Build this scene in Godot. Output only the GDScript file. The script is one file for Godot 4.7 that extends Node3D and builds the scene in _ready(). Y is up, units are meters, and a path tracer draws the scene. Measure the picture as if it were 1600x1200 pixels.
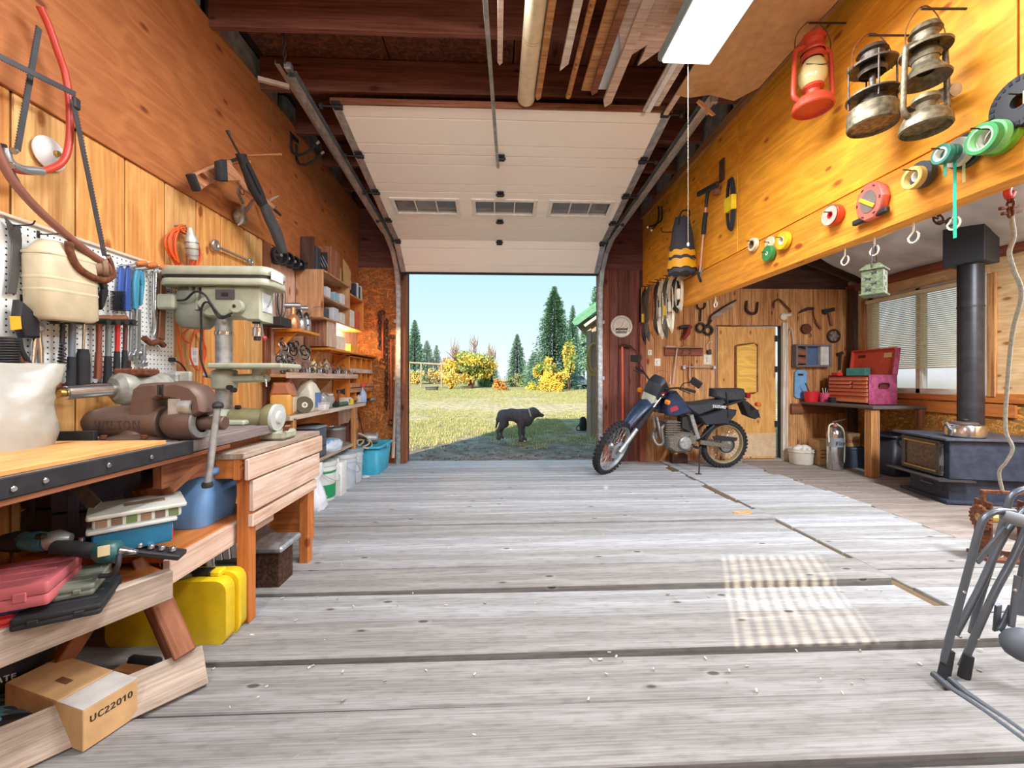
extends Node3D
# A workshop barn seen from inside,looking out through its half-raised garage door.
const F := 650.0
const EYE := Vector3(0,1.19,0)
const YAW := 0.03844
const XL := -1.95
const XR := 2.1
const XO := 5.2
const ZE := -5.94
var R := RandomNumberGenerator.new()
var M := {}
var T := {}
var used := {}
# A mesh builder: shapes are given in world coordinates (or in k's frame) and kept in the owner's.
class G:
	var st := SurfaceTool.new()
	var X := Transform3D()
	var k := Transform3D()
	var sg := 1
	var uo := Vector2()
	var col := false
	func _init(t: Node3D = null,frame := Transform3D()):
		st.begin(Mesh.PRIMITIVE_TRIANGLES)
		k = frame
		if t: X = t.transform.affine_inverse()
	func at(frame: Transform3D) -> G:
		k = frame
		return self
	func tint(c: Color) -> G:
		st.set_color(c)
		return self
	func v(p: Vector3,uv := Vector2()) -> void:
		st.set_uv(uv + uo)
		st.add_vertex(X*(k*p))
	func tri(a: Vector3,b: Vector3,c: Vector3,ua := Vector2(),ub := Vector2(),uc := Vector2()) -> void:
		v(a,ua); v(c,uc); v(b,ub)
	func quad(a: Vector3,b: Vector3,c: Vector3,d: Vector3,ua := Vector2(),ub := Vector2(),uc := Vector2(),ud := Vector2()) -> void:
		tri(a,b,c,ua,ub,uc); tri(a,c,d,ua,uc,ud)
	func flat() -> void:
		st.set_smooth_group(-1)
	func soft() -> void:
		sg += 1
		st.set_smooth_group(sg)
	func box(c: Vector3,s: Vector3,bev := 0.003,b := Basis()) -> G:
		flat()
		var h := s*0.5
		bev = minf(bev,minf(h.x,minf(h.y,h.z))*0.6)
		var la := s.max_axis_index()
		var f := func(p: Vector3,n: int) -> Vector2:
			var o := 3 - n - la if n != la else (la + 1) % 3
			var m := la if n != la else (la + 2) % 3
			return Vector2(p[m],p[o])
		var old := k
		k = k*Transform3D(b,c)
		for a in 3:
			var q := (a + 1) % 3
			var r := (a + 2) % 3
			for sa in [-1.0,1.0]:
				var pts: Array[Vector3] = []
				for w in [[-1.0,-1.0],[1.0,-1.0],[1.0,1.0],[-1.0,1.0]]:
					var p := Vector3()
					p[a] = sa*h[a]; p[q] = w[0]*(h[q] - bev); p[r] = w[1]*(h[r] - bev)
					pts.append(p)
				if sa < 0: pts.reverse()
				quad(pts[0],pts[1],pts[2],pts[3],f.call(pts[0],a),f.call(pts[1],a),f.call(pts[2],a),f.call(pts[3],a))
		if bev > 0.0:
			for a in 3:
				var q := (a + 1) % 3
				var r := (a + 2) % 3
				for sq in [-1.0,1.0]:
					for sr in [-1.0,1.0]:
						var e: Array[Vector3] = []
						for w in [[-1.0,0],[1.0,0],[1.0,1],[-1.0,1]]:
							var p := Vector3()
							p[a] = w[0]*(h[a] - bev)
							p[q] = sq*(h[q] - (bev if w[1] == 1 else 0.0))
							p[r] = sr*(h[r] - (0.0 if w[1] == 1 else bev))
							e.append(p)
						if sq*sr > 0: e.reverse()
						quad(e[0],e[1],e[2],e[3],f.call(e[0],q),f.call(e[1],q),f.call(e[2],q),f.call(e[3],q))
			for sx in [-1.0,1.0]:
				for sy in [-1.0,1.0]:
					for sz in [-1.0,1.0]:
						var p0 := Vector3(sx*h.x,sy*(h.y - bev),sz*(h.z - bev))
						var p1 := Vector3(sx*(h.x - bev),sy*h.y,sz*(h.z - bev))
						var p2 := Vector3(sx*(h.x - bev),sy*(h.y - bev),sz*h.z)
						if sx*sy*sz > 0: tri(p0,p1,p2)
						else: tri(p0,p2,p1)
		k = old
		return self
	func bar(a: Vector3,b: Vector3,w: float,h: float,up := Vector3.UP,bev := 0.002) -> G:
		var d := (b - a).normalized()
		if absf(d.dot(up)) > 0.98: up = Vector3.RIGHT if absf(d.x) < 0.9 else Vector3.UP
		var s := d.cross(up).normalized()
		return box((a + b)*0.5,Vector3(a.distance_to(b),h,w),bev,Basis(d,s.cross(d).normalized(),s))
	func bars(pts: Array,w: float,h: float,up := Vector3.UP) -> G:
		for i in pts.size() - 1: bar(pts[i],pts[i + 1],w,h,up,0.0)
		return self
	func ring(p: Vector3,n: Vector3,b: Vector3,r: float,cnt: int) -> Array[Vector3]:
		var o: Array[Vector3] = []
		for i in cnt + 1:
			var a := TAU*i/cnt
			o.append(p + (n*cos(a) + b*sin(a))*r)
		return o
	func tube(pts: Array,r,n := 8,closed := false) -> G:
		var cnt := pts.size()
		var t: Vector3 = ((pts[1] as Vector3) - pts[0]).normalized()
		var nrm := t.cross(Vector3.UP if absf(t.y) < 0.9 else Vector3.RIGHT).normalized()
		var rings := []
		var len := 0.0
		var lens := []
		for i in cnt:
			var p: Vector3 = pts[i]
			var nx: Vector3 = pts[(i + 1) % cnt] if closed or i < cnt - 1 else pts[i]
			var pv: Vector3 = pts[(i - 1 + cnt) % cnt] if closed or i > 0 else pts[i]
			t = (nx - pv).normalized()
			nrm = (nrm - t*nrm.dot(t)).normalized()
			if i > 0: len += p.distance_to(pts[i - 1])
			lens.append(len)
			rings.append(ring(p,nrm,t.cross(nrm),G.pick(r,float(i)/maxi(1,cnt - 1)) if r is Array else r,n))
		soft()
		for i in (cnt if closed else cnt - 1):
			var A: Array = rings[i]
			var B: Array = rings[(i + 1) % cnt]
			for j in n:
				quad(A[j],A[j + 1],B[j + 1],B[j],Vector2(lens[i],j*0.02),Vector2(lens[i],j*0.02 + 0.02),Vector2(lens[(i + 1) % cnt],j*0.02 + 0.02),Vector2(lens[(i + 1) % cnt],j*0.02))
		if not closed:
			flat()
			for j in n:
				tri(pts[0],rings[0][j + 1],rings[0][j])
				tri(pts[cnt - 1],rings[cnt - 1][j],rings[cnt - 1][j + 1])
		return self
	static func pick(r: Array,u: float) -> float:
		var f := u*(r.size() - 1)
		var i := mini(int(f),r.size() - 2)
		return lerpf(r[i],r[i + 1],f - i)
	func rod(a: Vector3,b: Vector3,r: float,n := 8,r2 := -1.0) -> G:
		return tube([a,b],[r,r2 if r2 >= 0.0 else r],n)
	func hose(pts: Array,r,n := 8,steps := 6,closed := false) -> G:
		return tube(G.curve(pts,steps,closed),r,n,closed)
	static func curve(pts: Array,steps := 6,closed := false) -> Array:
		var o := []
		var c := pts.size()
		for i in (c if closed else c - 1):
			var p1: Vector3 = pts[i]
			var p2: Vector3 = pts[(i + 1) % c]
			var p0: Vector3 = pts[(i - 1 + c) % c] if closed or i > 0 else p1*2.0 - p2
			var p3: Vector3 = pts[(i + 2) % c] if closed or i < c - 2 else p2*2.0 - p1
			for s in steps: o.append(p1.cubic_interpolate(p2,p0,p3,float(s)/steps))
		if not closed: o.append(pts[c - 1])
		return o
	func lathe(prof: Array,n := 20,fr := Transform3D()) -> G:
		var old := k
		k = k*fr
		soft()
		for i in prof.size() - 1:
			var a: Vector2 = prof[i]
			var b: Vector2 = prof[i + 1]
			if i > 0:
				var e := a - (prof[i - 1] as Vector2)
				if absf(e.angle_to(b - a)) > 0.6: soft()
			for j in n:
				var t0 := TAU*j/n
				var t1 := TAU*(j + 1)/n
				var c0 := Vector3(cos(t0),0,-sin(t0))
				var c1 := Vector3(cos(t1),0,-sin(t1))
				var u0 := Vector2(float(j)/n,a.y)
				var u1 := Vector2(float(j + 1)/n,a.y)
				var w0 := Vector2(float(j)/n,b.y)
				var w1 := Vector2(float(j + 1)/n,b.y)
				var A0 := c0*a.x + Vector3.UP*a.y
				var A1 := c1*a.x + Vector3.UP*a.y
				var B0 := c0*b.x + Vector3.UP*b.y
				var B1 := c1*b.x + Vector3.UP*b.y
				if a.x > 1e-5: tri(A0,A1,B1,u0,u1,w1)
				if b.x > 1e-5: tri(A0,B1,B0,u0,w1,w0)
		k = old
		return self
	func cyl(a: Vector3,b: Vector3,r: float,n := 16,bev := 0.002,r2 := -1.0) -> G:
		var l := a.distance_to(b)
		if r2 < 0: r2 = r
		return lathe([Vector2(0,0),Vector2(r - bev,0),Vector2(r,bev),Vector2(r2,l - bev),Vector2(r2 - bev,l),Vector2(0,l)],n,G.along(a,b))
	static func along(a: Vector3,b: Vector3) -> Transform3D:
		var y := (b - a).normalized()
		var x := y.cross(Vector3.UP if absf(y.y) < 0.95 else Vector3.RIGHT).normalized()
		return Transform3D(Basis(x,y,x.cross(y)),a)
	func ball(c: Vector3,r: Vector3,n := 12,b := Basis()) -> G:
		var p := []
		for i in n/2 + 1:
			var a := -PI/2 + PI*i/(n/2)
			p.append(Vector2(maxf(cos(a),0.0),sin(a)))
		return lathe(p,n,Transform3D(b*Basis.from_scale(r),c))
	func prism(poly: Array,z0: float,z1: float,bev := 0.0) -> G:
		var p := PackedVector2Array(poly)
		if Geometry2D.is_polygon_clockwise(p): p.reverse()
		var inn := p
		if bev > 0.0:
			inn = PackedVector2Array()
			var n := p.size()
			for i in n:
				var e0 := (p[i] - p[(i - 1 + n) % n]).normalized()
				var e1 := (p[(i + 1) % n] - p[i]).normalized()
				var m := (Vector2(-e0.y,e0.x) + Vector2(-e1.y,e1.x))
				inn.append(p[i] + m.normalized()*bev/maxf(0.5,m.length()*0.5))
		var ids := Geometry2D.triangulate_polygon(inn)
		flat()
		for i in range(0,ids.size(),3):
			var a := inn[ids[i]]
			var b := inn[ids[i + 1]]
			var c := inn[ids[i + 2]]
			if (b - a).cross(c - a) < 0:
				var t := b
				b = c; c = t
			tri(Vector3(a.x,a.y,z1),Vector3(b.x,b.y,z1),Vector3(c.x,c.y,z1),a,b,c)
			tri(Vector3(a.x,a.y,z0),Vector3(c.x,c.y,z0),Vector3(b.x,b.y,z0),a,c,b)
		var len := 0.0
		soft()
		var n := p.size()
		for i in n:
			var j := (i + 1) % n
			var e0 := p[i] - p[(i - 1 + n) % n]
			if absf(e0.angle_to(p[j] - p[i])) > 0.6: soft()
			var l2 := len + p[i].distance_to(p[j])
			var zz := [z0 + bev,z1 - bev]
			quad(Vector3(p[i].x,p[i].y,zz[0]),Vector3(p[j].x,p[j].y,zz[0]),Vector3(p[j].x,p[j].y,zz[1]),Vector3(p[i].x,p[i].y,zz[1]),Vector2(len,z0),Vector2(l2,z0),Vector2(l2,z1),Vector2(len,z1))
			if bev > 0.0:
				quad(Vector3(p[i].x,p[i].y,zz[1]),Vector3(p[j].x,p[j].y,zz[1]),Vector3(inn[j].x,inn[j].y,z1),Vector3(inn[i].x,inn[i].y,z1))
				quad(Vector3(inn[i].x,inn[i].y,z0),Vector3(inn[j].x,inn[j].y,z0),Vector3(p[j].x,p[j].y,zz[0]),Vector3(p[i].x,p[i].y,zz[0]))
			len = l2
		return self
	func skin(rings: Array,cap := true) -> G:
		soft()
		for i in rings.size() - 1:
			var A: Array = rings[i]
			var B: Array = rings[i + 1]
			var n := A.size()
			for j in n:
				quad(A[j],A[(j + 1) % n],B[(j + 1) % n],B[j],Vector2(j,i)*0.05,Vector2(j + 1,i)*0.05,Vector2(j + 1,i + 1)*0.05,Vector2(j,i + 1)*0.05)
		if cap:
			for e in [0,rings.size() - 1]:
				var A: Array = rings[e]
				var m := Vector3()
				for p in A: m += p
				m /= A.size()
				flat()
				for j in A.size():
					if e == 0: tri(m,A[(j + 1) % A.size()],A[j])
					else: tri(m,A[j],A[(j + 1) % A.size()])
		return self
	static func rrect(w: float,d: float,r: float,y: float,n := 4,o := Vector2()) -> Array:
		var out := []
		for c in 4:
			var cx := (w/2 - r)*(1 if c == 0 or c == 3 else -1)
			var cz := (d/2 - r)*(1 if c < 2 else -1)
			for i in n + 1:
				var a: float = PI/2*(c + float(i)/n)
				out.append(Vector3(cx + cos(a)*r + o.x,y,-(cz + sin(a)*r) + o.y))
		return out
	func mesh() -> ArrayMesh:
		st.generate_normals()
		return st.commit()
	func put(called: String,m: Material,parent: Node,label := "") -> MeshInstance3D:
		var o := MeshInstance3D.new()
		o.name = called
		o.mesh = mesh()
		o.material_override = m
		parent.add_child(o,true)
		if label: o.set_meta("label",label)
		return o
func ray(px: float,py: float) -> Vector3:
	var l := (px - 800.0)/F
	return Vector3(sin(YAW) + cos(YAW)*l,(592.0 - py)/F,-cos(YAW) + sin(YAW)*l)
func at(px: float,py: float,d: float) -> Vector3: return EYE + ray(px,py)*d
func onx(px: float,py: float,x: float) -> Vector3:
	var r := ray(px,py)
	return EYE + r*(x/r.x)
func ony(px: float,py: float,y: float) -> Vector3:
	var r := ray(px,py)
	return EYE + r*((y - EYE.y)/r.y)
func onz(px: float,py: float,z: float) -> Vector3:
	var r := ray(px,py)
	return EYE + r*(z/r.z)
func tf(o: Vector3,turn := 0.0,tilt := 0.0,roll := 0.0) -> Transform3D:
	return Transform3D(Basis.from_euler(Vector3(tilt,turn,roll)),o)
func numbered(n: String) -> String:
	used[n] = used.get(n,0) + 1
	return n if used[n] == 1 else "%s_%03d" % [n,used[n] - 1]
func thing(called: String,label: String,cat: String,at_: Vector3,turn := 0.0,group := "") -> Node3D:
	var o := Node3D.new()
	o.name = numbered(called)
	add_child(o,true)
	o.position = at_
	o.rotation.y = turn
	return tag(o,label,cat,group)
func tag(o: Node3D,label: String,cat: String,group := "") -> Node3D:
	o.set_meta("label",label)
	o.set_meta("category",cat)
	if group: o.set_meta("group",group)
	return o
# a thing that is one mesh,its origin at base
func one(called: String,g: G,m: Material,label: String,cat: String,group := "") -> MeshInstance3D:
	var o := g.put(numbered(called),m,self)
	tag(o,label,cat,group)
	return o
func base(at_: Vector3) -> G:
	var g := G.new()
	g.X = Transform3D(Basis(),-at_)
	return g
func one_at(called: String,at_: Vector3,g: G,m: Material,label: String,cat: String,group := "") -> MeshInstance3D:
	var o := one(called,g,m,label,cat,group)
	o.position = at_
	return o
func room(called: String) -> Node3D:
	var o := Node3D.new()
	o.name = called
	add_child(o,true)
	o.set_meta("kind","structure")
	return o
func copy(o: Node3D,at_: Vector3,turn: float,label: String,group := "") -> Node3D:
	var c: Node3D = o.duplicate()
	c.name = numbered(String(o.name).rstrip("0123456789").rstrip("_"))
	add_child(c,true)
	c.position = at_
	c.rotation.y = turn
	c.set_meta("label",label)
	if group: c.set_meta("group",group)
	return c
func words(s: String,size: float,m: Material,parent: Node3D,place: Transform3D,depth := 0.002,called := "lettering",width := 0.0) -> void:
	var t := TextMesh.new()
	var f := SystemFont.new()
	f.font_names = PackedStringArray(["Droid Sans"])
	f.font_weight = 700
	t.font = f
	t.text = s
	t.font_size = 32
	t.pixel_size = size/24.0
	t.depth = depth
	t.curve_step = 2.0
	var o := MeshInstance3D.new()
	o.name = called
	o.mesh = t
	o.material_override = m
	parent.add_child(o,true)
	o.transform = parent.transform.affine_inverse()*place
# ---------------------------------------------------------------- textures
func noise(sd: int,freq: float,oct := 4,type := FastNoiseLite.TYPE_SIMPLEX_SMOOTH) -> FastNoiseLite:
	var n := FastNoiseLite.new()
	n.seed = sd
	n.frequency = freq
	n.noise_type = type
	n.fractal_octaves = oct
	return n
func field(sd: int,freq: float,w: int,h: int,ow: int,oh: int,oct := 4) -> PackedByteArray:
	var im := noise(sd,freq,oct).get_seamless_image(w,h)
	im.convert(Image.FORMAT_L8)
	if w != ow or h != oh: im.resize(ow,oh,Image.INTERPOLATE_CUBIC)
	return im.get_data()
func tex(w: int,h: int,d: PackedByteArray) -> ImageTexture:
	return ImageTexture.create_from_image(Image.create_from_data(w,h,false,Image.FORMAT_RGB8,d))
# grain along u; dark is what the darkest streak keeps of each colour
func wood(sd: int,dark: Color,rings: float,streak: float,knots: int,stain: float,cells := 32,fq := 0.07) -> ImageTexture:
	var w := 1024
	var h := 256
	var a := field(sd,fq,cells,h,w,h,5)
	var b := field(sd + 1,0.012,128,128,w,h,3)
	var c := field(sd + 2,0.06,256,h,w,h,4)
	var rg := RandomNumberGenerator.new()
	rg.seed = sd
	var ks := []
	for i in knots: ks.append(Vector3(rg.randf()*w,rg.randf()*h,rg.randf_range(5,11)))
	var out := PackedByteArray()
	out.resize(w*h*3)
	var i := 0
	for y in h:
		for x in w:
			var q := y*w + x
			var ph := b[q]/255.0*rings + y*TAU*3.0/h
			var kd := 0.0
			for kn: Vector3 in ks:
				var dx := absf(x - kn.x)
				if dx > w*0.5: dx = w - dx
				if dx > 90: continue
				var dy := absf(y - kn.y)
				if dy > h*0.5: dy = h - dy
				if dy > 45: continue
				var e := sqrt(dx*dx*0.22 + dy*dy)/kn.z
				ph += 5.0/(0.4 + e*e)
				if e < 1.3: kd = maxf(kd,clampf(1.9 - e*1.5,0.0,1.0))
			var s := 0.5 + 0.5*sin(ph)
			var t := (1.0 - s*s)*0.16 + maxf(0.0,0.75 - a[q]/255.0)*streak + maxf(0.0,0.5 - c[q]/255.0)*stain
			t = clampf(t + kd*0.7,0.0,1.0)
			out[i] = int(255.0*lerpf(1.0,dark.r,t))
			out[i + 1] = int(255.0*lerpf(1.0,dark.g,t))
			out[i + 2] = int(255.0*lerpf(1.0,dark.b,t))
			i += 3
	return tex(w,h,out)
# blotches between two colours,to be laid on by triplanar mapping
func blotch(sd: int,a: Color,b: Color,freq: float,oct := 5,pow_ := 1.0,size := 256) -> ImageTexture:
	var f := field(sd,freq,size,size,size,size,oct)
	var out := PackedByteArray()
	out.resize(size*size*3)
	for i in size*size:
		var t := pow(f[i]/255.0,pow_)
		out[i*3] = int(255.0*lerpf(a.r,b.r,t))
		out[i*3 + 1] = int(255.0*lerpf(a.g,b.g,t))
		out[i*3 + 2] = int(255.0*lerpf(a.b,b.b,t))
	return tex(size,size,out)
func osb_tex() -> ImageTexture:
	var n := 512
	var out := PackedByteArray()
	out.resize(n*n*3)
	out.fill(150)
	var rg := RandomNumberGenerator.new()
	rg.seed = 9
	for i in 2600:
		var cx := rg.randf()*n
		var cy := rg.randf()*n
		var a := rg.randf_range(-0.6,0.6) + (PI/2 if rg.randf() < 0.35 else 0.0)
		var l := rg.randf_range(14,46)
		var wd := rg.randf_range(4,12)
		var lum := rg.randf_range(0.62,1.0)
		var hue := rg.randf_range(0.82,1.0)
		for u in int(l):
			for q in int(wd):
				var x := posmod(int(cx + cos(a)*(u - l/2) - sin(a)*q),n)
				var y := posmod(int(cy + sin(a)*(u - l/2) + cos(a)*q),n)
				var e := (y*n + x)*3
				var g := lum*(0.9 + 0.1*sin(q*2.1 + i))
				if q == 0: g *= 0.7
				out[e] = int(255*g)
				out[e + 1] = int(255*g*hue)
				out[e + 2] = int(235*g*hue*hue)
	return tex(n,n,out)
func peg_tex() -> ImageTexture:
	var n := 64
	var out := PackedByteArray()
	out.resize(n*n*3)
	for y in n:
		for x in n:
			var d := Vector2(x - 32,y - 32).length()
			var l := 255 if d > 9.5 else (60 if d > 7.5 else 25)
			for c in 3: out[(y*n + x)*3 + c] = l
	return tex(n,n,out)
func mat(called: String,c: Color,rough := 0.7,metal := 0.0,t: Texture2D = null,sc := Vector3.ZERO) -> StandardMaterial3D:
	if M.has(called): return M[called]
	var m := StandardMaterial3D.new()
	m.resource_name = called
	m.albedo_color = c
	m.roughness = rough
	m.metallic = metal
	if t:
		m.albedo_texture = t
		if sc != Vector3.ZERO:
			m.uv1_triplanar = true
			m.uv1_scale = sc
		else:
			m.uv1_scale = Vector3(0.55,2.2,1)
	M[called] = m
	return m
func c8(r: int,g: int,b: int,a := 255) -> Color: return Color8(r,g,b,a)
func plain(c: Color,rough := 0.6,metal := 0.0) -> StandardMaterial3D:
	return mat("paint_%s_%d_%d" % [c.to_html(),int(rough*100),int(metal*100)],c,rough,metal,T.dirt,Vector3(1.7,1.7,1.7))
func _ready() -> void:
	R.seed = 11
	var cam := Camera3D.new()
	cam.name = "camera"
	cam.position = EYE
	cam.rotation.y = -YAW
	cam.set_frustum(0.05*1200.0/F,Vector2(0,-8.0/F*0.05),0.05,400.0)
	cam.keep_aspect = Camera3D.KEEP_HEIGHT
	add_child(cam)
	cam.current = true
	var we := WorldEnvironment.new()
	we.name = "surroundings"
	var env := Environment.new()
	var sky := Sky.new()
	var sm := ProceduralSkyMaterial.new()
	sm.sky_top_color = c8(150,212,246)
	sm.sky_horizon_color = c8(236,245,250)
	sm.sky_curve = 0.16
	sm.ground_bottom_color = c8(150,145,120)
	sm.ground_horizon_color = c8(215,220,215)
	sm.sky_energy_multiplier = 1.0
	sky.sky_material = sm
	env.background_mode = Environment.BG_SKY
	env.sky = sky
	env.tonemap_mode = Environment.TONE_MAPPER_LINEAR
	env.tonemap_exposure = 1.25
	env.sdfgi_enabled = true
	env.ssao_enabled = true
	env.ssil_enabled = true
	we.environment = env
	add_child(we)
	var sun := DirectionalLight3D.new()
	sun.name = "sun"
	var sd := Vector3(sin(0.454)*cos(0.471),-sin(0.471),-cos(0.454)*cos(0.471))
	sun.look_at_from_position(Vector3.ZERO,sd)
	sun.light_color = c8(255,240,214)
	sun.light_energy = 2.3
	sun.light_angular_distance = 0.25
	sun.shadow_enabled = true
	add_child(sun)
	textures()
	cabinet_light()
	for a in [[Vector3(1.16,3.13,-1.9),6.0],[Vector3(-0.1,3.47,-1.8),7.5],[Vector3(-0.9,3.2,0.9),5.0],[Vector3(1.0,3.2,0.9),5.0],[Vector3(3.95,2.6,-2.0),19.0],[Vector3(3.7,2.5,0.6),6.0]]:
		shop_light(a[0],a[1])
	setting()
	outdoors()
	overhead()
	left_wall()
	bench()
	far_bench()
	right_wall()
	lean_to()
	motorbike()
	dog()
func textures() -> void:
	T.dirt = blotch(3,Color(0.84,0.84,0.84),Color.WHITE,0.02,5,0.6)
	T.rust = blotch(5,Color(0.45,0.4,0.38),Color(1,1,1),0.03,5)
	T.mottle = blotch(7,Color(0.7,0.7,0.7),Color(1,1,1),0.012,6)
	T.pine = wood(21,Color(0.62,0.42,0.26),9.0,0.4,4,0.2)
	T.fir = wood(31,Color(0.5,0.34,0.24),5.0,0.6,3,0.3)
	T.ply = wood(41,Color(0.6,0.42,0.26),14.0,0.2,4,0.2)
	T.grey = wood(51,Color(0.45,0.42,0.39),4.0,0.45,2,0.35,16,0.22)
	T.osb = osb_tex()
	T.peg = peg_tex()
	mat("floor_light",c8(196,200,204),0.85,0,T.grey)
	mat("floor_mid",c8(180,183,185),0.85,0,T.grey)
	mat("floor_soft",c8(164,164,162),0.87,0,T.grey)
	mat("floor_near_dimmed",c8(150,147,142),0.9,0,T.grey)
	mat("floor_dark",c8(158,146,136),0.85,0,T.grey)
	mat("floor_edge",c8(120,96,66),0.9,0,T.grey)
	mat("plank_left_1",c8(232,172,96),0.7,0,T.pine)
	mat("plank_left_2",c8(220,158,84),0.7,0,T.pine)
	mat("plank_left_3",c8(226,180,112),0.7,0,T.pine)
	mat("ply_left",c8(186,116,62),0.7,0,T.ply)
	mat("ply_low",c8(234,202,182),0.75,0,T.ply)
	mat("ply_right_lit",c8(250,172,44),0.65,0,T.ply)  # same plywood as the left wall, with warm light put into its colour
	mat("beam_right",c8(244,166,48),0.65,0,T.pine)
	mat("red_plank_1",c8(136,82,66),0.75,0,T.fir)
	mat("red_plank_2",c8(122,72,60),0.75,0,T.fir)
	mat("red_plank_3",c8(160,94,66),0.75,0,T.fir)
	mat("back_plank_1",c8(226,170,108),0.75,0,T.fir)
	mat("back_plank_2",c8(212,152,92),0.75,0,T.fir)
	mat("back_plank_3",c8(234,182,122),0.75,0,T.fir)
	mat("joist",c8(134,82,62),0.8,0,T.fir)
	mat("dark_wood",c8(92,66,52),0.85,0,T.fir)
	mat("stud",c8(206,152,92),0.75,0,T.fir)
	mat("orange_wood",c8(206,128,60),0.7,0,T.pine)
	mat("pale_wood",c8(226,204,186),0.75,0,T.pine)
	mat("brown_wood",c8(150,96,62),0.75,0,T.fir)
	mat("old_wood",c8(186,168,148),0.85,0,T.grey)
	mat("white_wood",c8(232,226,212),0.6,0,T.pine)
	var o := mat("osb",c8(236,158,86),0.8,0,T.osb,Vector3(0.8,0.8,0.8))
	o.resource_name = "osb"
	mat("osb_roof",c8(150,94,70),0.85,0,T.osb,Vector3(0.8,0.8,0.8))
	mat("osb_gold",c8(246,186,96),0.8,0,T.osb,Vector3(0.8,0.8,0.8))
	mat("insulation",c8(190,186,176),0.95,0,T.mottle,Vector3(2,2,2))
	mat("tarp",c8(236,234,232),0.45,0,T.mottle,Vector3(0.6,0.6,0.6))
	mat("door_white",c8(250,243,226),0.55)
	mat("steel",c8(190,196,198),0.35,0.85,T.dirt,Vector3(3,3,3))
	mat("galv",c8(202,206,204),0.42,0.7,T.mottle,Vector3(4,4,4))
	mat("iron",c8(62,60,60),0.55,0.5,T.dirt,Vector3(4,4,4))
	mat("rusty",c8(150,92,58),0.85,0.2,T.rust,Vector3(5,5,5))
	mat("rusty_dark",c8(104,74,56),0.85,0.3,T.rust,Vector3(5,5,5))
	mat("chrome",c8(222,222,220),0.18,0.95,T.dirt,Vector3(3,3,3))
	mat("brass",c8(206,170,96),0.35,0.8,T.dirt,Vector3(3,3,3))
	mat("black",c8(36,36,38),0.6,0.0,T.dirt,Vector3(2,2,2))
	mat("rubber",c8(44,44,46),0.85,0.0,T.mottle,Vector3(4,4,4))
	mat("stove",c8(64,73,90),0.6,0.2,T.mottle,Vector3(3,3,3))
	mat("card",c8(206,164,112),0.85,0,T.dirt,Vector3(2,2,2))
	var gl := StandardMaterial3D.new()
	gl.transparency = BaseMaterial3D.TRANSPARENCY_ALPHA
	gl.albedo_color = Color(0.95,0.97,0.97,0.12)
	gl.roughness = 0.05
	M.glass = gl
	var jar := StandardMaterial3D.new()
	jar.transparency = BaseMaterial3D.TRANSPARENCY_ALPHA
	jar.albedo_color = Color(0.85,0.92,0.92,0.3)
	jar.roughness = 0.15
	M.jar = jar
	var lit := StandardMaterial3D.new()
	lit.albedo_color = Color.WHITE
	lit.emission_enabled = true
	lit.emission = c8(255,250,240)
	lit.emission_energy_multiplier = 1.6
	M.lit = lit
# a fluorescent strip fitting with its lamp just under the glowing lens
func shop_light(p: Vector3,e: float) -> void:  # only the corded fitting is seen; the others are added for brightness
	var t := thing("shop_light",("white fluorescent shop light with a pull cord, hung under the lumber rack" if p.z < -1.8 and p.x < 2 else "fluorescent shop light hung out of view, added to brighten the room"),"light",p,0,"" if p.z < -1.8 and p.x < 2 else "added shop lights out of view")
	G.new(t).box(p + Vector3(0,0.03,0),Vector3(0.34,0.06,1.24),0.012).put("housing",plain(c8(120,130,122)),t)
	G.new(t).box(p + Vector3(0,-0.005,0),Vector3(0.3,0.03,1.2),0.01).put("lamp_lens",M.lit,t)
	for s in [-0.5,0.5]:
		G.new(t).rod(p + Vector3(0,0.05,s),Vector3(p.x,3.57 if p.x < 2 else 2.98,p.z + s),0.004,6).put("hanger",M.steel,t)
	var l := AreaLight3D.new()
	l.name = "lamp"
	l.area_size = Vector2(0.3,1.2)
	l.light_energy = e
	l.light_color = c8(238,243,253)
	l.area_range = 20.0
	l.shadow_enabled = true
	t.add_child(l)
	l.position = Vector3(0,-0.025,0)
	l.rotation.x = -PI/2
	if p.z > 0: t.rotation.x = 0.75
# a small warm bulb under the open cabinet
func cabinet_light() -> void:
	var p := Vector3(XL + 0.1,1.73,-5.0)
	var t := thing("cabinet_lamp","small warm bulb under the open cabinet over the orange bracket shelf","lamp",p)
	G.new(t).ball(p,Vector3(0.022,0.026,0.022),12).put("bulb",M.lit,t)
	G.new(t).cyl(p + Vector3(0,0.02,0),p + Vector3(0,0.05,0),0.018,12).put("socket",M.white_wood,t)
	var l := OmniLight3D.new()
	l.name = "lamp"
	l.light_energy = 0.8
	l.light_color = c8(255,226,176)
	l.omni_range = 8.0
	l.omni_attenuation = 2.0
	l.light_size = 0.02
	l.shadow_enabled = true
	t.add_child(l)
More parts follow.
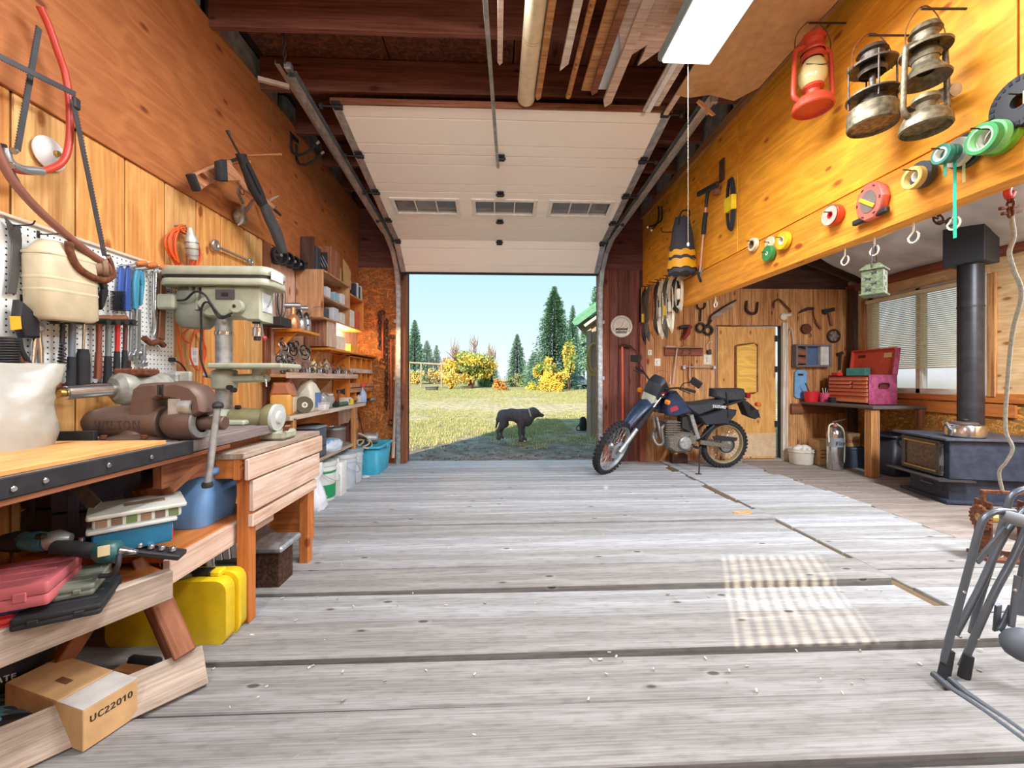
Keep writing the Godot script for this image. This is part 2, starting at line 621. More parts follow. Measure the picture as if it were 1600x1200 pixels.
# a run of boards side by side,each a part of its wall or floor
func board(parent: Node3D,c: Vector3,s: Vector3,m: Material,bev := 0.004,called := "plank",b := Basis()) -> MeshInstance3D:
	var g := G.new(parent)
	g.uo = Vector2(R.randf()*2.0,R.randf())
	g.box(c,s,bev,b)
	return g.put(called,m,parent)
func tone(z: float,i: int) -> Material:  # light falloff put into board colour: darker near camera, offsetting the close lamps
	return M.floor_near_dimmed if z > -2.2 else (M.floor_soft if i % 2 else M.floor_near_dimmed) if z > -3.0 else (M.floor_soft if i % 3 else M.floor_mid) if z > -4.0 else (M.floor_mid if i % 2 else M.floor_light)
func setting() -> void:
	var fl := room("floor")
	var zs := [-6.08,-5.58,-5.26,-5.06,-4.8,-4.6,-4.44,-4.24,-4.02,-3.86,-3.63,-3.38,-3.1,-2.85,-2.6,-2.32,-2.046,-1.766,-1.5,-1.23,-0.95,-0.68,-0.4,-0.12,0.16,0.44,0.72,1.0,1.3,1.6,1.9,2.3]
	var lift := [0,0,0,0,0,0,0.004,0.0,0.004,0.018,0.03,0.012,0.022,0.03,0.035,0.0,0.03,0.0,0.024,0.0]
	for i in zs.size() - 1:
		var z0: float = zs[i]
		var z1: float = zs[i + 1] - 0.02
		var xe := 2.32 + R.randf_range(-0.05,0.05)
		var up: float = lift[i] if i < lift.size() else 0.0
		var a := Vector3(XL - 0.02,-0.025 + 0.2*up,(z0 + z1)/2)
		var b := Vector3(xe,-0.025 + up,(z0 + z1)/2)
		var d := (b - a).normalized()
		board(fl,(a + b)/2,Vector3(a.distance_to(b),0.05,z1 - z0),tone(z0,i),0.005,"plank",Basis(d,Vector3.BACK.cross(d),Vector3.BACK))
	var z := -6.08
	while z < 2.2:
		var xe := 3.5 + R.randf_range(-0.06,0.06)
		var w := R.randf_range(0.225,0.275)
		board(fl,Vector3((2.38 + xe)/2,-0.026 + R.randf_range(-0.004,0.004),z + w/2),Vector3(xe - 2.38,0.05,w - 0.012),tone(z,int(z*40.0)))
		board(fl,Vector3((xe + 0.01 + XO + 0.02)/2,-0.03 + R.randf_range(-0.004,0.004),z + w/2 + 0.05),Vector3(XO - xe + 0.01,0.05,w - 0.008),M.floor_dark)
		z += w
	board(fl,Vector3(2.35,-0.04,-1.9),Vector3(0.07,0.05,8.3),M.floor_edge,0.004,"seam_strip")
	G.new(fl).box(Vector3(1.62,-0.09,-1.9),Vector3(7.2,0.07,8.5),0).put("subfloor",plain(c8(44,36,30),0.9),fl)
	var ch := G.new()
	ch.flat()
	for i in 260:
		var p := Vector3(R.randf_range(-1.5,2.2),0.004 + 0.04*R.randf()*0.2,-0.95 - 2.2*R.randf())
		var a := R.randf()*TAU
		var l := R.randf_range(0.006,0.02)
		ch.tint(Color(0.75,0.68,0.55)*R.randf_range(0.35,1.0))
		ch.box(p,Vector3(l,0.004,l*0.35),0,Basis(Vector3.UP,a))
	var cm := StandardMaterial3D.new()
	cm.vertex_color_use_as_albedo = true
	one("wood_chips",ch,cm,"wood chips and shavings strewn over the near floor boards","wood chips").set_meta("kind","stuff")
	var wl := room("wall_left")
	var jz := [1.1,0.82,0.55,0.28,0.0,-0.27,-0.55,-0.83,-1.12,-1.42,-1.752,-2.01,-2.267,-2.53,-2.787,-3.03,-3.3,-3.56]
	for i in jz.size() - 1:
		board(wl,Vector3(XL - 0.012,1.175,(jz[i] + jz[i + 1])/2),Vector3(0.024,2.35,jz[i] - jz[i + 1] - 0.009),M["plank_left_%d" % (R.randi() % 3 + 1)])
	board(wl,Vector3(XL - 0.005,1.175,-3.61),Vector3(0.05,2.35,0.09),M.brown_wood,0.004,"batten")
	board(wl,Vector3(XL - 0.012,1.3,-4.8),Vector3(0.024,2.6,2.3),M.ply_low,0.002,"panel")
	for s in [[2.2,-1.22],[-1.225,-3.66],[-3.665,-5.94]]:
		board(wl,Vector3(XL + 0.004,2.985,(s[0] + s[1])/2),Vector3(0.02,1.27,s[0] - s[1] - 0.005),M.ply_left,0.002,"plywood_sheet")
	G.new(wl).box(Vector3(XL - 0.2,1.98,-1.87),Vector3(0.06,4.0,8.2),0).put("sheathing",M.dark_wood,wl)
	for i in 8:
		G.new(wl).box(Vector3(XL - 0.11,3.75,1.5 - i*1.0),Vector3(0.1,0.36,0.88),0.03).put("insulation_batt",M.insulation,wl)
	board(wl,Vector3(XL - 0.012,1.175,1.66),Vector3(0.024,2.35,1.1),M.plank_left_1)
	var we := room("wall_end")
	board(we,Vector3(-1.62,1.4,ZE - 0.02),Vector3(0.72,2.8,0.03),M.osb,0.002,"panel")
	board(we,Vector3(-1.3,1.36,ZE - 0.03),Vector3(0.07,2.75,0.15),M.brown_wood,0.004,"jamb")
	board(we,Vector3(1.5,1.36,ZE - 0.03),Vector3(0.07,2.75,0.15),M.brown_wood,0.004,"jamb")
	board(we,Vector3(0.1,3.38,ZE - 0.05),Vector3(4.3,1.24,0.1),M.red_plank_2,0.004,"header")
	var x := 1.535
	var k := 0
	for w in [0.1,0.13,0.16,0.15]:
		board(we,Vector3(x + w/2,1.55,ZE - 0.02),Vector3(w - 0.004,3.1,0.03),M["red_plank_%d" % [3,1,2,1][k]])
		x += w
		k += 1
	board(we,Vector3(2.1,1.0,ZE + 0.04),Vector3(0.09,2.0,0.09),M.red_plank_3,0.005,"post")
	x = 2.1
	while x < XO:
		var w := R.randf_range(0.16,0.24)
		if x < 3.2 and x + w > 3.2: w = 3.2 - x
		if x >= 3.19 and x < 4.18:
			w = minf(w,4.24 - x)
			board(we,Vector3(x + w/2,2.24,ZE - 0.015),Vector3(w - 0.004,0.54,0.03),M["back_plank_%d" % (R.randi() % 3 + 1)])
		else:
			board(we,Vector3(x + w/2,1.25,ZE - 0.015),Vector3(w - 0.004,2.52,0.03),M["back_plank_%d" % (R.randi() % 3 + 1)])
		x += w
	board(we,Vector3(3.66,3.2,ZE - 0.03),Vector3(3.2,1.4,0.03),M.dark_wood,0.002,"gable_board")
	for s in [[-1.62,0.72,2.0,4.0],[1.8,0.56,2.0,4.0],[2.65,1.1,1.7,3.4],[4.75,1.04,1.7,3.4],[3.7,1.1,2.7,1.45]]:
		G.new(we).box(Vector3(s[0],s[2],ZE - 0.13),Vector3(s[1],s[3],0.06),0).put("siding",M.dark_wood,we)
	var wr := room("wall_right")
	for s in [[2.2,0.9],[0.895,-1.6],[-1.605,-3.55],[-3.555,-5.92]]:
		board(wr,Vector3(XR + 0.02,2.9,(s[0] + s[1])/2),Vector3(0.022,1.2,s[0] - s[1] - 0.004),M.ply_right_lit,0.002,"plywood_sheet")
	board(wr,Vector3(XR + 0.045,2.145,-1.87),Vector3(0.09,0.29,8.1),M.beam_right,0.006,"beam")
	board(wr,Vector3(XR + 0.03,3.53,-1.87),Vector3(0.09,0.09,8.1),M.stud,0.004,"ledger")
	G.new(wr).box(Vector3(XR + 0.12,3.0,-1.87),Vector3(0.06,1.6,8.1),0).put("backing",M.dark_wood,wr)
	for i in 13:
		G.new(wr).box(Vector3(XR + 0.04,3.72,1.5 - i*0.61),Vector3(0.08,0.27,0.5),0.02).put("insulation_batt",M.insulation,wr)
	var wo := room("wall_outer")
	var wz := [-5.6,-4.19]
	for s in [[2.2,-4.19,1.02,2.62],[-5.6,-6.0,1.02,2.62],[-4.19,-5.6,2.3,2.62]]:
		board(wo,Vector3(XO + 0.012,(s[2] + s[3])/2,(s[0] + s[1])/2),Vector3(0.024,s[3] - s[2],s[0] - s[1]),mat("panelling",c8(236,204,152),0.7,0,T.ply),0.002,"panel")
	for s in [[2.2,-1.2],[-1.205,-3.6],[-3.605,-6.0]]:
		board(wo,Vector3(XO + 0.01,0.5,(s[0] + s[1])/2),Vector3(0.024,1.0,s[0] - s[1]),M.osb_gold,0.002,"panel")
	board(wo,Vector3(XO - 0.012,0.99,-1.9),Vector3(0.03,0.1,8.2),M.orange_wood,0.004,"rail")
	board(wo,Vector3(XO - 0.012,0.86,-4.9),Vector3(0.024,0.13,1.9),M.orange_wood,0.004,"rail")
	board(wo,Vector3(XO - 0.02,2.5,-1.9),Vector3(0.05,0.1,8.2),M.red_plank_3,0.004,"top_plate")
	board(wo,Vector3(XO - 0.03,1.25,ZE + 0.1),Vector3(0.06,2.5,0.12),M.dark_wood,0.004,"corner_post")
	for s in [[-1.0,6.38,1.3,2.6],[-5.83,0.46,1.3,2.6],[-4.9,1.41,0.5,1.0],[-4.9,1.41,2.5,0.4]]:
		G.new(wo).box(Vector3(XO + 0.08,s[2],s[0]),Vector3(0.08,s[3],s[1]),0).put("sheathing",M.dark_wood,wo)
	var wn := room("window_1")
	for s in [[-5.62,-5.52],[-4.27,-4.17],[-4.94,-4.88]]:
		board(wn,Vector3(XO + 0.02,1.66,(s[0] + s[1])/2),Vector3(0.1,1.3,absf(s[0] - s[1])),M.white_wood,0.005,"frame")
	for y in [1.04,2.28]:
		board(wn,Vector3(XO + 0.02,y,-4.9),Vector3(0.1,0.07,1.4),M.white_wood,0.005,"frame")
	board(wn,Vector3(XO - 0.02,1.65,-5.66),Vector3(0.03,1.3,0.07),M.stud,0.004,"casing")
	board(wn,Vector3(XO - 0.02,1.65,-4.15),Vector3(0.03,1.3,0.07),M.stud,0.004,"casing")
	for s in [-5.23,-4.58]:
		G.new(wn).box(Vector3(XO + 0.04,1.66,s),Vector3(0.006,1.2,0.62),0).put("pane",M.glass,wn)
	var wb := room("wall_rear")
	var win := [-0.95,-0.25,2.28,2.85]
	for s in [[(-2.0 + win[0])/2,win[0] + 2.0,2.0,4.0],[(5.3 + win[1])/2,5.3 - win[1],2.0,4.0],[(win[0] + win[1])/2,win[1] - win[0],win[2]/2,win[2]],[(win[0] + win[1])/2,win[1] - win[0],(4.0 + win[3])/2,4.0 - win[3]]]:
		G.new(wb).box(Vector3(s[0],s[2],2.26),Vector3(s[1],s[3],0.1),0).put("panel",M.plank_left_2,wb)
	for i in 11:
		G.new(wb).box(Vector3(-0.93 + i*0.066,2.57,2.2),Vector3(0.03,0.6,0.003),0).put("blind_slat",M.white_wood,wb)
	var ce := room("ceiling")
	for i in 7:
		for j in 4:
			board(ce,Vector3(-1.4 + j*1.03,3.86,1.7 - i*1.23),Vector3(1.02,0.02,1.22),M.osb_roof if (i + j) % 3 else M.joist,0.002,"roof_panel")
	for i in 13:
		board(ce,Vector3(0.07,3.705,-5.35 + i*0.612),Vector3(4.02,0.27,0.042),M.joist,0.003,"joist")
	G.new(ce).box(Vector3(0.1,4.0,-1.9),Vector3(4.7,0.1,8.6),0).put("roof_deck",M.dark_wood,ce)
	var cl := room("ceiling_lean_to")
	var g := G.new(cl)
	g.soft()
	var nz := noise(77,0.55,3)
	var P := func(i: int,j: int) -> Vector3:
		var px := XR + 0.1 + i*(XO - XR - 0.1)/30.0
		var pz := -5.5 + j*7.7/80.0
		var sag := sin(float(i % 10)/10.0*PI)*0.03
		return Vector3(px,2.52 + (XO - px)*0.36 - sag + nz.get_noise_3d(px*2.5,pz*0.9 + px,0)*0.09,pz)
	for i in 30:
		for j in 80:
			g.quad(P.call(i,j),P.call(i + 1,j),P.call(i + 1,j + 1),P.call(i,j + 1))
	g.put("ceiling_sheet",M.tarp,cl)
	for i in 5:
		board(cl,Vector3(3.7,3.15,-5.75 + i*1.95),Vector3(3.3,0.14,0.04),M.dark_wood,0.003,"rafter",Basis(Vector3.FORWARD,0.346))
	G.new(cl).box(Vector3(3.75,3.3,-1.9),Vector3(3.7,0.05,8.6),0,Basis(Vector3.FORWARD,0.346)).put("roof_deck",M.dark_wood,cl)
# ---------------------------------------------------------------- outdoors
func land(x: float,z: float) -> float:
	var far := clampf((-z - 14.0)/40.0,0.0,1.0)
	return -0.13 + far*far*(0.55 - x*0.035) + 0.05*sin(x*0.7 + z*0.4)*far
func outdoors() -> void:
	var n1 := noise(61,0.25,4)
	var n2 := noise(62,1.6,4)
	var earth := StandardMaterial3D.new()
	earth.vertex_color_use_as_albedo = true
	earth.roughness = 1.0
	earth.metallic_specular = 0.0
	earth.albedo_texture = T.mottle
	earth.uv1_triplanar = true
	earth.uv1_scale = Vector3(0.8,0.8,0.8)
	var zs := []
	var z := -6.05
	var st := 0.1
	while z > -150.0:
		zs.append(z)
		z -= st
		st *= 1.03
	var g := G.new()
	g.soft()
	var dirt := Color(0.36,0.30,0.25)
	var sand := Color(0.74,0.60,0.40)
	var grass := Color(0.30,0.32,0.13)
	var straw := Color(0.56,0.50,0.26)
	var green := func(x: float,zz: float) -> float:
		var a: float = n1.get_noise_2d(x*1.3,zz*0.6) + 0.3*n2.get_noise_2d(x,zz)
		var near := clampf((-zz - 7.6)/1.6,0.0,1.0)
		var road := exp(-pow((zz + 20.0 - x*0.4)/4.5,2))
		var w := clampf(0.55 + a*1.3,0.0,1.0)*near*(1.0 - 0.85*road)
		if zz < -28.0: w = maxf(w,0.85)
		return w
	var paint := func(x: float,zz: float) -> Color:
		var w: float = green.call(x,zz)
		var a: float = n2.get_noise_2d(x*1.7,zz*1.7)*0.5 + 0.5
		var soil := dirt.lerp(sand,clampf((-zz - 8.0)/5.0,0.0,1.0))
		soil = soil*(0.8 + 0.4*a)
		return soil.lerp(straw.lerp(grass,clampf(0.35 + 0.5*n1.get_noise_2d(zz,x) + (0.35 if x > 0.8 and zz > -11.0 else 0.0),0.0,1.0)),w)
	var xs := []
	for i in 61:
		var u := (i - 30)/30.0
		xs.append(u*10.0 + u*u*u*90.0)
	for i in zs.size() - 1:
		for j in 60:
			var q := [Vector2(xs[j],zs[i]),Vector2(xs[j + 1],zs[i]),Vector2(xs[j + 1],zs[i + 1]),Vector2(xs[j],zs[i + 1])]
			var p := []
			for w: Vector2 in q: p.append(Vector3(w.x,land(w.x,w.y),w.y))
			for t in [[0,2,1],[0,3,2]]:
				for e: int in t:
					g.tint(paint.call(q[e].x,q[e].y))
					g.v(p[e])
	var gr := g.put("ground",earth,self)
	gr.set_meta("kind","structure")
	var gm := StandardMaterial3D.new()
	gm.vertex_color_use_as_albedo = true
	gm.roughness = 1.0
	gm.metallic_specular = 0.0
	gm.cull_mode = BaseMaterial3D.CULL_DISABLED
	var tuft := G.new()
	tuft.flat()
	for i in 7:
		var a := TAU*i/7.0
		var b := Vector3(cos(a),0,sin(a))*0.035
		var s := Vector3(-sin(a),0,cos(a))*0.006
		tuft.tri(b - s,b + s,b*2.4 + Vector3(0,0.05 + 0.02*(i % 3),0))
	var mm := MultiMesh.new()
	mm.transform_format = MultiMesh.TRANSFORM_3D
	mm.use_colors = true
	mm.mesh = tuft.mesh()
	var pts := []
	while pts.size() < 14000:
		var zz := -7.0 - 34.0*pow(R.randf(),1.7)
		var x := R.randf_range(-0.34,0.32)*-zz
		if R.randf() < green.call(x,zz) and not (x > 2.0 and zz > -13.5 and zz < -9.3): pts.append(Vector3(x,land(x,zz),zz))
	mm.instance_count = pts.size()
	for i in pts.size():
		var k: float = R.randf_range(0.6,1.2)*(1.0 + -pts[i].z*0.02)
		mm.set_instance_transform(i,Transform3D(Basis(Vector3.UP,R.randf()*TAU).scaled(Vector3(k,k*0.8,k)),pts[i]))
		mm.set_instance_color(i,straw.lerp(grass,R.randf()))
	var mi := MultiMeshInstance3D.new()
	mi.name = "grass"
	mi.multimesh = mm
	mi.material_override = gm
	add_child(mi)
	tag(mi,"short grass growing in patches on the yard beyond the garage door","grass")
	mi.set_meta("kind","stuff")
	var lm := StandardMaterial3D.new()
	lm.vertex_color_use_as_albedo = true
	lm.roughness = 0.8
	lm.backlight_enabled = true
	lm.backlight = Color(0.3,0.3,0.3)
	M.leaf = lm
	var lf := G.new()
	lf.flat()
	for i in 420:
		var p := Vector3(R.randf_range(-1.3,1.6),-0.12,-6.3 - 3.0*R.randf()*R.randf())
		var a := R.randf()*TAU
		var d := Vector3(cos(a),R.randf_range(-0.2,0.3),sin(a))*R.randf_range(0.02,0.04)
		var e := Vector3(-d.z,R.randf_range(0.0,0.015),d.x)*0.7
		lf.tint([Color(0.22,0.11,0.07),Color(0.36,0.2,0.1),Color(0.16,0.1,0.08)][i % 3])
		lf.quad(p - d,p - e,p + d,p + e)
	var lv := one("leaf_litter",lf,lm,"dead brown leaves scattered on the dirt before the garage sill","leaves")
	lv.set_meta("kind","stuff")
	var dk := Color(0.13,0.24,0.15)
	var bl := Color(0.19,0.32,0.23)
	var far := Color(0.3,0.4,0.32)  # distance haze is mixed into these greens, most of all here
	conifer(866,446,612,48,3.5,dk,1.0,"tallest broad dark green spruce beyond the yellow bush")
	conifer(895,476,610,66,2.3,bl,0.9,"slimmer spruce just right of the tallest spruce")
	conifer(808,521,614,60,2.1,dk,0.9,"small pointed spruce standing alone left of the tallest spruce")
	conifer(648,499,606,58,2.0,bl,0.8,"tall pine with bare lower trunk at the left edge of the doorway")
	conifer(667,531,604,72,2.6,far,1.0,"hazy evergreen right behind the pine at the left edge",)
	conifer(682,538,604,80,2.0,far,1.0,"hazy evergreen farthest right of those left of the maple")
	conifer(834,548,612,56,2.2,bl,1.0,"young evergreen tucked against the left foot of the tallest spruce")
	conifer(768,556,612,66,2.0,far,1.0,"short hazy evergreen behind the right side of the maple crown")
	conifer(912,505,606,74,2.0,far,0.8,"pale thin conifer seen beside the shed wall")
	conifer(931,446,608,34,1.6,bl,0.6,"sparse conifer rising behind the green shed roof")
	var yl := Color(0.86,0.58,0.08)
	var yg := Color(0.50,0.50,0.10)
	var gn := Color(0.22,0.34,0.10)
	var og := Color(0.70,0.36,0.08)
	leafy("maple_tree",735,571,50,29,608,44,[yl,yg,og,gn],3600,0.34,"large maple turning yellow and green over the lawn","tree")
	leafy("bush",866,594,26,22,615,38,[yl,Color(0.9,0.68,0.12)],2200,0.24,"round bright yellow bush in front of the tallest spruce","bush")
	leafy("bush",782,604,13,12,615,40,[og,Color(0.6,0.28,0.1)],900,0.22,"low rust orange bush on the edge of the lawn","bush")
	leafy("bush",834,606,14,10,617,42,[yl,yg],800,0.22,"small yellow bush just left of the round yellow bush","bush")
	leafy("tree",889,562,10,36,606,43,[yl,yg,gn],1300,0.3,"narrow yellow-green tree between the round bush and the shed","tree")
	leafy("tree",852,580,22,22,612,42,[yg,gn,yl],1500,0.3,"olive leafy tree behind the round yellow bush","tree")
	leafy("bush",762,594,20,18,614,49,[gn,Color(0.32,0.36,0.24)],1300,0.3,"grey-green thicket under the right side of the maple","bush")
	leafy("bush",806,598,14,16,615,50,[gn,Color(0.3,0.3,0.2)],900,0.3,"dull green thicket under the small pointed spruce","bush")
	leafy("bush",704,590,14,16,604,40,[yl,Color(0.72,0.6,0.2)],1000,0.28,"golden bush under the left side of the maple","bush")
	leafy("bush",652,590,20,14,604,50,[Color(0.74,0.56,0.2),yg],1000,0.28,"tan-yellow bush behind the pole rail","bush")
	leafy("bush",680,588,16,13,604,52,[Color(0.6,0.52,0.3),yl],900,0.28,"pale straw bush between the pole rail and the maple","bush")
	leafy("tree",698,572,14,14,604,60,[og,Color(0.6,0.4,0.2)],700,0.3,"copper-leaved tree behind the left side of the maple","tree")
	for s in [[712,528,"bare twiggy tree top showing over the left of the maple"],[740,521,"bare twiggy tree top showing over the middle of the maple"],[768,535,"bare twiggy tree top showing over the right of the maple"]]:
		bare(s[0],s[1],606,50,s[2])
	var t := thing("pole_rail","weathered pole rail on posts at the left edge of the lawn","fence",at(660,603,40)*Vector3(1,0,1) + Vector3(0,land(-4,-40),0))
	G.new(t).rod(at(630,566,40),at(700,570,41),0.09).put("rail",M.old_wood,t)
	for p in [640,658,690]: G.new(t).rod(at(p,567,40.2),at(p,605,40.2),0.08).put("post",M.old_wood,t)
	t = thing("trough","dark metal trough on the lawn left of the maple","trough",at(675,610,38))
	t.position.y = land(t.position.x,t.position.z)
	var b := t.position
	G.new(t).at(Transform3D(Basis(),b)).skin([G.rrect(1.0,0.6,0.1,0),G.rrect(1.15,0.7,0.12,0.38),G.rrect(1.05,0.6,0.1,0.38),G.rrect(0.95,0.55,0.1,0.08)]).put("tank",M.iron,t)
	G.new(t).at(Transform3D(Basis(),b)).skin([G.rrect(1.2,0.75,0.12,0.36),G.rrect(1.2,0.75,0.12,0.4)]).put("rim",M.steel,t)
	pickup(at(901,613,50))
	shed()
func conifer(px: float,top: float,foot: float,d: float,r: float,c: Color,dense: float,label: String) -> void:
	var f := at(px,foot,d)
	f.y = minf(f.y,land(f.x,f.z) - 0.05)
	var h := at(px,top,d).y - f.y
	var t := thing("conifer",label,"tree",f,0,"evergreens beyond the yard")
	G.new(t).tube([f,f + Vector3(0,h*0.5,0),f + Vector3(0,h*0.97,0)],[h*0.016 + 0.05,h*0.011 + 0.03,0.02],7).put("trunk",M.dark_wood,t)
	var g := G.new(t)
	g.flat()
	var lv := int(h*5.0)
	for i in lv:
		var u := 0.12 + 0.88*float(i)/lv
		if dense < 0.85: u = 0.3 + 0.7*float(i)/lv
		var y := h*u
		var rr := r*pow(1.0 - u,0.85)*1.15*R.randf_range(0.75,1.1) + 0.12
		var nb := int((9.0 + rr*4.0)*dense)
		for k in nb:
			var a := TAU*(k + R.randf()*0.8)/nb + i
			var l := rr*R.randf_range(0.7,1.1)
			var dir := Vector3(cos(a),-0.18 + 0.5*(u - 0.5),sin(a))
			var side := Vector3(-sin(a),0,cos(a))
			var o := f + Vector3(0,y,0)
			for s in 5:
				var q := 0.25 + 0.18*s
				var p := o + dir*l*q + Vector3(0,-0.12*q*q*l,0)
				var w := (0.32 + 0.1*l)*(1.05 - q*0.6)*clampf(rr*1.1,0.25,1.0)
				for sg in [-1.0,1.0]:
					g.tint(c.lerp(c*1.9,R.randf()*R.randf()))
					var e: Vector3 = p + side*sg*w + dir*w*0.8 + Vector3(0,R.randf_range(-0.16,0.05),0)
					g.tri(p - dir*0.1,p + dir*w*0.5 + Vector3(0,0.05,0),e)
			g.tint(c*1.3)
			g.tri(o + dir*l*0.8 - side*0.1,o + dir*l*0.8 + side*0.1,o + dir*(l + 0.15))
	g.put("crown",M.leaf,t)
func leafy(called: String,px: float,cy: float,rx: float,ry: float,foot: float,d: float,cols: Array,n: int,size: float,label: String,cat: String) -> void:
	var f := at(px,foot,d)
	f.y = land(f.x,f.z) - 0.03
	var c := at(px,cy,d)
	var e := Vector3(rx,ry,rx*0.8)*d/F
	var t := thing(called,label,cat,f,0,"" if cat == "tree" else "")
	var g := G.new(t)
	var hub := f.lerp(c,0.55)
	if rx > 30: g.hose([f,f.lerp(c,0.5) + Vector3(0.1,0,0),c],[0.42,0.3,0.24,0.24,0.24,0.24,0.22,0.2,0.18,0.16,0.14,0.12,0.1].slice(0,13),8)
	for k in 14:
		var a := TAU*k/14.0
		var tip := c + Vector3(cos(a)*e.x*0.8,e.y*R.randf_range(-0.4,0.8),sin(a)*e.z*0.8)
		g.tube([hub if rx > 30 else f,hub.lerp(tip,0.5) + Vector3(0,0.15,0),tip],[0.09,0.06,0.02],5)
	g.put("branches" if rx <= 30 else "trunk",M.dark_wood,t)
	var lf := G.new(t)
	lf.flat()
	var lumps := []
	for k in 26:
		var p := Vector3(R.randfn(),R.randfn(),R.randfn()).normalized()*pow(R.randf(),0.4)
		lumps.append([c + p*e*0.78,cols[R.randi() % cols.size()],R.randf_range(0.25,0.42)])
	for k in n*2:
		var lu: Array = lumps[R.randi() % lumps.size()]
		var p: Vector3 = lu[0] + Vector3(R.randfn(),R.randfn(),R.randfn()).normalized()*sqrt(R.randf())*lu[2]*e
		if p.y < f.y + 0.05: p.y = f.y + 0.05 + R.randf()*0.2
		var u := Vector3(R.randfn(),R.randfn(),R.randfn()).normalized()*size*0.36
		var w := u.cross(Vector3(R.randfn(),R.randfn(),R.randfn())).normalized()*size*0.26
		var col: Color = lu[1]
		if R.randf() < 0.25: col = cols[R.randi() % cols.size()]
		lf.tint(col*R.randf_range(0.75,1.15))
		lf.quad(p - u,p - w,p + u,p + w)
	lf.put("foliage",M.leaf,t)
func bare(px: float,top: float,foot: float,d: float,label: String) -> void:
	var f := at(px,foot,d)
	f.y = land(f.x,f.z)
	var h := at(px,top,d).y - f.y
	var t := thing("bare_tree",label,"tree",f,0,"bare trees behind the maple")
	G.new(t).rod(f,f + Vector3(0,h*0.75,0),0.14,6,0.05).put("trunk",M.dark_wood,t)
	var g := G.new(t)
	for k in 46:
		var u := R.randf_range(0.35,0.8)
		var a := R.randf()*TAU
		var p := f + Vector3(0,h*u,0)
		var q := p + Vector3(cos(a)*1.0,1.0,sin(a)*1.0)*R.randf_range(0.4,1.0)*(1.25 - u)
		var tip := q + Vector3(R.randf_range(-0.3,0.3),R.randf_range(0.5,1.2),R.randf_range(-0.3,0.3))
		tip.y = minf(tip.y,f.y + h)
		g.tube([p,q,tip],[0.05,0.035,0.012],4)
	g.put("twigs",mat("twig",c8(150,124,104)),t)
func pickup(f: Vector3) -> void:
	f.y = land(f.x,f.z)
	var t := thing("pickup_truck","small white pickup parked far off beside the yellow bush","truck",f)
	var k := Transform3D(Basis(Vector3.UP,0.25),f)
	G.new(t,k).box(Vector3(0,0.75,0),Vector3(4.6,0.6,1.7),0.1).put("body",plain(c8(226,228,232),0.3),t)
	G.new(t,k).prism([Vector2(-1.2,1.05),Vector2(-0.8,1.62),Vector2(0.5,1.62),Vector2(0.95,1.05)],-0.75,0.75,0.04).put("cab",plain(c8(226,228,232),0.3),t)
	for s in [-0.762,0.762]:
		G.new(t,k).prism([Vector2(-0.95,1.1),Vector2(-0.7,1.52),Vector2(-0.2,1.52),Vector2(-0.2,1.1)],s - 0.005,s + 0.005).put("window",plain(c8(70,84,100),0.15),t)
		G.new(t,k).prism([Vector2(-0.1,1.1),Vector2(-0.1,1.52),Vector2(0.45,1.52),Vector2(0.75,1.1)],s - 0.005,s + 0.005).put("window",plain(c8(70,84,100),0.15),t)
		for x in [-1.4,1.4]:
			G.new(t,k).cyl(Vector3(x,0.34,s - 0.1),Vector3(x,0.34,s + 0.1),0.34,16,0.03).put("wheel",M.rubber,t)
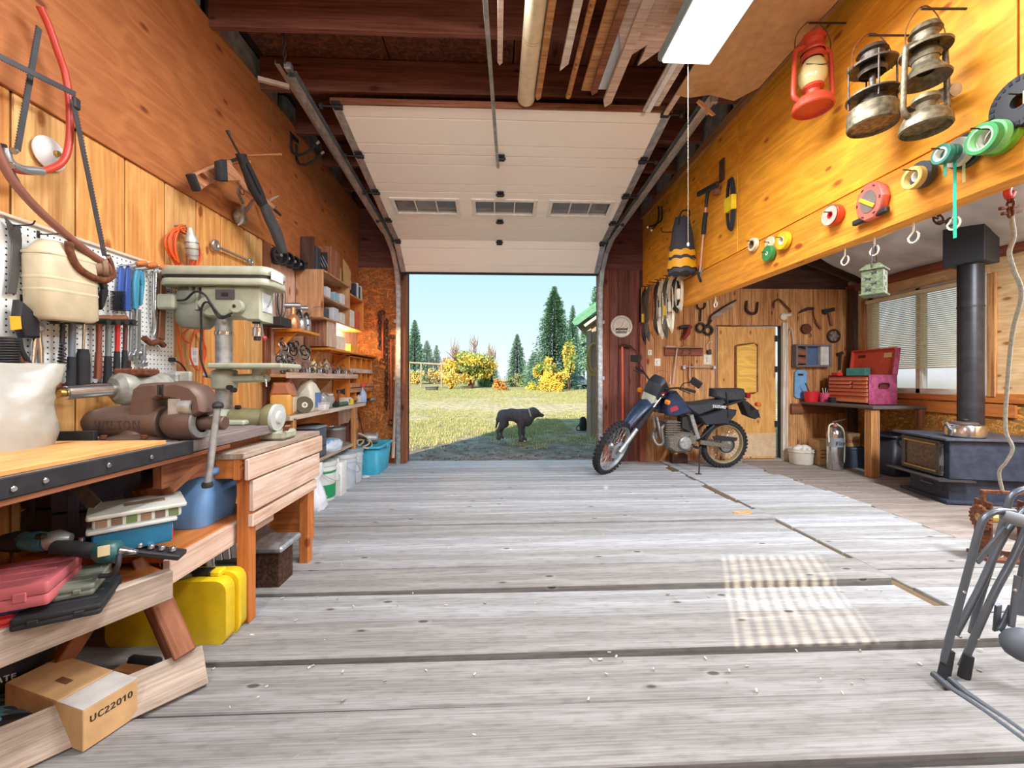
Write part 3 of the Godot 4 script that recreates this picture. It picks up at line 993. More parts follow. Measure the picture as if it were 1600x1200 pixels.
func shed() -> void:
	var f := Vector3(2.1,-0.13,-9.4)
	var t := thing("shed","plank shed with a green metal roof just outside, right of the doorway","shed",f,-0.3)
	var k := t.transform
	var x := 0.0
	while x < 2.6:
		var w := R.randf_range(0.14,0.2)
		G.new(t,k).box(Vector3(x + w/2,1.33,0),Vector3(w - 0.006,2.66,0.03)).put("plank",M.old_wood if R.randf() < 0.5 else M.brown_wood,t)
		x += w
	var z := -0.1
	while z > -3.2:
		G.new(t,k).box(Vector3(0.02,1.33,z),Vector3(0.03,2.66,0.19)).put("plank",M.brown_wood,t)
		z -= 0.2
	G.new(t,k).box(Vector3(0.02,1.35,0.02),Vector3(0.1,2.7,0.1)).put("corner_post",M.old_wood,t)
	G.new(t,k).prism([Vector2(-0.3,2.58),Vector2(1.3,3.72),Vector2(2.9,2.58),Vector2(2.9,2.65),Vector2(1.3,3.8),Vector2(-0.3,2.65)],-3.4,0.35).put("roof",plain(c8(66,140,108),0.5,0.2),t)
	G.new(t,k).box(Vector3(0.5,3.1,0.33),Vector3(1.95,0.14,0.03),0.003,Basis(Vector3.BACK,0.62)).put("fascia",plain(c8(86,150,120)),t)
	for q in [0.05,0.2]: G.new(t,k).box(Vector3(0.62,3.0,q),Vector3(1.7,0.07,0.05),0.003,Basis(Vector3.BACK,0.62)).put("rafter",M.white_wood,t)
	G.new(t,k).prism([Vector2(0,2.66),Vector2(1.3,3.6),Vector2(2.6,2.66)],-0.01,0.02).put("gable",M.brown_wood,t)
	var h := thing("garden_hose","yellow garden hose coiled on the shed wall","hose",at(926,557,9.3))
	for i in 6:
		var pts := []
		for e in 24:
			var a := TAU*e/24.0
			pts.append(at(927,557,9.3) + Vector3(cos(a)*(0.1 + i*0.012),sin(a)*(0.3 + i*0.012) - i*0.015,0.03 + 0.02*(i % 3)))
		G.new(h).tube(pts,0.011,6,true).put("coil",plain(c8(206,180,96)),h)
	G.new(h).rod(at(927,541,9.38),at(927,541,9.15),0.03).put("peg",M.brown_wood,h)
	var b := ony(911,672,-0.12)
	var tb := thing("black_bag","black bag with a loop handle at the foot of the shed","bag",b)
	G.new(tb,Transform3D(Basis(),b)).skin([G.rrect(0.16,0.12,0.04,0),G.rrect(0.2,0.15,0.05,0.12),G.rrect(0.15,0.1,0.04,0.3),G.rrect(0.08,0.04,0.02,0.34)]).put("body",M.black,tb)
	G.new(tb).hose([b + Vector3(-0.08,0.16,0),b + Vector3(-0.18,0.06,0.05),b + Vector3(-0.14,0.0,0.08),b + Vector3(-0.04,0.03,0.08)],0.012).put("handle",M.black,tb)
# ---------------------------------------------------------------- overhead
func overhead() -> void:
	garage_door()
	var rk := thing("lumber_rack","hanging rack of pipe crossbars that carries the stored lumber overhead","rack",Vector3(0.6,3.57,-1.4))
	for z in [-2.1,-0.6]:
		G.new(rk).rod(Vector3(-0.5,3.335,z),Vector3(2.0,3.335,z),0.02).put("crossbar",M.steel,rk)
		for x in [-0.48,1.98]: G.new(rk).rod(Vector3(x,3.33,z),Vector3(x,3.6,z),0.008).put("hanger",M.steel,rk)
	var h := 3.36
	lum("wooden_stake",781,103,h,0.035,0.02,2.4,M.pale_wood,"pale pointed wooden stake, leftmost piece of the overhead lumber","stake",1)
	lum("wooden_stake",840,158,h,0.045,0.03,3.0,M.stud,"narrow pointed wooden stake lying against the cardboard tube","stake",1)
	lum("trim_strip",880,112,h,0.05,0.03,2.4,M.white_wood,"white painted trim strip cut at a slant, left of the round dowel","trim",2)
	var e := ony(888,150,h + 0.02)
	var t := thing("wooden_dowel","round tan wooden closet rod among the overhead lumber","dowel",e)
	G.new(t).cyl(e,e + Vector3(0,0,2.7),0.02,14).put("rod",M.stud,t)
	G.new(t).cyl(e + Vector3(0,0,-0.005),e + Vector3(0,0,0.03),0.024,14).put("end_cap",M.brass,t)
	e = ony(822,154,h + 0.06)
	t = thing("cardboard_tube","fat cream cardboard tube hanging over the garage door","tube",e)
	G.new(t).lathe([Vector2(0,0.0),Vector2(0.064,0),Vector2(0.068,0.004),Vector2(0.068,2.9),Vector2(0,2.9)],28,G.along(e,e + Vector3(0,0,1))).put("tube",plain(c8(234,214,172),0.8),t)
	for z in [0.6,0.62]: G.new(t).lathe([Vector2(0.0682,z),Vector2(0.069,z + 0.002),Vector2(0.0682,z + 0.004)],28,G.along(e,e + Vector3(0,0,1))).put("seam",M.stud,t)
	lum("board",916,142,h,0.075,0.025,2.6,M.stud,"orange-brown board at the left side of the white channel","board",0)
	lum("trim_strip",946,168,h - 0.0,0.07,0.03,3.0,M.pale_wood,"pale ragged moulding strip ending lowest under the white channel","trim",1)
	lum("trim_strip",958,128,h + 0.03,0.05,0.03,2.4,M.white_wood,"slim white trim right of the white channel","trim",0)
	lum("white_channel",935,140,h + 0.05,0.13,0.055,2.6,plain(c8(236,234,226)),"wide white boxed channel in the middle of the overhead lumber","channel",0)
	lum("wood_moulding",926,150,h - 0.03,0.05,0.025,2.4,M.brown_wood,"torn brown moulding sticking out under the white channel","trim",1)
	lum("panel_board",978,96,h + 0.02,0.26,0.02,2.0,M.pale_wood,"broad pale panel board with a pointed end","board",1)
	lum("panel_board",1014,104,h + 0.02,0.16,0.02,2.0,M.pale_wood,"broad pale panel board with a slanted end beside the fluorescent light","board",2)
	var i := 0
	for s in [[1003,182,0.035,"white trim strip, leftmost and longest of the bundle by the right door track",M.white_wood],[1012,176,0.04,"white trim strip, second of the bundle by the right door track",plain(c8(240,240,236))],[1026,166,0.045,"fluted white casing in the bundle by the right door track",M.white_wood],[1040,180,0.04,"cream trim strip, rightmost of the bundle by the right door track",M.pale_wood],[1052,160,0.03,"thin tan strip at the right edge of the trim bundle",M.stud]]:
		lum("trim_strip",s[0],s[1],h - 0.02*(i % 2),s[2],0.02,2.6,s[4],s[3],"trim",0)
		i += 1
	e = ony(1088,148,3.34)
	var cs := G.new()
	cs.X = Transform3D(Basis(),-e)
	cs.k = Transform3D(Basis(Vector3.RIGHT,Vector3.FORWARD,Vector3.UP),e)
	cs.prism([Vector2(-0.16,-0.0),Vector2(-0.05,0.03),Vector2(0.1,-0.01),Vector2(0.32,0.05),Vector2(0.42,-0.1),Vector2(0.42,-1.5),Vector2(-0.16,-1.5)],-0.006,0.006)
	one_at("cardboard_sheet",e,cs,M.card,"large flat sheet of cardboard lying over the fluorescent light","cardboard")
	var p0 := at(1103,170,3.1)
	var fp := G.new()
	fp.X = Transform3D(Basis(),-p0)
	fp.k = Transform3D(Basis(Vector3.UP,0.5)*Basis(Vector3.RIGHT,-0.5),p0)
	fp.prism([Vector2(-0.02,0.1),Vector2(0.04,0.1),Vector2(0.05,0.04),Vector2(0.1,-0.02),Vector2(0.03,-0.07),Vector2(-0.02,-0.06),Vector2(-0.06,-0.11),Vector2(-0.04,-0.03),Vector2(-0.09,0.03)],-0.004,0.004)
	one_at("cardboard_flap",p0,fp,M.card,"torn star-shaped cardboard flap beside the top of the right door track","cardboard")
	var a := at(757,-20,2.2)
	var b := at(778,264,3.95)
	a.y = 3.24; b.y = 3.2
	t = thing("metal_pipe","thin grey metal pipe hanging over the middle of the raised door","pipe",b)
	G.new(t).rod(b,a,0.014,12).put("pipe",M.galv,t)
	G.new(t).rod(b,b.lerp(a,0.012),0.0155,12).put("end_ferrule",M.steel,t)
	a = at(1075,94,2.55)
	t = thing("pull_cord","long thin white pull cord hanging down from the fluorescent light","cord",a)
	b = Vector3(a.x + 0.01,2.02,a.z - 0.02)
	G.new(t).rod(a,b,0.001,5).put("cord",plain(c8(206,196,170)),t)
	G.new(t).ball(b,Vector3(0.008,0.014,0.008),8).put("pull_knob",plain(c8(240,236,220)),t)
	G.new(t).cyl(a + Vector3(-0.02,0.0,0.01),a + Vector3(-0.02,0.0,-0.02),0.014,12).put("socket",M.white_wood,t)
# a piece parallel to the room whose far end shows at that pixel; cut 0 square,1 pointed,2 slanted
func lum(called: String,px: float,py: float,h: float,w: float,th: float,l: float,m: Material,label: String,cat: String,cut: int) -> void:
	var e := ony(px,py,h)
	var g := base(e)
	g.uo = Vector2(R.randf(),R.randf())
	g.k = Transform3D(Basis(Vector3.RIGHT,Vector3.FORWARD,Vector3.UP),e)
	var p := [Vector2(-w/2,0),Vector2(w/2,0)]
	if cut == 1: p = [Vector2(-w/2,-w),Vector2(-w*0.1,0),Vector2(w/2,-w*0.7)]
	if cut == 2: p = [Vector2(-w/2,0),Vector2(w/2,-w*1.4)]
	g.prism(p + [Vector2(w/2,-l),Vector2(-w/2,-l)],0,th,0.002)
	one_at(called,e,g,m,label,cat,"lumber stored overhead")
func garage_door() -> void:
	var dr := thing("garage_door","white sectional garage door with three windows, raised overhead on its tracks","garage door",Vector3(0.065,2.655,-5.8))
	var pts := [Vector2(-3.35,3.37),Vector2(-3.885,3.263),Vector2(-4.415,3.158),Vector2(-4.92,3.056),Vector2(-5.39,2.97),Vector2(-5.8,2.655)]
	var x0 := -1.31
	var x1 := 1.44
	for i in 5:
		var a: Vector2 = pts[i]
		var b: Vector2 = pts[i + 1]
		var c := Vector3((x0 + x1)/2,(a.y + b.y)/2 + 0.022,(a.x + b.x)/2)
		var d := Vector3(0,b.y - a.y,b.x - a.x)
		var l := d.length() - 0.004
		d = d.normalized()
		var up := Vector3.RIGHT.cross(d)
		if up.y < 0: up = -up
		var bs := Basis(Vector3.RIGHT,up,Vector3.RIGHT.cross(up))
		var k := Transform3D(bs,c)
		if bs.z.dot(d) < 0: pass
		var g := G.new(dr,k)
		var w := x1 - x0
		if i != 2:
			g.box(Vector3(0,0.006,0),Vector3(w,0.032,l),0.003)
			for s in [[-0.5,-0.27],[-0.262,0.262],[0.27,0.5]]:
				g.box(Vector3(0,-0.014,l*(s[0] + s[1])/2),Vector3(w,0.012,l*(s[1] - s[0]) - 0.002),0.003)
		else:
			for s in [-1.0,1.0]:
				g.box(Vector3(0,0,s*l*0.385),Vector3(w,0.044,l*0.23),0.003)
			var e := -w/2
			for q in [[-0.84,0.7],[0.03,0.68],[0.88,0.68]]:
				g.box(Vector3((e + q[0] - q[1]/2)/2,0,0),Vector3(q[0] - q[1]/2 - e,0.044,l*0.54),0.002)
				e = q[0] + q[1]/2
			g.box(Vector3((e + w/2)/2,0,0),Vector3(w/2 - e,0.044,l*0.54),0.002)
		var sec := g.put("door_section",M.door_white,dr)
		if i == 2:
			for q in [[-0.84,0.7],[0.03,0.68],[0.88,0.68]]:
				var fr := G.new(dr,k)
				for s in [-1.0,1.0]:
					fr.box(Vector3(q[0],-0.024,s*l*0.27),Vector3(q[1] + 0.05,0.02,0.04),0.004)
					fr.box(Vector3(q[0] + s*q[1]/2,-0.024,0),Vector3(0.04,0.02,l*0.54),0.004)
				fr.put("window_frame",plain(c8(246,240,224)),sec)
				var mu := G.new(dr,k)
				for s in [-0.165,0.165]: mu.box(Vector3(q[0] + s*q[1],-0.008,0),Vector3(0.014,0.014,l*0.52),0.002)
				mu.put("muntin",plain(c8(246,240,224)),sec)
				G.new(dr,k).box(Vector3(q[0],0.006,0),Vector3(q[1],0.005,l*0.54),0).put("window_pane",M.glass,sec)
		for s in [-1.0,1.0]:
			G.new(dr,k).box(Vector3(s*(w/2 - 0.035),-0.023,0),Vector3(0.07,0.006,l),0.001).put("end_stile",M.galv,sec)
		for x in ([-w/2 + 0.05,-0.02,w/2 - 0.05] if i > 0 else [-w/2 + 0.05,w/2 - 0.05]):
			var hp := Vector3((x0 + x1)/2 + x,a.y - 0.004,a.x)
			var hk := Transform3D(bs,hp)
			var hg := G.new(dr,hk)
			hg.box(Vector3(0,-0.008,0),Vector3(0.07,0.008,0.09),0.002)
			hg.rod(Vector3(-0.045,-0.018,0),Vector3(0.045,-0.018,0),0.011)
			for s in [-0.03,0.03]: hg.ball(Vector3(-0.018,-0.013,s),Vector3(0.006,0.004,0.006),8)
			if absf(x) > 0.5:
				var sx := signf(x)
				hg.rod(Vector3(0,-0.018,0),Vector3(sx*0.13,-0.018,0),0.006)
				hg.cyl(Vector3(sx*0.11,-0.018,0),Vector3(sx*0.135,-0.018,0),0.022,14)
			hg.put("hinge",M.iron,sec)
	G.new(dr).box(Vector3(0.065,2.655,-5.802),Vector3(2.75,0.03,0.05),0.008).put("bottom_seal",M.rubber,dr)
	G.new(dr).box(Vector3(0.065,3.385,-3.34),Vector3(2.75,0.05,0.02),0.003).put("top_strut",M.brown_wood,dr)
	for s in [[-1.0,"left"],[1.0,"right"]]:
		var sx: float = s[0]
		var o := 0.0 if sx < 0 else 0.12
		var xa := sx*1.5 + o*1.6
		var xb := sx*1.36 + o
		var tr := thing("door_track","galvanised roller track along the %s side of the raised garage door" % s[1],"door track",Vector3(xb,0,-5.87),0,"garage door tracks")
		var path := [Vector3(xa,3.43,-3.12),Vector3(xb,3.0,-5.25),Vector3(xb,2.9,-5.55),Vector3(xb,2.72,-5.76),Vector3(xb,2.5,-5.86),Vector3(xb,2.2,-5.88),Vector3(xb,0.0,-5.88)]
		var g := G.new(tr)
		for i in path.size() - 1:
			var p: Vector3 = path[i]
			var q: Vector3 = path[i + 1]
			g.bar(p + Vector3(sx*0.03,0,0),q + Vector3(sx*0.03,0,0),0.004,0.06,Vector3.UP if i < 4 else Vector3.FORWARD,0)
			for dz in [-0.028,0.028]:
				var dir := (q - p).normalized()
				var nn := Vector3.RIGHT.cross(dir)
				g.bar(p + nn*dz,q + nn*dz,0.06,0.004,Vector3.UP if i < 4 else Vector3.FORWARD,0)
		g.put("channel",M.galv,tr)
		var ag := G.new(tr)
		ag.bar(path[0] + Vector3(sx*0.075,0.03,0.06),Vector3(xb + sx*0.06,3.03,-5.3),0.035,0.004)
		ag.bar(path[0] + Vector3(sx*0.092,0.045,0.06),Vector3(xb + sx*0.077,3.045,-5.3),0.004,0.03)
		ag.put("angle_bar",M.steel,tr)
		for y in [0.4,1.2,2.0]:
			G.new(tr).box(Vector3(xb + sx*0.04,y,-5.905),Vector3(0.06,0.05,0.04),0.002).put("bracket",M.galv,tr)
		if sx < 0:
			var hook: Vector3 = path[0] + Vector3(0.0,0.0,0.06)
			G.new(tr).box(path[0] + Vector3(-0.01,0.03,0.03),Vector3(0.05,0.05,0.05),0.006).put("end_clamp",M.galv,tr)
			chain(hook + Vector3(-0.02,0.04,0),Vector3(hook.x + 0.03,3.72,-2.92),0.03,0.004,"steel chain that hangs the near end of the left door track",M.iron)
			G.new(tr).box(Vector3(-1.62,3.35,-3.1),Vector3(0.2,0.03,0.03),0.003,Basis(Vector3.UP,0.4)).put("strut",M.old_wood,tr)
		else:
			G.new(tr).box(path[0] + Vector3(0.0,0.08,-0.05),Vector3(0.05,0.36,0.03),0.003).put("hanger_angle",M.old_wood,tr)
func chain(a: Vector3,b: Vector3,pitch: float,r: float,label: String,m: Material,called := "chain") -> Node3D:
	var t := thing(called,label,"chain",a)
	links(t,a,b,pitch,r,m)
	return t
func links(t: Node3D,a: Vector3,b: Vector3,pitch: float,r: float,m: Material) -> void:
	var n := maxi(2,int(a.distance_to(b)/pitch))
	var y := (b - a).normalized()
	var fr := G.along(a,b)
	for i in n:
		var sd := fr.basis.x if i % 2 else fr.basis.z
		var c := a.lerp(b,(i + 0.5)/n)
		var pts := []
		for k in 10:
			var q := TAU*k/10.0
			pts.append(c + y*cos(q)*pitch*0.68 + sd*sin(q)*pitch*0.36)
		G.new(t).tube(pts,r,5,true).put("link",m,t)
# ---------------------------------------------------------------- left wall
func W(px: float,py: float,off := 0.0) -> Vector3: return onx(px,py,XL + off)
# frames whose xy lies in a wall and whose z comes out of it
func lw(off := 0.0) -> Transform3D: return Transform3D(Basis(Vector3.FORWARD,Vector3.UP,Vector3.RIGHT),Vector3(XL + off,0,0))
func rw(off := 0.0) -> Transform3D: return Transform3D(Basis(Vector3.BACK,Vector3.UP,Vector3.LEFT),Vector3(XR - off,0,0))
func lp(a: Array,off := 0.0) -> Array:
	var o := []
	for q in a:
		var p := W(q[0],q[1],off)
		o.append(Vector2(-p.z,p.y))
	return o
func rp(a: Array,off := 0.0) -> Array:
	var o := []
	for q in a:
		var p := onx(q[0],q[1],XR - off)
		o.append(Vector2(p.z,p.y))
	return o
func ep(a: Array,z := ZE) -> Array:
	var o := []
	for q in a:
		var p := onz(q[0],q[1],z)
		o.append(Vector2(p.x,p.y))
	return o
func Ws(a: Array,off: float) -> Array:
	var o := []
	for q in a: o.append(W(q[0],q[1],off))
	return o
func teeth(g: G,a: Vector3,b: Vector3,w: Vector3,n: int,th: float) -> void:
	var d := (b - a)/n
	var nn := d.cross(w).normalized()*th/2
	g.flat()
	for i in n:
		var p := a + d*i
		var q := p + d
		for s in [-1.0,1.0]:
			var o: Vector3 = nn*s
			if s > 0:
				g.quad(p - w*0.8 + o,q - w*0.8 + o,q + o,p + o)
				g.tri(p + o,q + o,p + d*0.7 + w*0.28 + o)
			else:
				g.quad(p - w*0.8 + o,p + o,q + o,q - w*0.8 + o)
				g.tri(p + o,p + d*0.7 + w*0.28 + o,q + o)
	g.quad(a - w*0.8 - nn,a - w*0.8 + nn,b - w*0.8 + nn,b - w*0.8 - nn)
func left_wall() -> void:
	saws()
	pegboard()
	var p := W(292,385,0.06)
	var t := thing("work_light","orange work light with a white cage, its orange cord coiled on the plank wall","work light",p)
	var oc := plain(c8(238,96,34),0.5)
	for i in 7:
		var pts := []
		var rx := 0.07 + 0.012*i
		for k in 22:
			var a := TAU*k/22.0
			pts.append(p + Vector3(0.01*(i % 3) - 0.02,sin(a)*(0.15 - 0.008*i) - 0.02,-cos(a)*rx + 0.01*(i % 2)))
		G.new(t).tube(pts,0.006,6,true).put("cord_coil",oc,t)
	for s in [[[318,505],[300,530],[298,560],[310,578],[322,552],[312,515]],[[276,505],[281,545],[285,572],[282,600]],[[318,510],[317,600]],[[306,512],[297,535],[285,524],[300,510]]]:
		G.new(t).hose(Ws(s,0.03),0.0055,6).put("cord",oc,t)
	var lk := Transform3D(Basis(Vector3.RIGHT,0.15).scaled(Vector3.ONE*0.72),p + Vector3(0.03,0,0))
	G.new(t,lk).lathe([Vector2(0,-0.12),Vector2(0.03,-0.11),Vector2(0.045,-0.04),Vector2(0.05,0.06),Vector2(0.03,0.1),Vector2(0.02,0.15),Vector2(0,0.15)],16).put("lamp_cage",plain(c8(196,194,182),0.35,0.3),t)
	for y in [-0.07,-0.02,0.03]:
		G.new(t,lk).tube(loop(0.052,y,16),0.003,5,true).put("cage_wire",M.steel,t)
	G.new(t,lk).rod(Vector3(-0.03,0.17,0),Vector3(-0.12,0.17,0),0.008).put("hanger_peg",M.steel,t)
	t = thing("wrench","long box-end wrench hung slantwise on the plank wall above the drill press","wrench",W(366,397,0.03))
	G.new(t).bar(W(341,386,0.03),W(388,407,0.03),0.012,0.022,Vector3.RIGHT).put("shank",M.steel,t)
	for s in [[337,383,0.038],[392,409,0.03]]:
		G.new(t).tube(loop_at(W(s[0],s[1],0.03),Vector3.RIGHT,s[2]*0.75,14),s[2]*0.3,8,true).put("box_end",M.steel,t)
	rifles()
	t = thing("ladder_hook","pair of black vinyl storage hooks high on the left wall","hook",W(462,240,0.02))
	for s in [[455,240],[463,256]]:
		var a := W(s[0],s[1] - 30,0.02)
		G.new(t).hose([a,a + Vector3(0.0,-0.12,0),a + Vector3(0.04,-0.19,0),a + Vector3(0.14,-0.17,0),a + Vector3(0.24,-0.08,0)],0.011).put("hook",M.black,t)
		G.new(t).cyl(a + Vector3(0.235,-0.085,0),a + Vector3(0.262,-0.06,0),0.012,10).put("tip",plain(c8(210,190,160)),t)
	G.new(t).bar(W(452,208,0.01),W(466,222,0.01),0.012,0.05).put("plate",M.iron,t)
	var rail := thing("socket_rail","dark rail on the left wall that carries the row of black hole saws","rail",W(455,412,0.02))
	G.new(rail).bar(W(424,398,0.012),W(494,440,0.012),0.012,0.03).put("rail",M.iron,rail)
	var i := 0
	for s in [[430,400,0.075],[442,405,0.062],[452,410,0.058],[461,414,0.058],[472,422,0.075],[487,430,0.07]]:
		var c := W(s[0],s[1],0.02)
		var h := thing("hole_saw",["first and nearest black hole saw on the wall rail, two-toned","second black hole saw from the near end of the wall rail","third black hole saw from the near end of the wall rail","fourth black hole saw from the near end of the wall rail","large ringed black hole saw, fifth on the wall rail","far solid black hole saw, last on the wall rail"][i],"hole saw",c,0,"hole saws on the wall rail")
		var r: float = s[2]
		G.new(h).lathe([Vector2(0,0),Vector2(r*0.9,0),Vector2(r,0.006),Vector2(r,0.075),Vector2(r*0.82,0.075),Vector2(r*0.8,0.02),Vector2(0,0.02)],22,G.along(c,c + Vector3(1,-0.1,0.45))).put("cup",plain(c8(52,52,56),0.5,0.3),h)
		G.new(h).rod(c,c + Vector3(0.07,0,0.03),0.014).put("arbor",M.steel,h)
		i += 1
	t = thing("wire_loops","bundle of thin wire loops hanging behind the drill press chuck","wire",W(437,445,0.03))
	for k in 7:
		var c := W(436 + (k % 3)*2.0,470,0.02 + 0.008*k)
		var pts := []
		for e in 18:
			var a := TAU*e/18.0
			pts.append(c + Vector3(0,sin(a)*(0.14 + 0.01*(k % 4)),cos(a)*(0.03 + 0.009*k)))
		G.new(t).tube(pts,0.0028,5,true).put("loop",M.iron if k % 2 else M.steel,t)
	G.new(t).rod(W(437,440,0.0),W(437,440,0.08),0.006).put("nail",M.iron,t)
	for s in [[268,573,"white outlet plate beside the pegboard with a plug in it"],[303,557,"white outlet plate on the planks behind the pale green drill press"]]:
		var c := W(s[0],s[1],0.004)
		t = thing("outlet",s[2],"outlet",c)
		G.new(t).box(c,Vector3(0.008,0.115,0.07),0.002).put("plate",plain(c8(240,240,236),0.4),t)
		for y in [-0.022,0.022]: G.new(t).box(c + Vector3(0.004,y,0),Vector3(0.004,0.028,0.03),0.001).put("socket",plain(c8(212,212,208),0.4),t)
	t = thing("power_cord","black power cord plugged in beside the pegboard and running down behind the vise","cord",W(268,562,0.03))
	G.new(t).box(W(268,562,0.025),Vector3(0.04,0.025,0.025),0.005).put("plug",M.black,t)
	G.new(t).hose([W(270,562,0.04),W(284,570,0.06),W(296,590,0.08),W(303,612,0.1),W(305,640,0.15)],0.005).put("cord",M.black,t)
func loop(r: float,y: float,n: int) -> Array:
	var o := []
	for k in n: o.append(Vector3(cos(TAU*k/n)*r,y,sin(TAU*k/n)*r))
	return o
func loop_at(c: Vector3,axis: Vector3,r: float,n: int) -> Array:
	var f := G.along(c,c + axis)
	var o := []
	for p: Vector3 in loop(r,0,n): o.append(f*p)
	return o
func saws() -> void:
	var o := 0.1
	var t := thing("bow_saw","bow saw with a red tube frame hung nearest the camera","bow saw",W(60,160,o))
	var g := G.new(t)
	teeth(g,W(24,232,o),W(58,40,o),Vector3(0.0,0.004,0.022),44,0.003)
	g.put("blade",plain(c8(96,96,98),0.4,0.6),t)
	G.new(t).hose(Ws([[14,262],[40,268],[72,266],[98,252],[108,222],[109,170],[103,120],[90,80],[76,40],[62,10]],o),0.013,10).put("frame",plain(c8(196,64,44),0.4),t)
	G.new(t).hose(Ws([[8,232],[14,252],[34,264],[66,268]],o + 0.004),0.016,10).put("lever",M.steel,t)
	G.new(t).hose(Ws([[2,225],[10,258],[24,285]],o),0.014,10).put("grip",M.rubber,t)
	for s in [[22,236],[17,258]]: G.new(t).cyl(W(s[0],s[1],o - 0.02),W(s[0],s[1],o + 0.03),0.012,10).put("bolt",M.chrome,t)
	o = 0.14
	t = thing("bow_saw","large rusty bow saw with a looped grip hung over the pegboard","bow saw",W(150,350,o))
	g = G.new(t)
	teeth(g,W(166,400,o),W(117,158,o),Vector3(0.0,0.006,-0.024),52,0.003)
	teeth(g,W(118,150,o),W(-40,72,o),Vector3(0.0,-0.024,0.0),40,0.003)
	g.put("blade",plain(c8(92,90,92),0.45,0.6),t)
	G.new(t).hose(Ws([[176,432],[168,416],[140,396],[100,364],[60,328],[26,290],[6,258],[-14,210],[-32,150],[-42,70]],o),0.0155,12).put("frame",plain(c8(150,98,80),0.5,0.2),t)
	G.new(t).hose(Ws([[108,378],[110,396],[122,418],[144,433],[164,438],[176,430]],o + 0.006),0.015,12).put("grip_loop",M.rusty,t)
	G.new(t).hose(Ws([[168,398],[174,412],[178,430]],o + 0.01),0.009,8).put("blade_clip",M.rusty,t)
	G.new(t).box(W(119,162,o),Vector3(0.02,0.05,0.03),0.006).put("blade_clip",M.iron,t)
	G.new(t).cyl(W(169,402,o - 0.01),W(169,402,o + 0.015),0.007,8).put("bolt",M.steel,t)
	var c := W(76,240,0.01)
	t = thing("white_reel","white plastic disc with a brass hub on the plank wall inside the red bow saw","reel",c)
	G.new(t).lathe([Vector2(0,0),Vector2(0.068,0),Vector2(0.07,0.006),Vector2(0.055,0.02),Vector2(0.02,0.03),Vector2(0,0.03)],26,G.along(c,c + Vector3.RIGHT)).put("disc",plain(c8(238,236,230),0.4),t)
	G.new(t).cyl(c,c + Vector3(0.045,0,0),0.012,12).put("hub",M.brass,t)
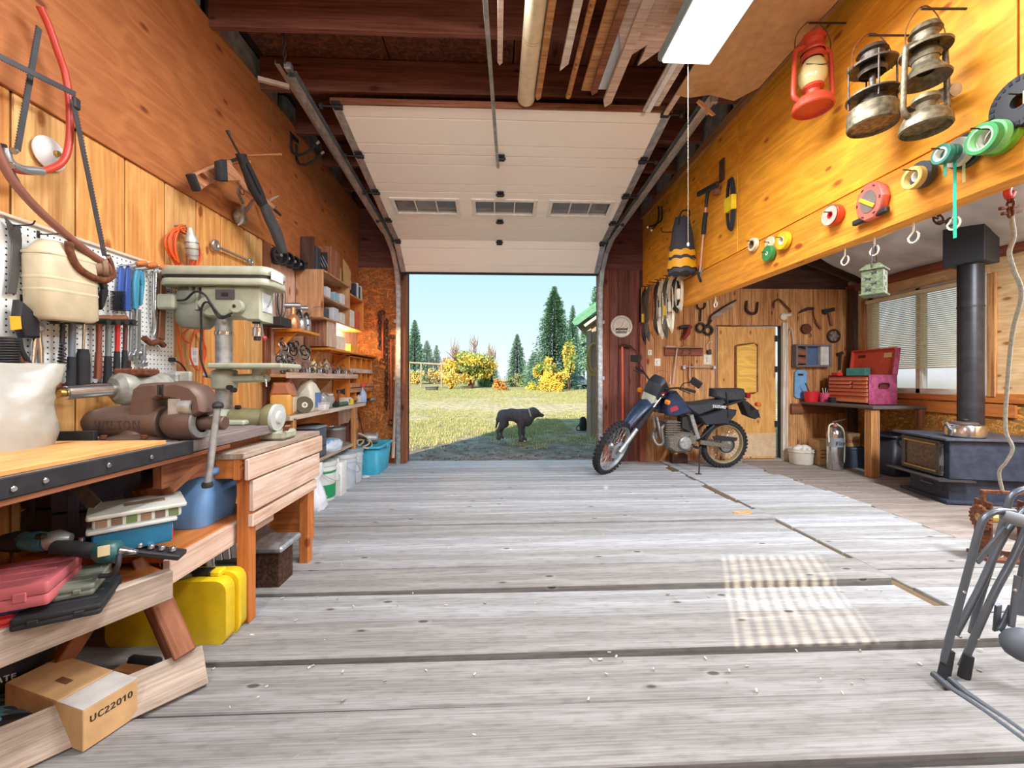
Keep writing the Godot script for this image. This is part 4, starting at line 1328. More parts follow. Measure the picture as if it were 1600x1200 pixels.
func pegboard() -> void:
	var pm := mat("pegboard",c8(222,226,220),0.6,0,T.peg,Vector3.ONE*39.37)
	var t := thing("pegboard","cream pegboard mounted on the plank wall over the workbench","pegboard",Vector3(XL + 0.015,1.16,-1.3))
	G.new(t).box(Vector3(XL + 0.012,1.5,-1.15),Vector3(0.008,0.66,2.85),0.001).put("board",pm,t)
	G.new(t).box(Vector3(XL + 0.018,1.835,-1.15),Vector3(0.02,0.014,2.86),0.002).put("edge_strip",M.white_wood,t)
	G.new(t).box(Vector3(XL + 0.015,1.16,-1.15),Vector3(0.02,0.02,2.86),0.002).put("edge_strip",M.brown_wood,t)
	var i := 0
	for s in [[14,352,"upper left by the steel strip"],[60,366,"above the beige jug"],[34,466,"left, beside the caliper"],[52,476,"just over the caliper"],[72,486,"below the beige jug"]]:
		var a := W(s[0],s[1],0.018)
		var h := thing("peg_hook","empty wire hook on the pegboard, " + s[2],"hook",a,0,"pegboard hooks")
		G.new(h).hose([a,a + Vector3(0.03,0.0,0),a + Vector3(0.085,0.004,0),a + Vector3(0.1,0.02,0)],0.0028,6).put("wire",M.iron,h)
		G.new(h).box(a,Vector3(0.004,0.03,0.012),0.001).put("clip",M.iron,h)
		i += 1
	t = thing("tool_rack","wire tool rack along the pegboard with chisels lying in it","rack",W(160,500,0.04))
	for y in [505.0,499.0]:
		G.new(t).rod(W(78,y,0.06),W(215,y + 3,0.06),0.003,6).put("rail",M.iron,t)
	for x in [80,150,212]: G.new(t).rod(W(x,504,0.016),W(x,503,0.062),0.003,6).put("bracket",M.iron,t)
	var c := W(97,442,0.08)
	t = thing("plastic_jug","beige plastic jug hung on the pegboard with its round mouth to the right","jug",c)
	var k := Transform3D(Basis(Vector3.RIGHT,0.04),c)
	var bg := plain(c8(222,208,172),0.5)
	G.new(t,k).skin([G.rrect(0.1,0.2,0.03,-0.165),G.rrect(0.12,0.235,0.035,-0.15),G.rrect(0.12,0.235,0.035,0.09),G.rrect(0.12,0.225,0.05,0.12),G.rrect(0.08,0.17,0.04,0.16),G.rrect(0.06,0.15,0.03,0.165)]).put("body",bg,t)
	for y in [0.1,0.0,-0.05]: G.new(t,k).skin([G.rrect(0.121,0.237,0.035,y),G.rrect(0.125,0.241,0.036,y + 0.006),G.rrect(0.121,0.237,0.035,y + 0.012)]).put("moulded_rib",bg,t)
	var sp := W(140,418,0.1)
	G.new(t).lathe([Vector2(0.036,-0.05),Vector2(0.036,0.04),Vector2(0.043,0.045),Vector2(0.043,0.06),Vector2(0.034,0.06),Vector2(0.03,0.0),Vector2(0.0,0.0)],20,G.along(sp,sp + Vector3(0.6,0.1,-0.6))).put("spout",mat("spout",c8(140,110,84)),t)
	tool_poly("steel_strip",[[6,338],[18,350],[30,352],[33,376],[31,410],[24,460],[8,458],[14,420],[17,380]],0.03,0.036,plain(c8(92,90,88),0.5,0.4),"curved flat steel strip hung at the left of the pegboard","strip")
	t = thing("locking_pliers","dark locking pliers hung between the beige jug and the brushes","pliers",W(140,455,0.04))
	G.new(t,lw(0.03)).prism(lp([[130,432],[137,432],[138,484],[133,488],[130,460]]),0,0.02,0.003).put("handle",M.iron,t)
	G.new(t,lw(0.035)).prism(lp([[140,436],[150,440],[152,458],[146,478],[142,484],[141,462],[144,452]]),0,0.02,0.003).put("handle",M.iron,t)
	G.new(t,lw(0.03)).prism(lp([[130,432],[150,440],[150,428],[140,420],[130,424]]),0,0.024,0.003).put("jaw",M.iron,t)
	i = 0
	for s in [[174,"left of the two blue wire brushes on the pegboard"],[185,"right of the two blue wire brushes on the pegboard"]]:
		var x: float = s[0]
		t = thing("wire_brush",s[1],"brush",W(x,450,0.04),0,"blue wire brushes")
		G.new(t,lw(0.03)).prism(lp([[x - 4,486],[x + 0,420],[x + 3,413],[x + 7,420],[x + 6,486]]),0,0.014,0.003).put("handle",plain(c8(60,92,170),0.4),t)
		var br := G.new(t)
		for r in 13:
			for q in 4:
				var p := W(x - 2 + q*2.2,455 + r*2.4,0.044)
				br.rod(p,p + Vector3(0.022,-0.004,0),0.0022,4)
		br.put("bristles",M.iron,t).set_meta("kind","stuff")
		i += 1
	t = thing("snips","turquoise-handled snips beside the blue wire brushes","snips",W(203,450,0.04))
	for s in [[[195,482],[195,440],[199,421],[206,420],[204,440],[203,466],[201,486]],[[204,424],[211,424],[213,440],[209,476],[206,478],[208,446]]]:
		G.new(t,lw(0.03)).prism(lp(s),0,0.02,0.004).put("handle",plain(c8(70,150,176),0.4),t)
	G.new(t,lw(0.034)).prism(lp([[196,486],[203,486],[204,500],[199,503]]),0,0.01,0.002).put("blade",M.steel,t)
	t = thing("hacksaw","hacksaw with a thin steel bow hanging at the right end of the pegboard","hacksaw",W(240,470,0.04))
	G.new(t).hose(Ws([[236,424],[240,430],[240,480],[243,512],[240,524]],0.05),0.006,8).put("bow",M.steel,t)
	G.new(t).hose(Ws([[225,528],[236,536],[248,534],[256,540]],0.05),0.016,10).put("grip",M.rusty,t)
	tool_poly("saw_blade_holder",[[250,424],[256,428],[256,470],[254,532],[244,528],[247,480],[248,440]],0.03,0.045,plain(c8(142,92,62),0.5,0.2),"brown flat saw back hanging beside the hacksaw","saw")
	tool_poly("saw_blade_holder",[[242,424],[247,426],[246,470],[241,520],[238,518],[241,470]],0.026,0.034,M.chrome,"bright narrow saw blade between the hacksaw and the brown saw back","saw")
	i = 0
	for s in [[222,410,"nearest short wooden file handle on top of the pegboard"],[238,413,"middle wooden file handle on top of the pegboard"],[258,416,"longest wooden file handle sticking past the pegboard end"]]:
		var a := W(s[0] - 22,s[1] + 4,0.05)
		var b := W(s[0] + 6,s[1] + 1,0.07)
		t = thing("file",s[2],"file",b,0,"files on top of the pegboard")
		G.new(t).tube([b,b.lerp(a,0.3),b.lerp(a,0.55)],[0.014,0.017,0.01],12).put("handle",M.orange_wood,t)
		G.new(t).rod(b.lerp(a,0.5),b.lerp(a,1.5),0.005,6).put("blade",M.steel,t)
		i += 1
	for s in [[90,"dark steel chisel head, leftmost in the wire rack"],[135,"round pale wooden chisel handle in the wire rack"],[160,"brown wooden chisel handle in the wire rack"],[185,"thick turned wooden handle at the right of the wire rack"]]:
		var a := W(s[0] - 16,499,0.045)
		var b := W(s[0] + 12,497,0.05)
		t = thing("chisel",s[1],"chisel",b,0,"chisels in the wire rack")
		G.new(t).tube([a,a.lerp(b,0.3),b],[0.009,0.018,0.015],12).put("handle",M.iron if s[0] == 90 else M.pale_wood if s[0] == 135 else M.brown_wood,t)
		G.new(t).rod(a,a.lerp(b,-0.35),0.006,6).put("blade",M.steel,t)
	for s in [
		[98,505,575,0.02,"black","iron","auger bit with a black spiral shank hanging on the pegboard","auger",2],
		[113,505,606,0.026,"paint_a","iron","grey-handled claw hammer, leftmost of the hanging hammers","hammer",0],
		[131,506,600,0.03,"black","steel","screwdriver with a bulky black grip hanging in the wire rack","screwdriver",1],
		[155,506,592,0.024,"wood_a","iron","brown wooden-handled hammer hanging in the wire rack","hammer",0],
		[170,507,602,0.026,"paint_b","iron","hammer with a grey steel shank and dark grip","hammer",0],
		[184,507,588,0.022,"red","iron","red and grey handled hammer hanging in the wire rack","hammer",0],
		[196,507,585,0.02,"dark","iron","dark maroon handled tool right of the red hammer","hammer",0]]:
		var x: float = s[0]
		var a := W(x,s[1],0.06)
		var b := W(x - 2,s[2],0.055)
		var w: float = s[3]
		t = thing(s[7],s[6],s[7],a,0,"tools hanging in the wire rack")
		var hm: Material = {"black": M.rubber,"paint_a": plain(c8(112,122,132),0.4,0.2),"wood_a": mat("red_handle",c8(140,76,58),0.5,0,T.pine),"paint_b": plain(c8(122,134,132),0.4,0.3),"red": plain(c8(196,44,40),0.4),"dark": plain(c8(96,48,48),0.5)}[s[4]]
		if s[8] == 2:
			var pts := []
			for q in 60: pts.append(a.lerp(b,0.4 + 0.6*q/60.0) + Vector3(cos(q*0.9),0,sin(q*0.9))*(0.005 + q*0.00016))
			G.new(t).tube(pts,0.004,5).put("spiral",M.iron,t)
			G.new(t).rod(a,a.lerp(b,0.45),0.008).put("shank",M.iron,t)
		elif s[8] == 1:
			G.new(t).tube([a.lerp(b,0.42),a.lerp(b,0.5),a.lerp(b,0.7),b],[w*0.6,w*0.75,w*0.85,w*0.8],10).put("grip",hm,t)
			G.new(t).rod(a,a.lerp(b,0.45),0.005).put("shaft",M.chrome,t)
		else:
			G.new(t).tube([a,a.lerp(b,0.5),a.lerp(b,0.55)],[w*0.5,w*0.45,w*0.5],10).put("shaft",hm,t)
			G.new(t).tube([a.lerp(b,0.52),a.lerp(b,0.75),b],[w*0.56,w*0.62,w*0.66],10).put("grip",hm if s[4] == "wood_a" else M.rubber,t)
			G.new(t).rod(a + Vector3(-0.03,0.012,0.0),a + Vector3(0.045,0.012,0),0.014,10).put("head",M.iron,t)
	i = 0
	for s in [[206,488,562,"adjustable wrench hanging left of the pipe wrench",0.02],[216,483,558,"large adjustable wrench with its jaws down on the pegboard",0.028],[226,540,575,"small crescent wrench low at the right of the pegboard",0.016],[202,555,585,"rusty clamp tangled below the hammers on the pegboard",0.018]]:
		var x: float = s[0]
		var w: float = s[4]
		var a := W(x,s[1],0.05)
		var b := W(x - 1,s[2] - 12,0.05)
		t = thing("adjustable_wrench",s[3],"wrench",a,0,"wrenches on the pegboard")
		var wm: Material = M.rusty_dark if i == 3 else M.steel
		G.new(t).bar(a,b,w,0.012,Vector3.RIGHT).put("shank",wm,t)
		var hk := Transform3D(Basis(Vector3.FORWARD,Vector3.UP,Vector3.RIGHT),b)
		G.new(t,hk).prism([Vector2(-w*0.6,0),Vector2(-w*1.3,-w),Vector2(-w*1.1,-w*2.2),Vector2(-w*0.5,-w*2.4),Vector2(-w*0.3,-w*1.2),Vector2(w*0.5,-w*1.2),Vector2(w*0.6,-w*2.1),Vector2(w*1.2,-w*1.8),Vector2(w*1.1,-w*0.6),Vector2(w*0.6,0.0)],-0.008,0.008,0.002).put("jaw",wm,t)
		G.new(t,hk).cyl(Vector3(w*0.5,-w*0.7,0.0),Vector3(w*0.5,-w*0.7,0.014),w*0.35,10).put("worm_screw",M.chrome,t)
		i += 1
	t = thing("caliper","bright outside caliper hanging by the beige jug","caliper",W(58,500,0.05))
	G.new(t).cyl(W(58,480,0.04),W(58,514,0.04),0.012,12).put("screw",M.steel,t)
	G.new(t).ball(W(57,512,0.045),Vector3(0.026,0.026,0.026)).put("knuckle",M.steel,t)
	for s in [[[56,514],[52,545],[48,585]],[[59,514],[62,545],[64,590]]]:
		G.new(t).tube(Ws(s,0.05),[0.009,0.012,0.008],8).put("leg",M.chrome,t)
	t = thing("pruning_saw_sheath","black curved sheath with a yellow label at the left end of the pegboard","sheath",W(14,510,0.05))
	G.new(t,lw(0.04)).prism(lp([[0,468],[8,473],[22,485],[33,502],[34,528],[8,528],[-4,500]]),0,0.04,0.008).put("sheath",M.black,t)
	G.new(t,lw(0.081)).prism(lp([[14,494],[31,494],[33,514],[16,516]],0.08),0,0.002).put("label_patch",plain(c8(236,176,40)),t)
	G.new(t).hose(Ws([[28,528],[32,548],[44,568]],0.06),0.012,8).put("tail",M.black,t)
	t = thing("coil_spring","dark coil spring hanging at the left end of the pegboard","spring",W(8,550,0.06))
	var pts := []
	for q in 110: pts.append(W(9,528,0.07) + Vector3(cos(q*0.7)*0.035,-q*0.0011,sin(q*0.7)*0.035))
	G.new(t).tube(pts,0.0045,6).put("coil",M.iron,t)
	t = thing("spring_clamp","curved rusty clamp arm with a grey jaw beside the coil spring","clamp",W(24,560,0.06))
	G.new(t).hose(Ws([[14,530],[22,548],[32,566],[42,568]],0.06),0.012,8).put("arm",M.rusty,t)
	G.new(t).hose(Ws([[24,530],[32,548],[44,566]],0.05),0.008,8).put("arm",M.steel,t)
func tool_poly(called: String,pix: Array,o0: float,o1: float,m: Material,label: String,cat: String) -> void:
	var c := W(pix[0][0],pix[0][1],o0)
	var g := base(c)
	g.k = lw()
	g.prism(lp(pix,o0),o0,o1,0.002)
	one_at(called,c,g,m,label,cat)
func rifles() -> void:
	var wd := mat("gunstock",c8(196,142,104),0.4,0,T.fir)
	var rk := thing("antler_gun_rack","gun rack of deer antlers and wooden pegs on the left plywood wall","gun rack",W(400,310,0.0))
	for s in [[378,244,408,236,0.3],[346,256,372,249,0.2]]:
		G.new(rk).rod(W(s[0],s[1],0.0),W(s[0],s[1],0.0) + Vector3(s[4],0.02,0.0),0.009).put("peg",M.stud,rk)
	for s in [[[380,322],[378,345],[372,352]],[[384,330],[392,318],[396,312],[404,318]],[[404,318],[420,336],[436,345]],[[414,322],[424,312],[436,306]],[[418,332],[428,324],[434,322]],[[380,316],[372,300],[376,284]],[[390,300],[398,292],[404,288]]]:
		var pts := []
		var e := 0.05
		for q in s:
			pts.append(W(q[0],q[1],e))
			e += 0.06
		G.new(rk).hose(pts,[0.014,0.014,0.013,0.013,0.012,0.012,0.011,0.01,0.009,0.008,0.007,0.006,0.004],8).put("antler",M.old_wood,rk)
	var hf := W(375,340,0.05)
	G.new(rk).ball(hf,Vector3(0.045,0.06,0.06),10).put("skull_plate",mat("bone",c8(150,138,108),0.9,0,T.mottle,Vector3(8,8,8)),rk)
	var o := 0.1
	var t := thing("rifle","lower rifle with a brown wooden stock, butt nearest the camera","rifle",W(297,285,o),0,"rifles on the wall")
	G.new(t,lw(o)).prism(lp([[290,273],[300,268],[335,254],[352,250],[356,262],[338,276],[304,298],[300,296]],o),0,0.045,0.01).put("stock",wd,t)
	G.new(t,lw(o - 0.002)).prism(lp([[289,273],[293,271],[303,296],[300,299]],o),0,0.05,0.004).put("butt_pad",M.rubber,t)
	G.new(t).rod(W(350,256,o + 0.02),W(384,243,o + 0.02),0.011).put("barrel",M.iron,t)
	o = 0.2
	t = thing("rifle","upper rifle with a pale wooden stock laid on the antlers","rifle",W(340,268,o),0,"rifles on the wall")
	G.new(t,lw(o)).prism(lp([[335,252],[344,250],[360,264],[370,276],[384,288],[424,322],[420,328],[390,306],[374,296],[366,284],[345,284],[336,280]],o),0,0.042,0.01).put("stock",wd,t)
	G.new(t,lw(o - 0.002)).prism(lp([[334,252],[344,249],[346,284],[336,282]],o),0,0.047,0.006).put("butt_pad",M.rubber,t)
	G.new(t).rod(W(380,282,o + 0.02),W(438,336,o + 0.02),0.011).put("barrel",M.iron,t)
	G.new(t).tube(loop_at(W(378,298,o + 0.02),Vector3.RIGHT,0.025,12),0.004,6,true).put("trigger_guard",M.iron,t)
	G.new(t,lw(o)).prism(lp([[376,280],[388,284],[396,294],[384,290]],o),-0.002,0.046,0.004).put("bolt",M.steel,t)
	o = 0.26
	t = thing("rifle","black synthetic rifle hung muzzle up across the wooden ones","rifle",W(400,310,o),0,"rifles on the wall")
	G.new(t).rod(W(354,204,o),W(378,248,o),0.007).put("barrel",M.iron,t)
	G.new(t).box(W(358,208,o),Vector3(0.012,0.035,0.012),0.003).put("front_sight",M.iron,t)
	G.new(t,lw(o - 0.015)).prism(lp([[370,240],[378,240],[384,252],[404,292],[414,318],[406,322],[392,298],[376,256]],o),0,0.04,0.006).put("receiver",M.black,t)
	G.new(t,lw(o - 0.02)).prism(lp([[406,316],[414,316],[426,340],[436,360],[446,396],[438,396],[424,360],[416,344]],o),0,0.045,0.008).put("stock",plain(c8(70,72,74),0.5),t)
	G.new(t).rod(W(386,256,o + 0.03),W(408,302,o + 0.03),0.012).put("scope_tube",M.black,t)
# ---------------------------------------------------------------- workbench and what is on and under it
func rbox(t: Node3D,called: String,k: Transform3D,c: Vector3,s: Vector3,r: float,m: Material,taper := 1.0) -> MeshInstance3D:
	var e := minf(r*0.5,s.y*0.3)
	return G.new(t,k*Transform3D(Basis(),c)).skin([G.rrect((s.x - e)*taper,(s.z - e)*taper,r*0.7,0),G.rrect(s.x*taper,s.z*taper,r,e),G.rrect(s.x,s.z,r,s.y - e),G.rrect(s.x - e,s.z - e,r*0.7,s.y)]).put(called,m,t)
func bench() -> void:
	var wt: Material = mat("bench_top",c8(150,138,134),0.8,0,T.grey)
	var t := thing("workbench","long plank workbench along the left wall with a black rubber front edge","workbench",Vector3(-1.6,0,-1.0))
	for i in 3: board(t,Vector3(-1.84 + i*0.2,0.905,-1.0),Vector3(0.195,0.05,3.0),wt,0.004,"top_plank")
	board(t,Vector3(-1.3,0.905,-1.0),Vector3(0.05,0.05,3.0),wt,0.004,"top_plank")
	G.new(t).box(Vector3(-1.275,0.905,-0.55),Vector3(0.012,0.056,2.5),0.003).put("rubber_edge",M.rubber,t)
	board(t,Vector3(-1.3,0.868,-0.8),Vector3(0.05,0.018,2.5),M.brown_wood,0.002,"underlay")
	for s in [[70,751],[169,727],[236,714],[20,764]]:
		var p := onx(s[0],s[1],-1.269)
		G.new(t).cyl(p,p + Vector3(0.006,0,0),0.008,10).put("washer_screw",M.chrome,t)
	board(t,Vector3(-1.36,0.81,-2.1),Vector3(0.04,0.13,0.75),M.brown_wood,0.004,"apron")
	board(t,Vector3(-1.85,0.8,-1.0),Vector3(0.04,0.15,3.0),M.brown_wood,0.004,"apron")
	var a := Vector3(-1.16,0.06,-1.68)
	var b := Vector3(-1.52,0.06,-1.28)
	G.new(t).bar(a + (a - b)*0.02,b + (b - a)*0.12,0.14,0.05,Vector3(0.75,0.7,0.66)).put("sole_board",M.old_wood,t)
	G.new(t).bar(Vector3(-1.23,0.1,-1.68),Vector3(-1.45,0.45,-1.75),0.07,0.14,Vector3(0.75,0.3,0.6),0.004).put("slanted_post",M.brown_wood,t)
	G.new(t).bar(Vector3(-1.7,0.02,-1.62),Vector3(-1.5,0.42,-1.72),0.05,0.12,Vector3(0.8,0.3,0.6),0.004).put("brace",M.brown_wood,t)
	G.new(t).bar(Vector3(-1.88,0.0,-2.3),Vector3(-1.88,0.88,-2.3),0.09,0.09,Vector3.BACK,0.004).put("leg",M.brown_wood,t)
	G.new(t).bar(Vector3(-1.88,0.0,-0.2),Vector3(-1.88,0.88,-0.2),0.09,0.09,Vector3.BACK,0.004).put("leg",M.brown_wood,t)
	G.new(t).bar(onx(238,770,-1.42),onx(296,722,-1.42),0.05,0.17,Vector3(1,0.3,0),0.004).put("brace",M.brown_wood,t)
	G.new(t).bar(Vector3(-1.26,0.4,-1.66),Vector3(-1.6,0.4,-1.02),0.045,0.11,Vector3.UP,0.004).put("shelf_rail",M.old_wood,t)
	G.new(t).bar(Vector3(-1.44,0.43,-1.75),Vector3(-1.78,0.43,-1.1),0.34,0.03,Vector3.UP,0.003).put("shelf_board",M.orange_wood,t)
	G.new(t).bar(Vector3(-1.8,0.43,-1.8),Vector3(-1.9,0.43,-1.2),0.2,0.03,Vector3.UP,0.003).put("shelf_board",M.brown_wood,t)
	G.new(t).bar(Vector3(-1.34,0.385,-1.68),Vector3(-1.9,0.385,-1.74),0.05,0.08,Vector3.UP,0.003).put("crosspiece",M.orange_wood,t)
	board(t,Vector3(-1.6,0.47,-2.06),Vector3(0.6,0.03,0.7),M.orange_wood,0.003,"shelf_board")
	board(t,Vector3(-1.29,0.43,-2.06),Vector3(0.03,0.1,0.76),M.pale_wood,0.003,"shelf_rail")
	board(t,Vector3(-1.36,0.4,-1.86),Vector3(0.06,0.1,0.06),M.orange_wood,0.003,"block")
	t = thing("plywood_scrap","honey-coloured sheet of plywood lying on the workbench","plywood",Vector3(-1.5,0.93,-0.7))
	board(t,Vector3(-1.545,0.939,-0.62),Vector3(0.48,0.016,2.16),mat("scrap_ply",c8(226,178,108),0.6,0,T.ply),0.002,"sheet")
	G.new(t).prism([Vector2(-1.7,0),Vector2(-1.31,0),Vector2(-1.31,0.02),Vector2(-1.42,0.05),Vector2(-1.5,0.03),Vector2(-1.6,0.06)],0,0.001)
	vises()
	drill_press()
	bench_clutter()
	under_bench()
	low_table()
func vises() -> void:
	var dk := mat("vise_brown",c8(112,88,76),0.5,0.35,T.dirt,Vector3(3,3,3))
	var o := Vector3(-1.75,1.005,-1.84)
	var t := thing("bench_vise","big dark brown bullet vise bolted to the workbench, its handle hanging over the edge","vise",Vector3(-1.5,0.93,-1.84))
	var ax := Transform3D(Basis(Vector3(0,1,0),Vector3(1,0,0),Vector3(0,0,-1)),o)
	G.new(t).lathe([Vector2(0,0),Vector2(0.025,0.004),Vector2(0.05,0.03),Vector2(0.066,0.09),Vector2(0.07,0.14),Vector2(0.07,0.335),Vector2(0.064,0.34),Vector2(0,0.34)],28,ax).put("body",dk,t)
	G.new(t).lathe([Vector2(0,0.35),Vector2(0.055,0.35),Vector2(0.074,0.38),Vector2(0.078,0.44),Vector2(0.072,0.475),Vector2(0,0.475)],28,ax).put("slide",dk,t)
	G.new(t).lathe([Vector2(0,0.3),Vector2(0.05,0.3),Vector2(0.05,0.36),Vector2(0,0.36)],20,ax).put("sleeve",M.black,t)
	var jk := Transform3D(Basis(),Vector3(0,0,-1.84))
	G.new(t,jk).prism([Vector2(-1.53,1.03),Vector2(-1.43,1.03),Vector2(-1.42,1.1),Vector2(-1.398,1.115),Vector2(-1.398,1.168),Vector2(-1.42,1.175),Vector2(-1.48,1.168),Vector2(-1.51,1.145),Vector2(-1.52,1.09)],-0.06,0.06,0.012).put("fixed_jaw",dk,t)
	G.new(t,jk).prism([Vector2(-1.262,1.03),Vector2(-1.34,1.03),Vector2(-1.335,1.1),Vector2(-1.39,1.108),Vector2(-1.39,1.17),Vector2(-1.33,1.178),Vector2(-1.27,1.16),Vector2(-1.235,1.12),Vector2(-1.222,1.05)],-0.06,0.06,0.012).put("sliding_jaw",dk,t)
	for x in [-1.405,-1.383]: G.new(t).box(Vector3(x,1.145,-1.84),Vector3(0.012,0.042,0.115),0.002).put("jaw_plate",M.iron,t)
	G.new(t).lathe([Vector2(0.045,0.475),Vector2(0.068,0.475),Vector2(0.068,0.485),Vector2(0.045,0.49)],24,ax).put("front_ring",M.galv,t)
	G.new(t).cyl(Vector3(-1.28,1.0,-1.84),Vector3(-1.165,1.0,-1.84),0.03,20,0.004).put("screw_head",dk,t)
	G.new(t).rod(Vector3(-1.185,1.075,-1.82),Vector3(-1.2,0.755,-1.78),0.0135,14).put("handle",M.galv,t)
	G.new(t).lathe([Vector2(0,-0.01),Vector2(0.019,-0.01),Vector2(0.022,0),Vector2(0.019,0.012),Vector2(0,0.014)],14,Transform3D(Basis(),Vector3(-1.201,0.748,-1.78))).put("handle_knob",M.iron,t)
	G.new(t).lathe([Vector2(0,-0.012),Vector2(0.019,-0.01),Vector2(0.022,0),Vector2(0.018,0.012),Vector2(0,0.02)],14,Transform3D(Basis(),Vector3(-1.184,1.075,-1.82))).put("handle_knob",M.iron,t)
	G.new(t).lathe([Vector2(0,0),Vector2(0.11,0),Vector2(0.11,0.015),Vector2(0.07,0.03),Vector2(0.06,0.06),Vector2(0,0.06)],24,Transform3D(Basis(),Vector3(-1.52,0.93,-1.84))).put("swivel_base",dk,t)
	for s in [[-1.6,-1.76],[-1.44,-1.76]]: G.new(t).cyl(Vector3(s[0],0.944,s[1]),Vector3(s[0],0.96,s[1]),0.012,6).put("bolt",M.rusty,t)
	words("WILTON",0.035,plain(c8(70,54,48),0.6),t,Transform3D(Basis(),Vector3(-1.555,1.0,-1.7715)),0.003)
	var sc := onz(278,636,-1.8)
	var pc := thing("steel_offcut","short galvanised tube offcut standing between the jaws of the brown vise","metal offcut",sc)
	G.new(pc).box(sc,Vector3(0.05,0.07,0.05),0.003).put("sleeve",M.galv,pc)
	G.new(pc).lathe([Vector2(0.026,0),Vector2(0.036,0),Vector2(0.036,0.05),Vector2(0.026,0.05)],16,G.along(sc + Vector3(0.02,0,0),sc + Vector3(1,0,0))).put("ring",M.galv,pc)
	var pl := mat("vise_pale",c8(196,196,182),0.45,0.4,T.mottle,Vector3(5,5,5))
	t = thing("pipe_vise","pale grey vise with a long bright screw, behind the brown vise","vise",Vector3(-1.78,0.93,-2.05))
	var p0 := Vector3(-1.83,1.13,-1.84)
	var p1 := Vector3(-1.775,1.145,-2.04)
	var p2 := Vector3(-1.72,1.15,-2.2)
	G.new(t).cyl(p0,p1,0.03,20,0.003).put("screw",M.chrome,t)
	G.new(t).cyl(p0 - (p1 - p0).normalized()*0.02,p0,0.016,8).put("screw_nut",M.brass,t)
	G.new(t).lathe([Vector2(0,0),Vector2(0.05,0.0),Vector2(0.075,0.02),Vector2(0.078,0.06),Vector2(0.07,0.075),Vector2(0.072,0.2),Vector2(0.06,0.23),Vector2(0,0.23)],26,G.along(p0.lerp(p1,0.85),p2)).put("body",pl,t)
	G.new(t).box(p2 + Vector3(0.01,0.045,-0.02),Vector3(0.12,0.05,0.05),0.008,Basis(Vector3.UP,0.3)).put("jaw",M.galv,t)
	G.new(t).box(p2 + Vector3(0.06,0.05,-0.06),Vector3(0.1,0.06,0.04),0.01,Basis(Vector3.UP,0.3)).put("jaw",pl,t)
	G.new(t).box(p1.lerp(p2,0.4) + Vector3(0.0,0.075,0.0),Vector3(0.13,0.035,0.14),0.008,Basis(Vector3.UP,0.3)).put("anvil_top",M.rusty,t)
	G.new(t).lathe([Vector2(0,0),Vector2(0.1,0),Vector2(0.1,0.02),Vector2(0.055,0.04),Vector2(0.05,0.16),Vector2(0,0.16)],20,Transform3D(Basis(),Vector3(-1.76,0.93,-2.1))).put("base",pl,t)
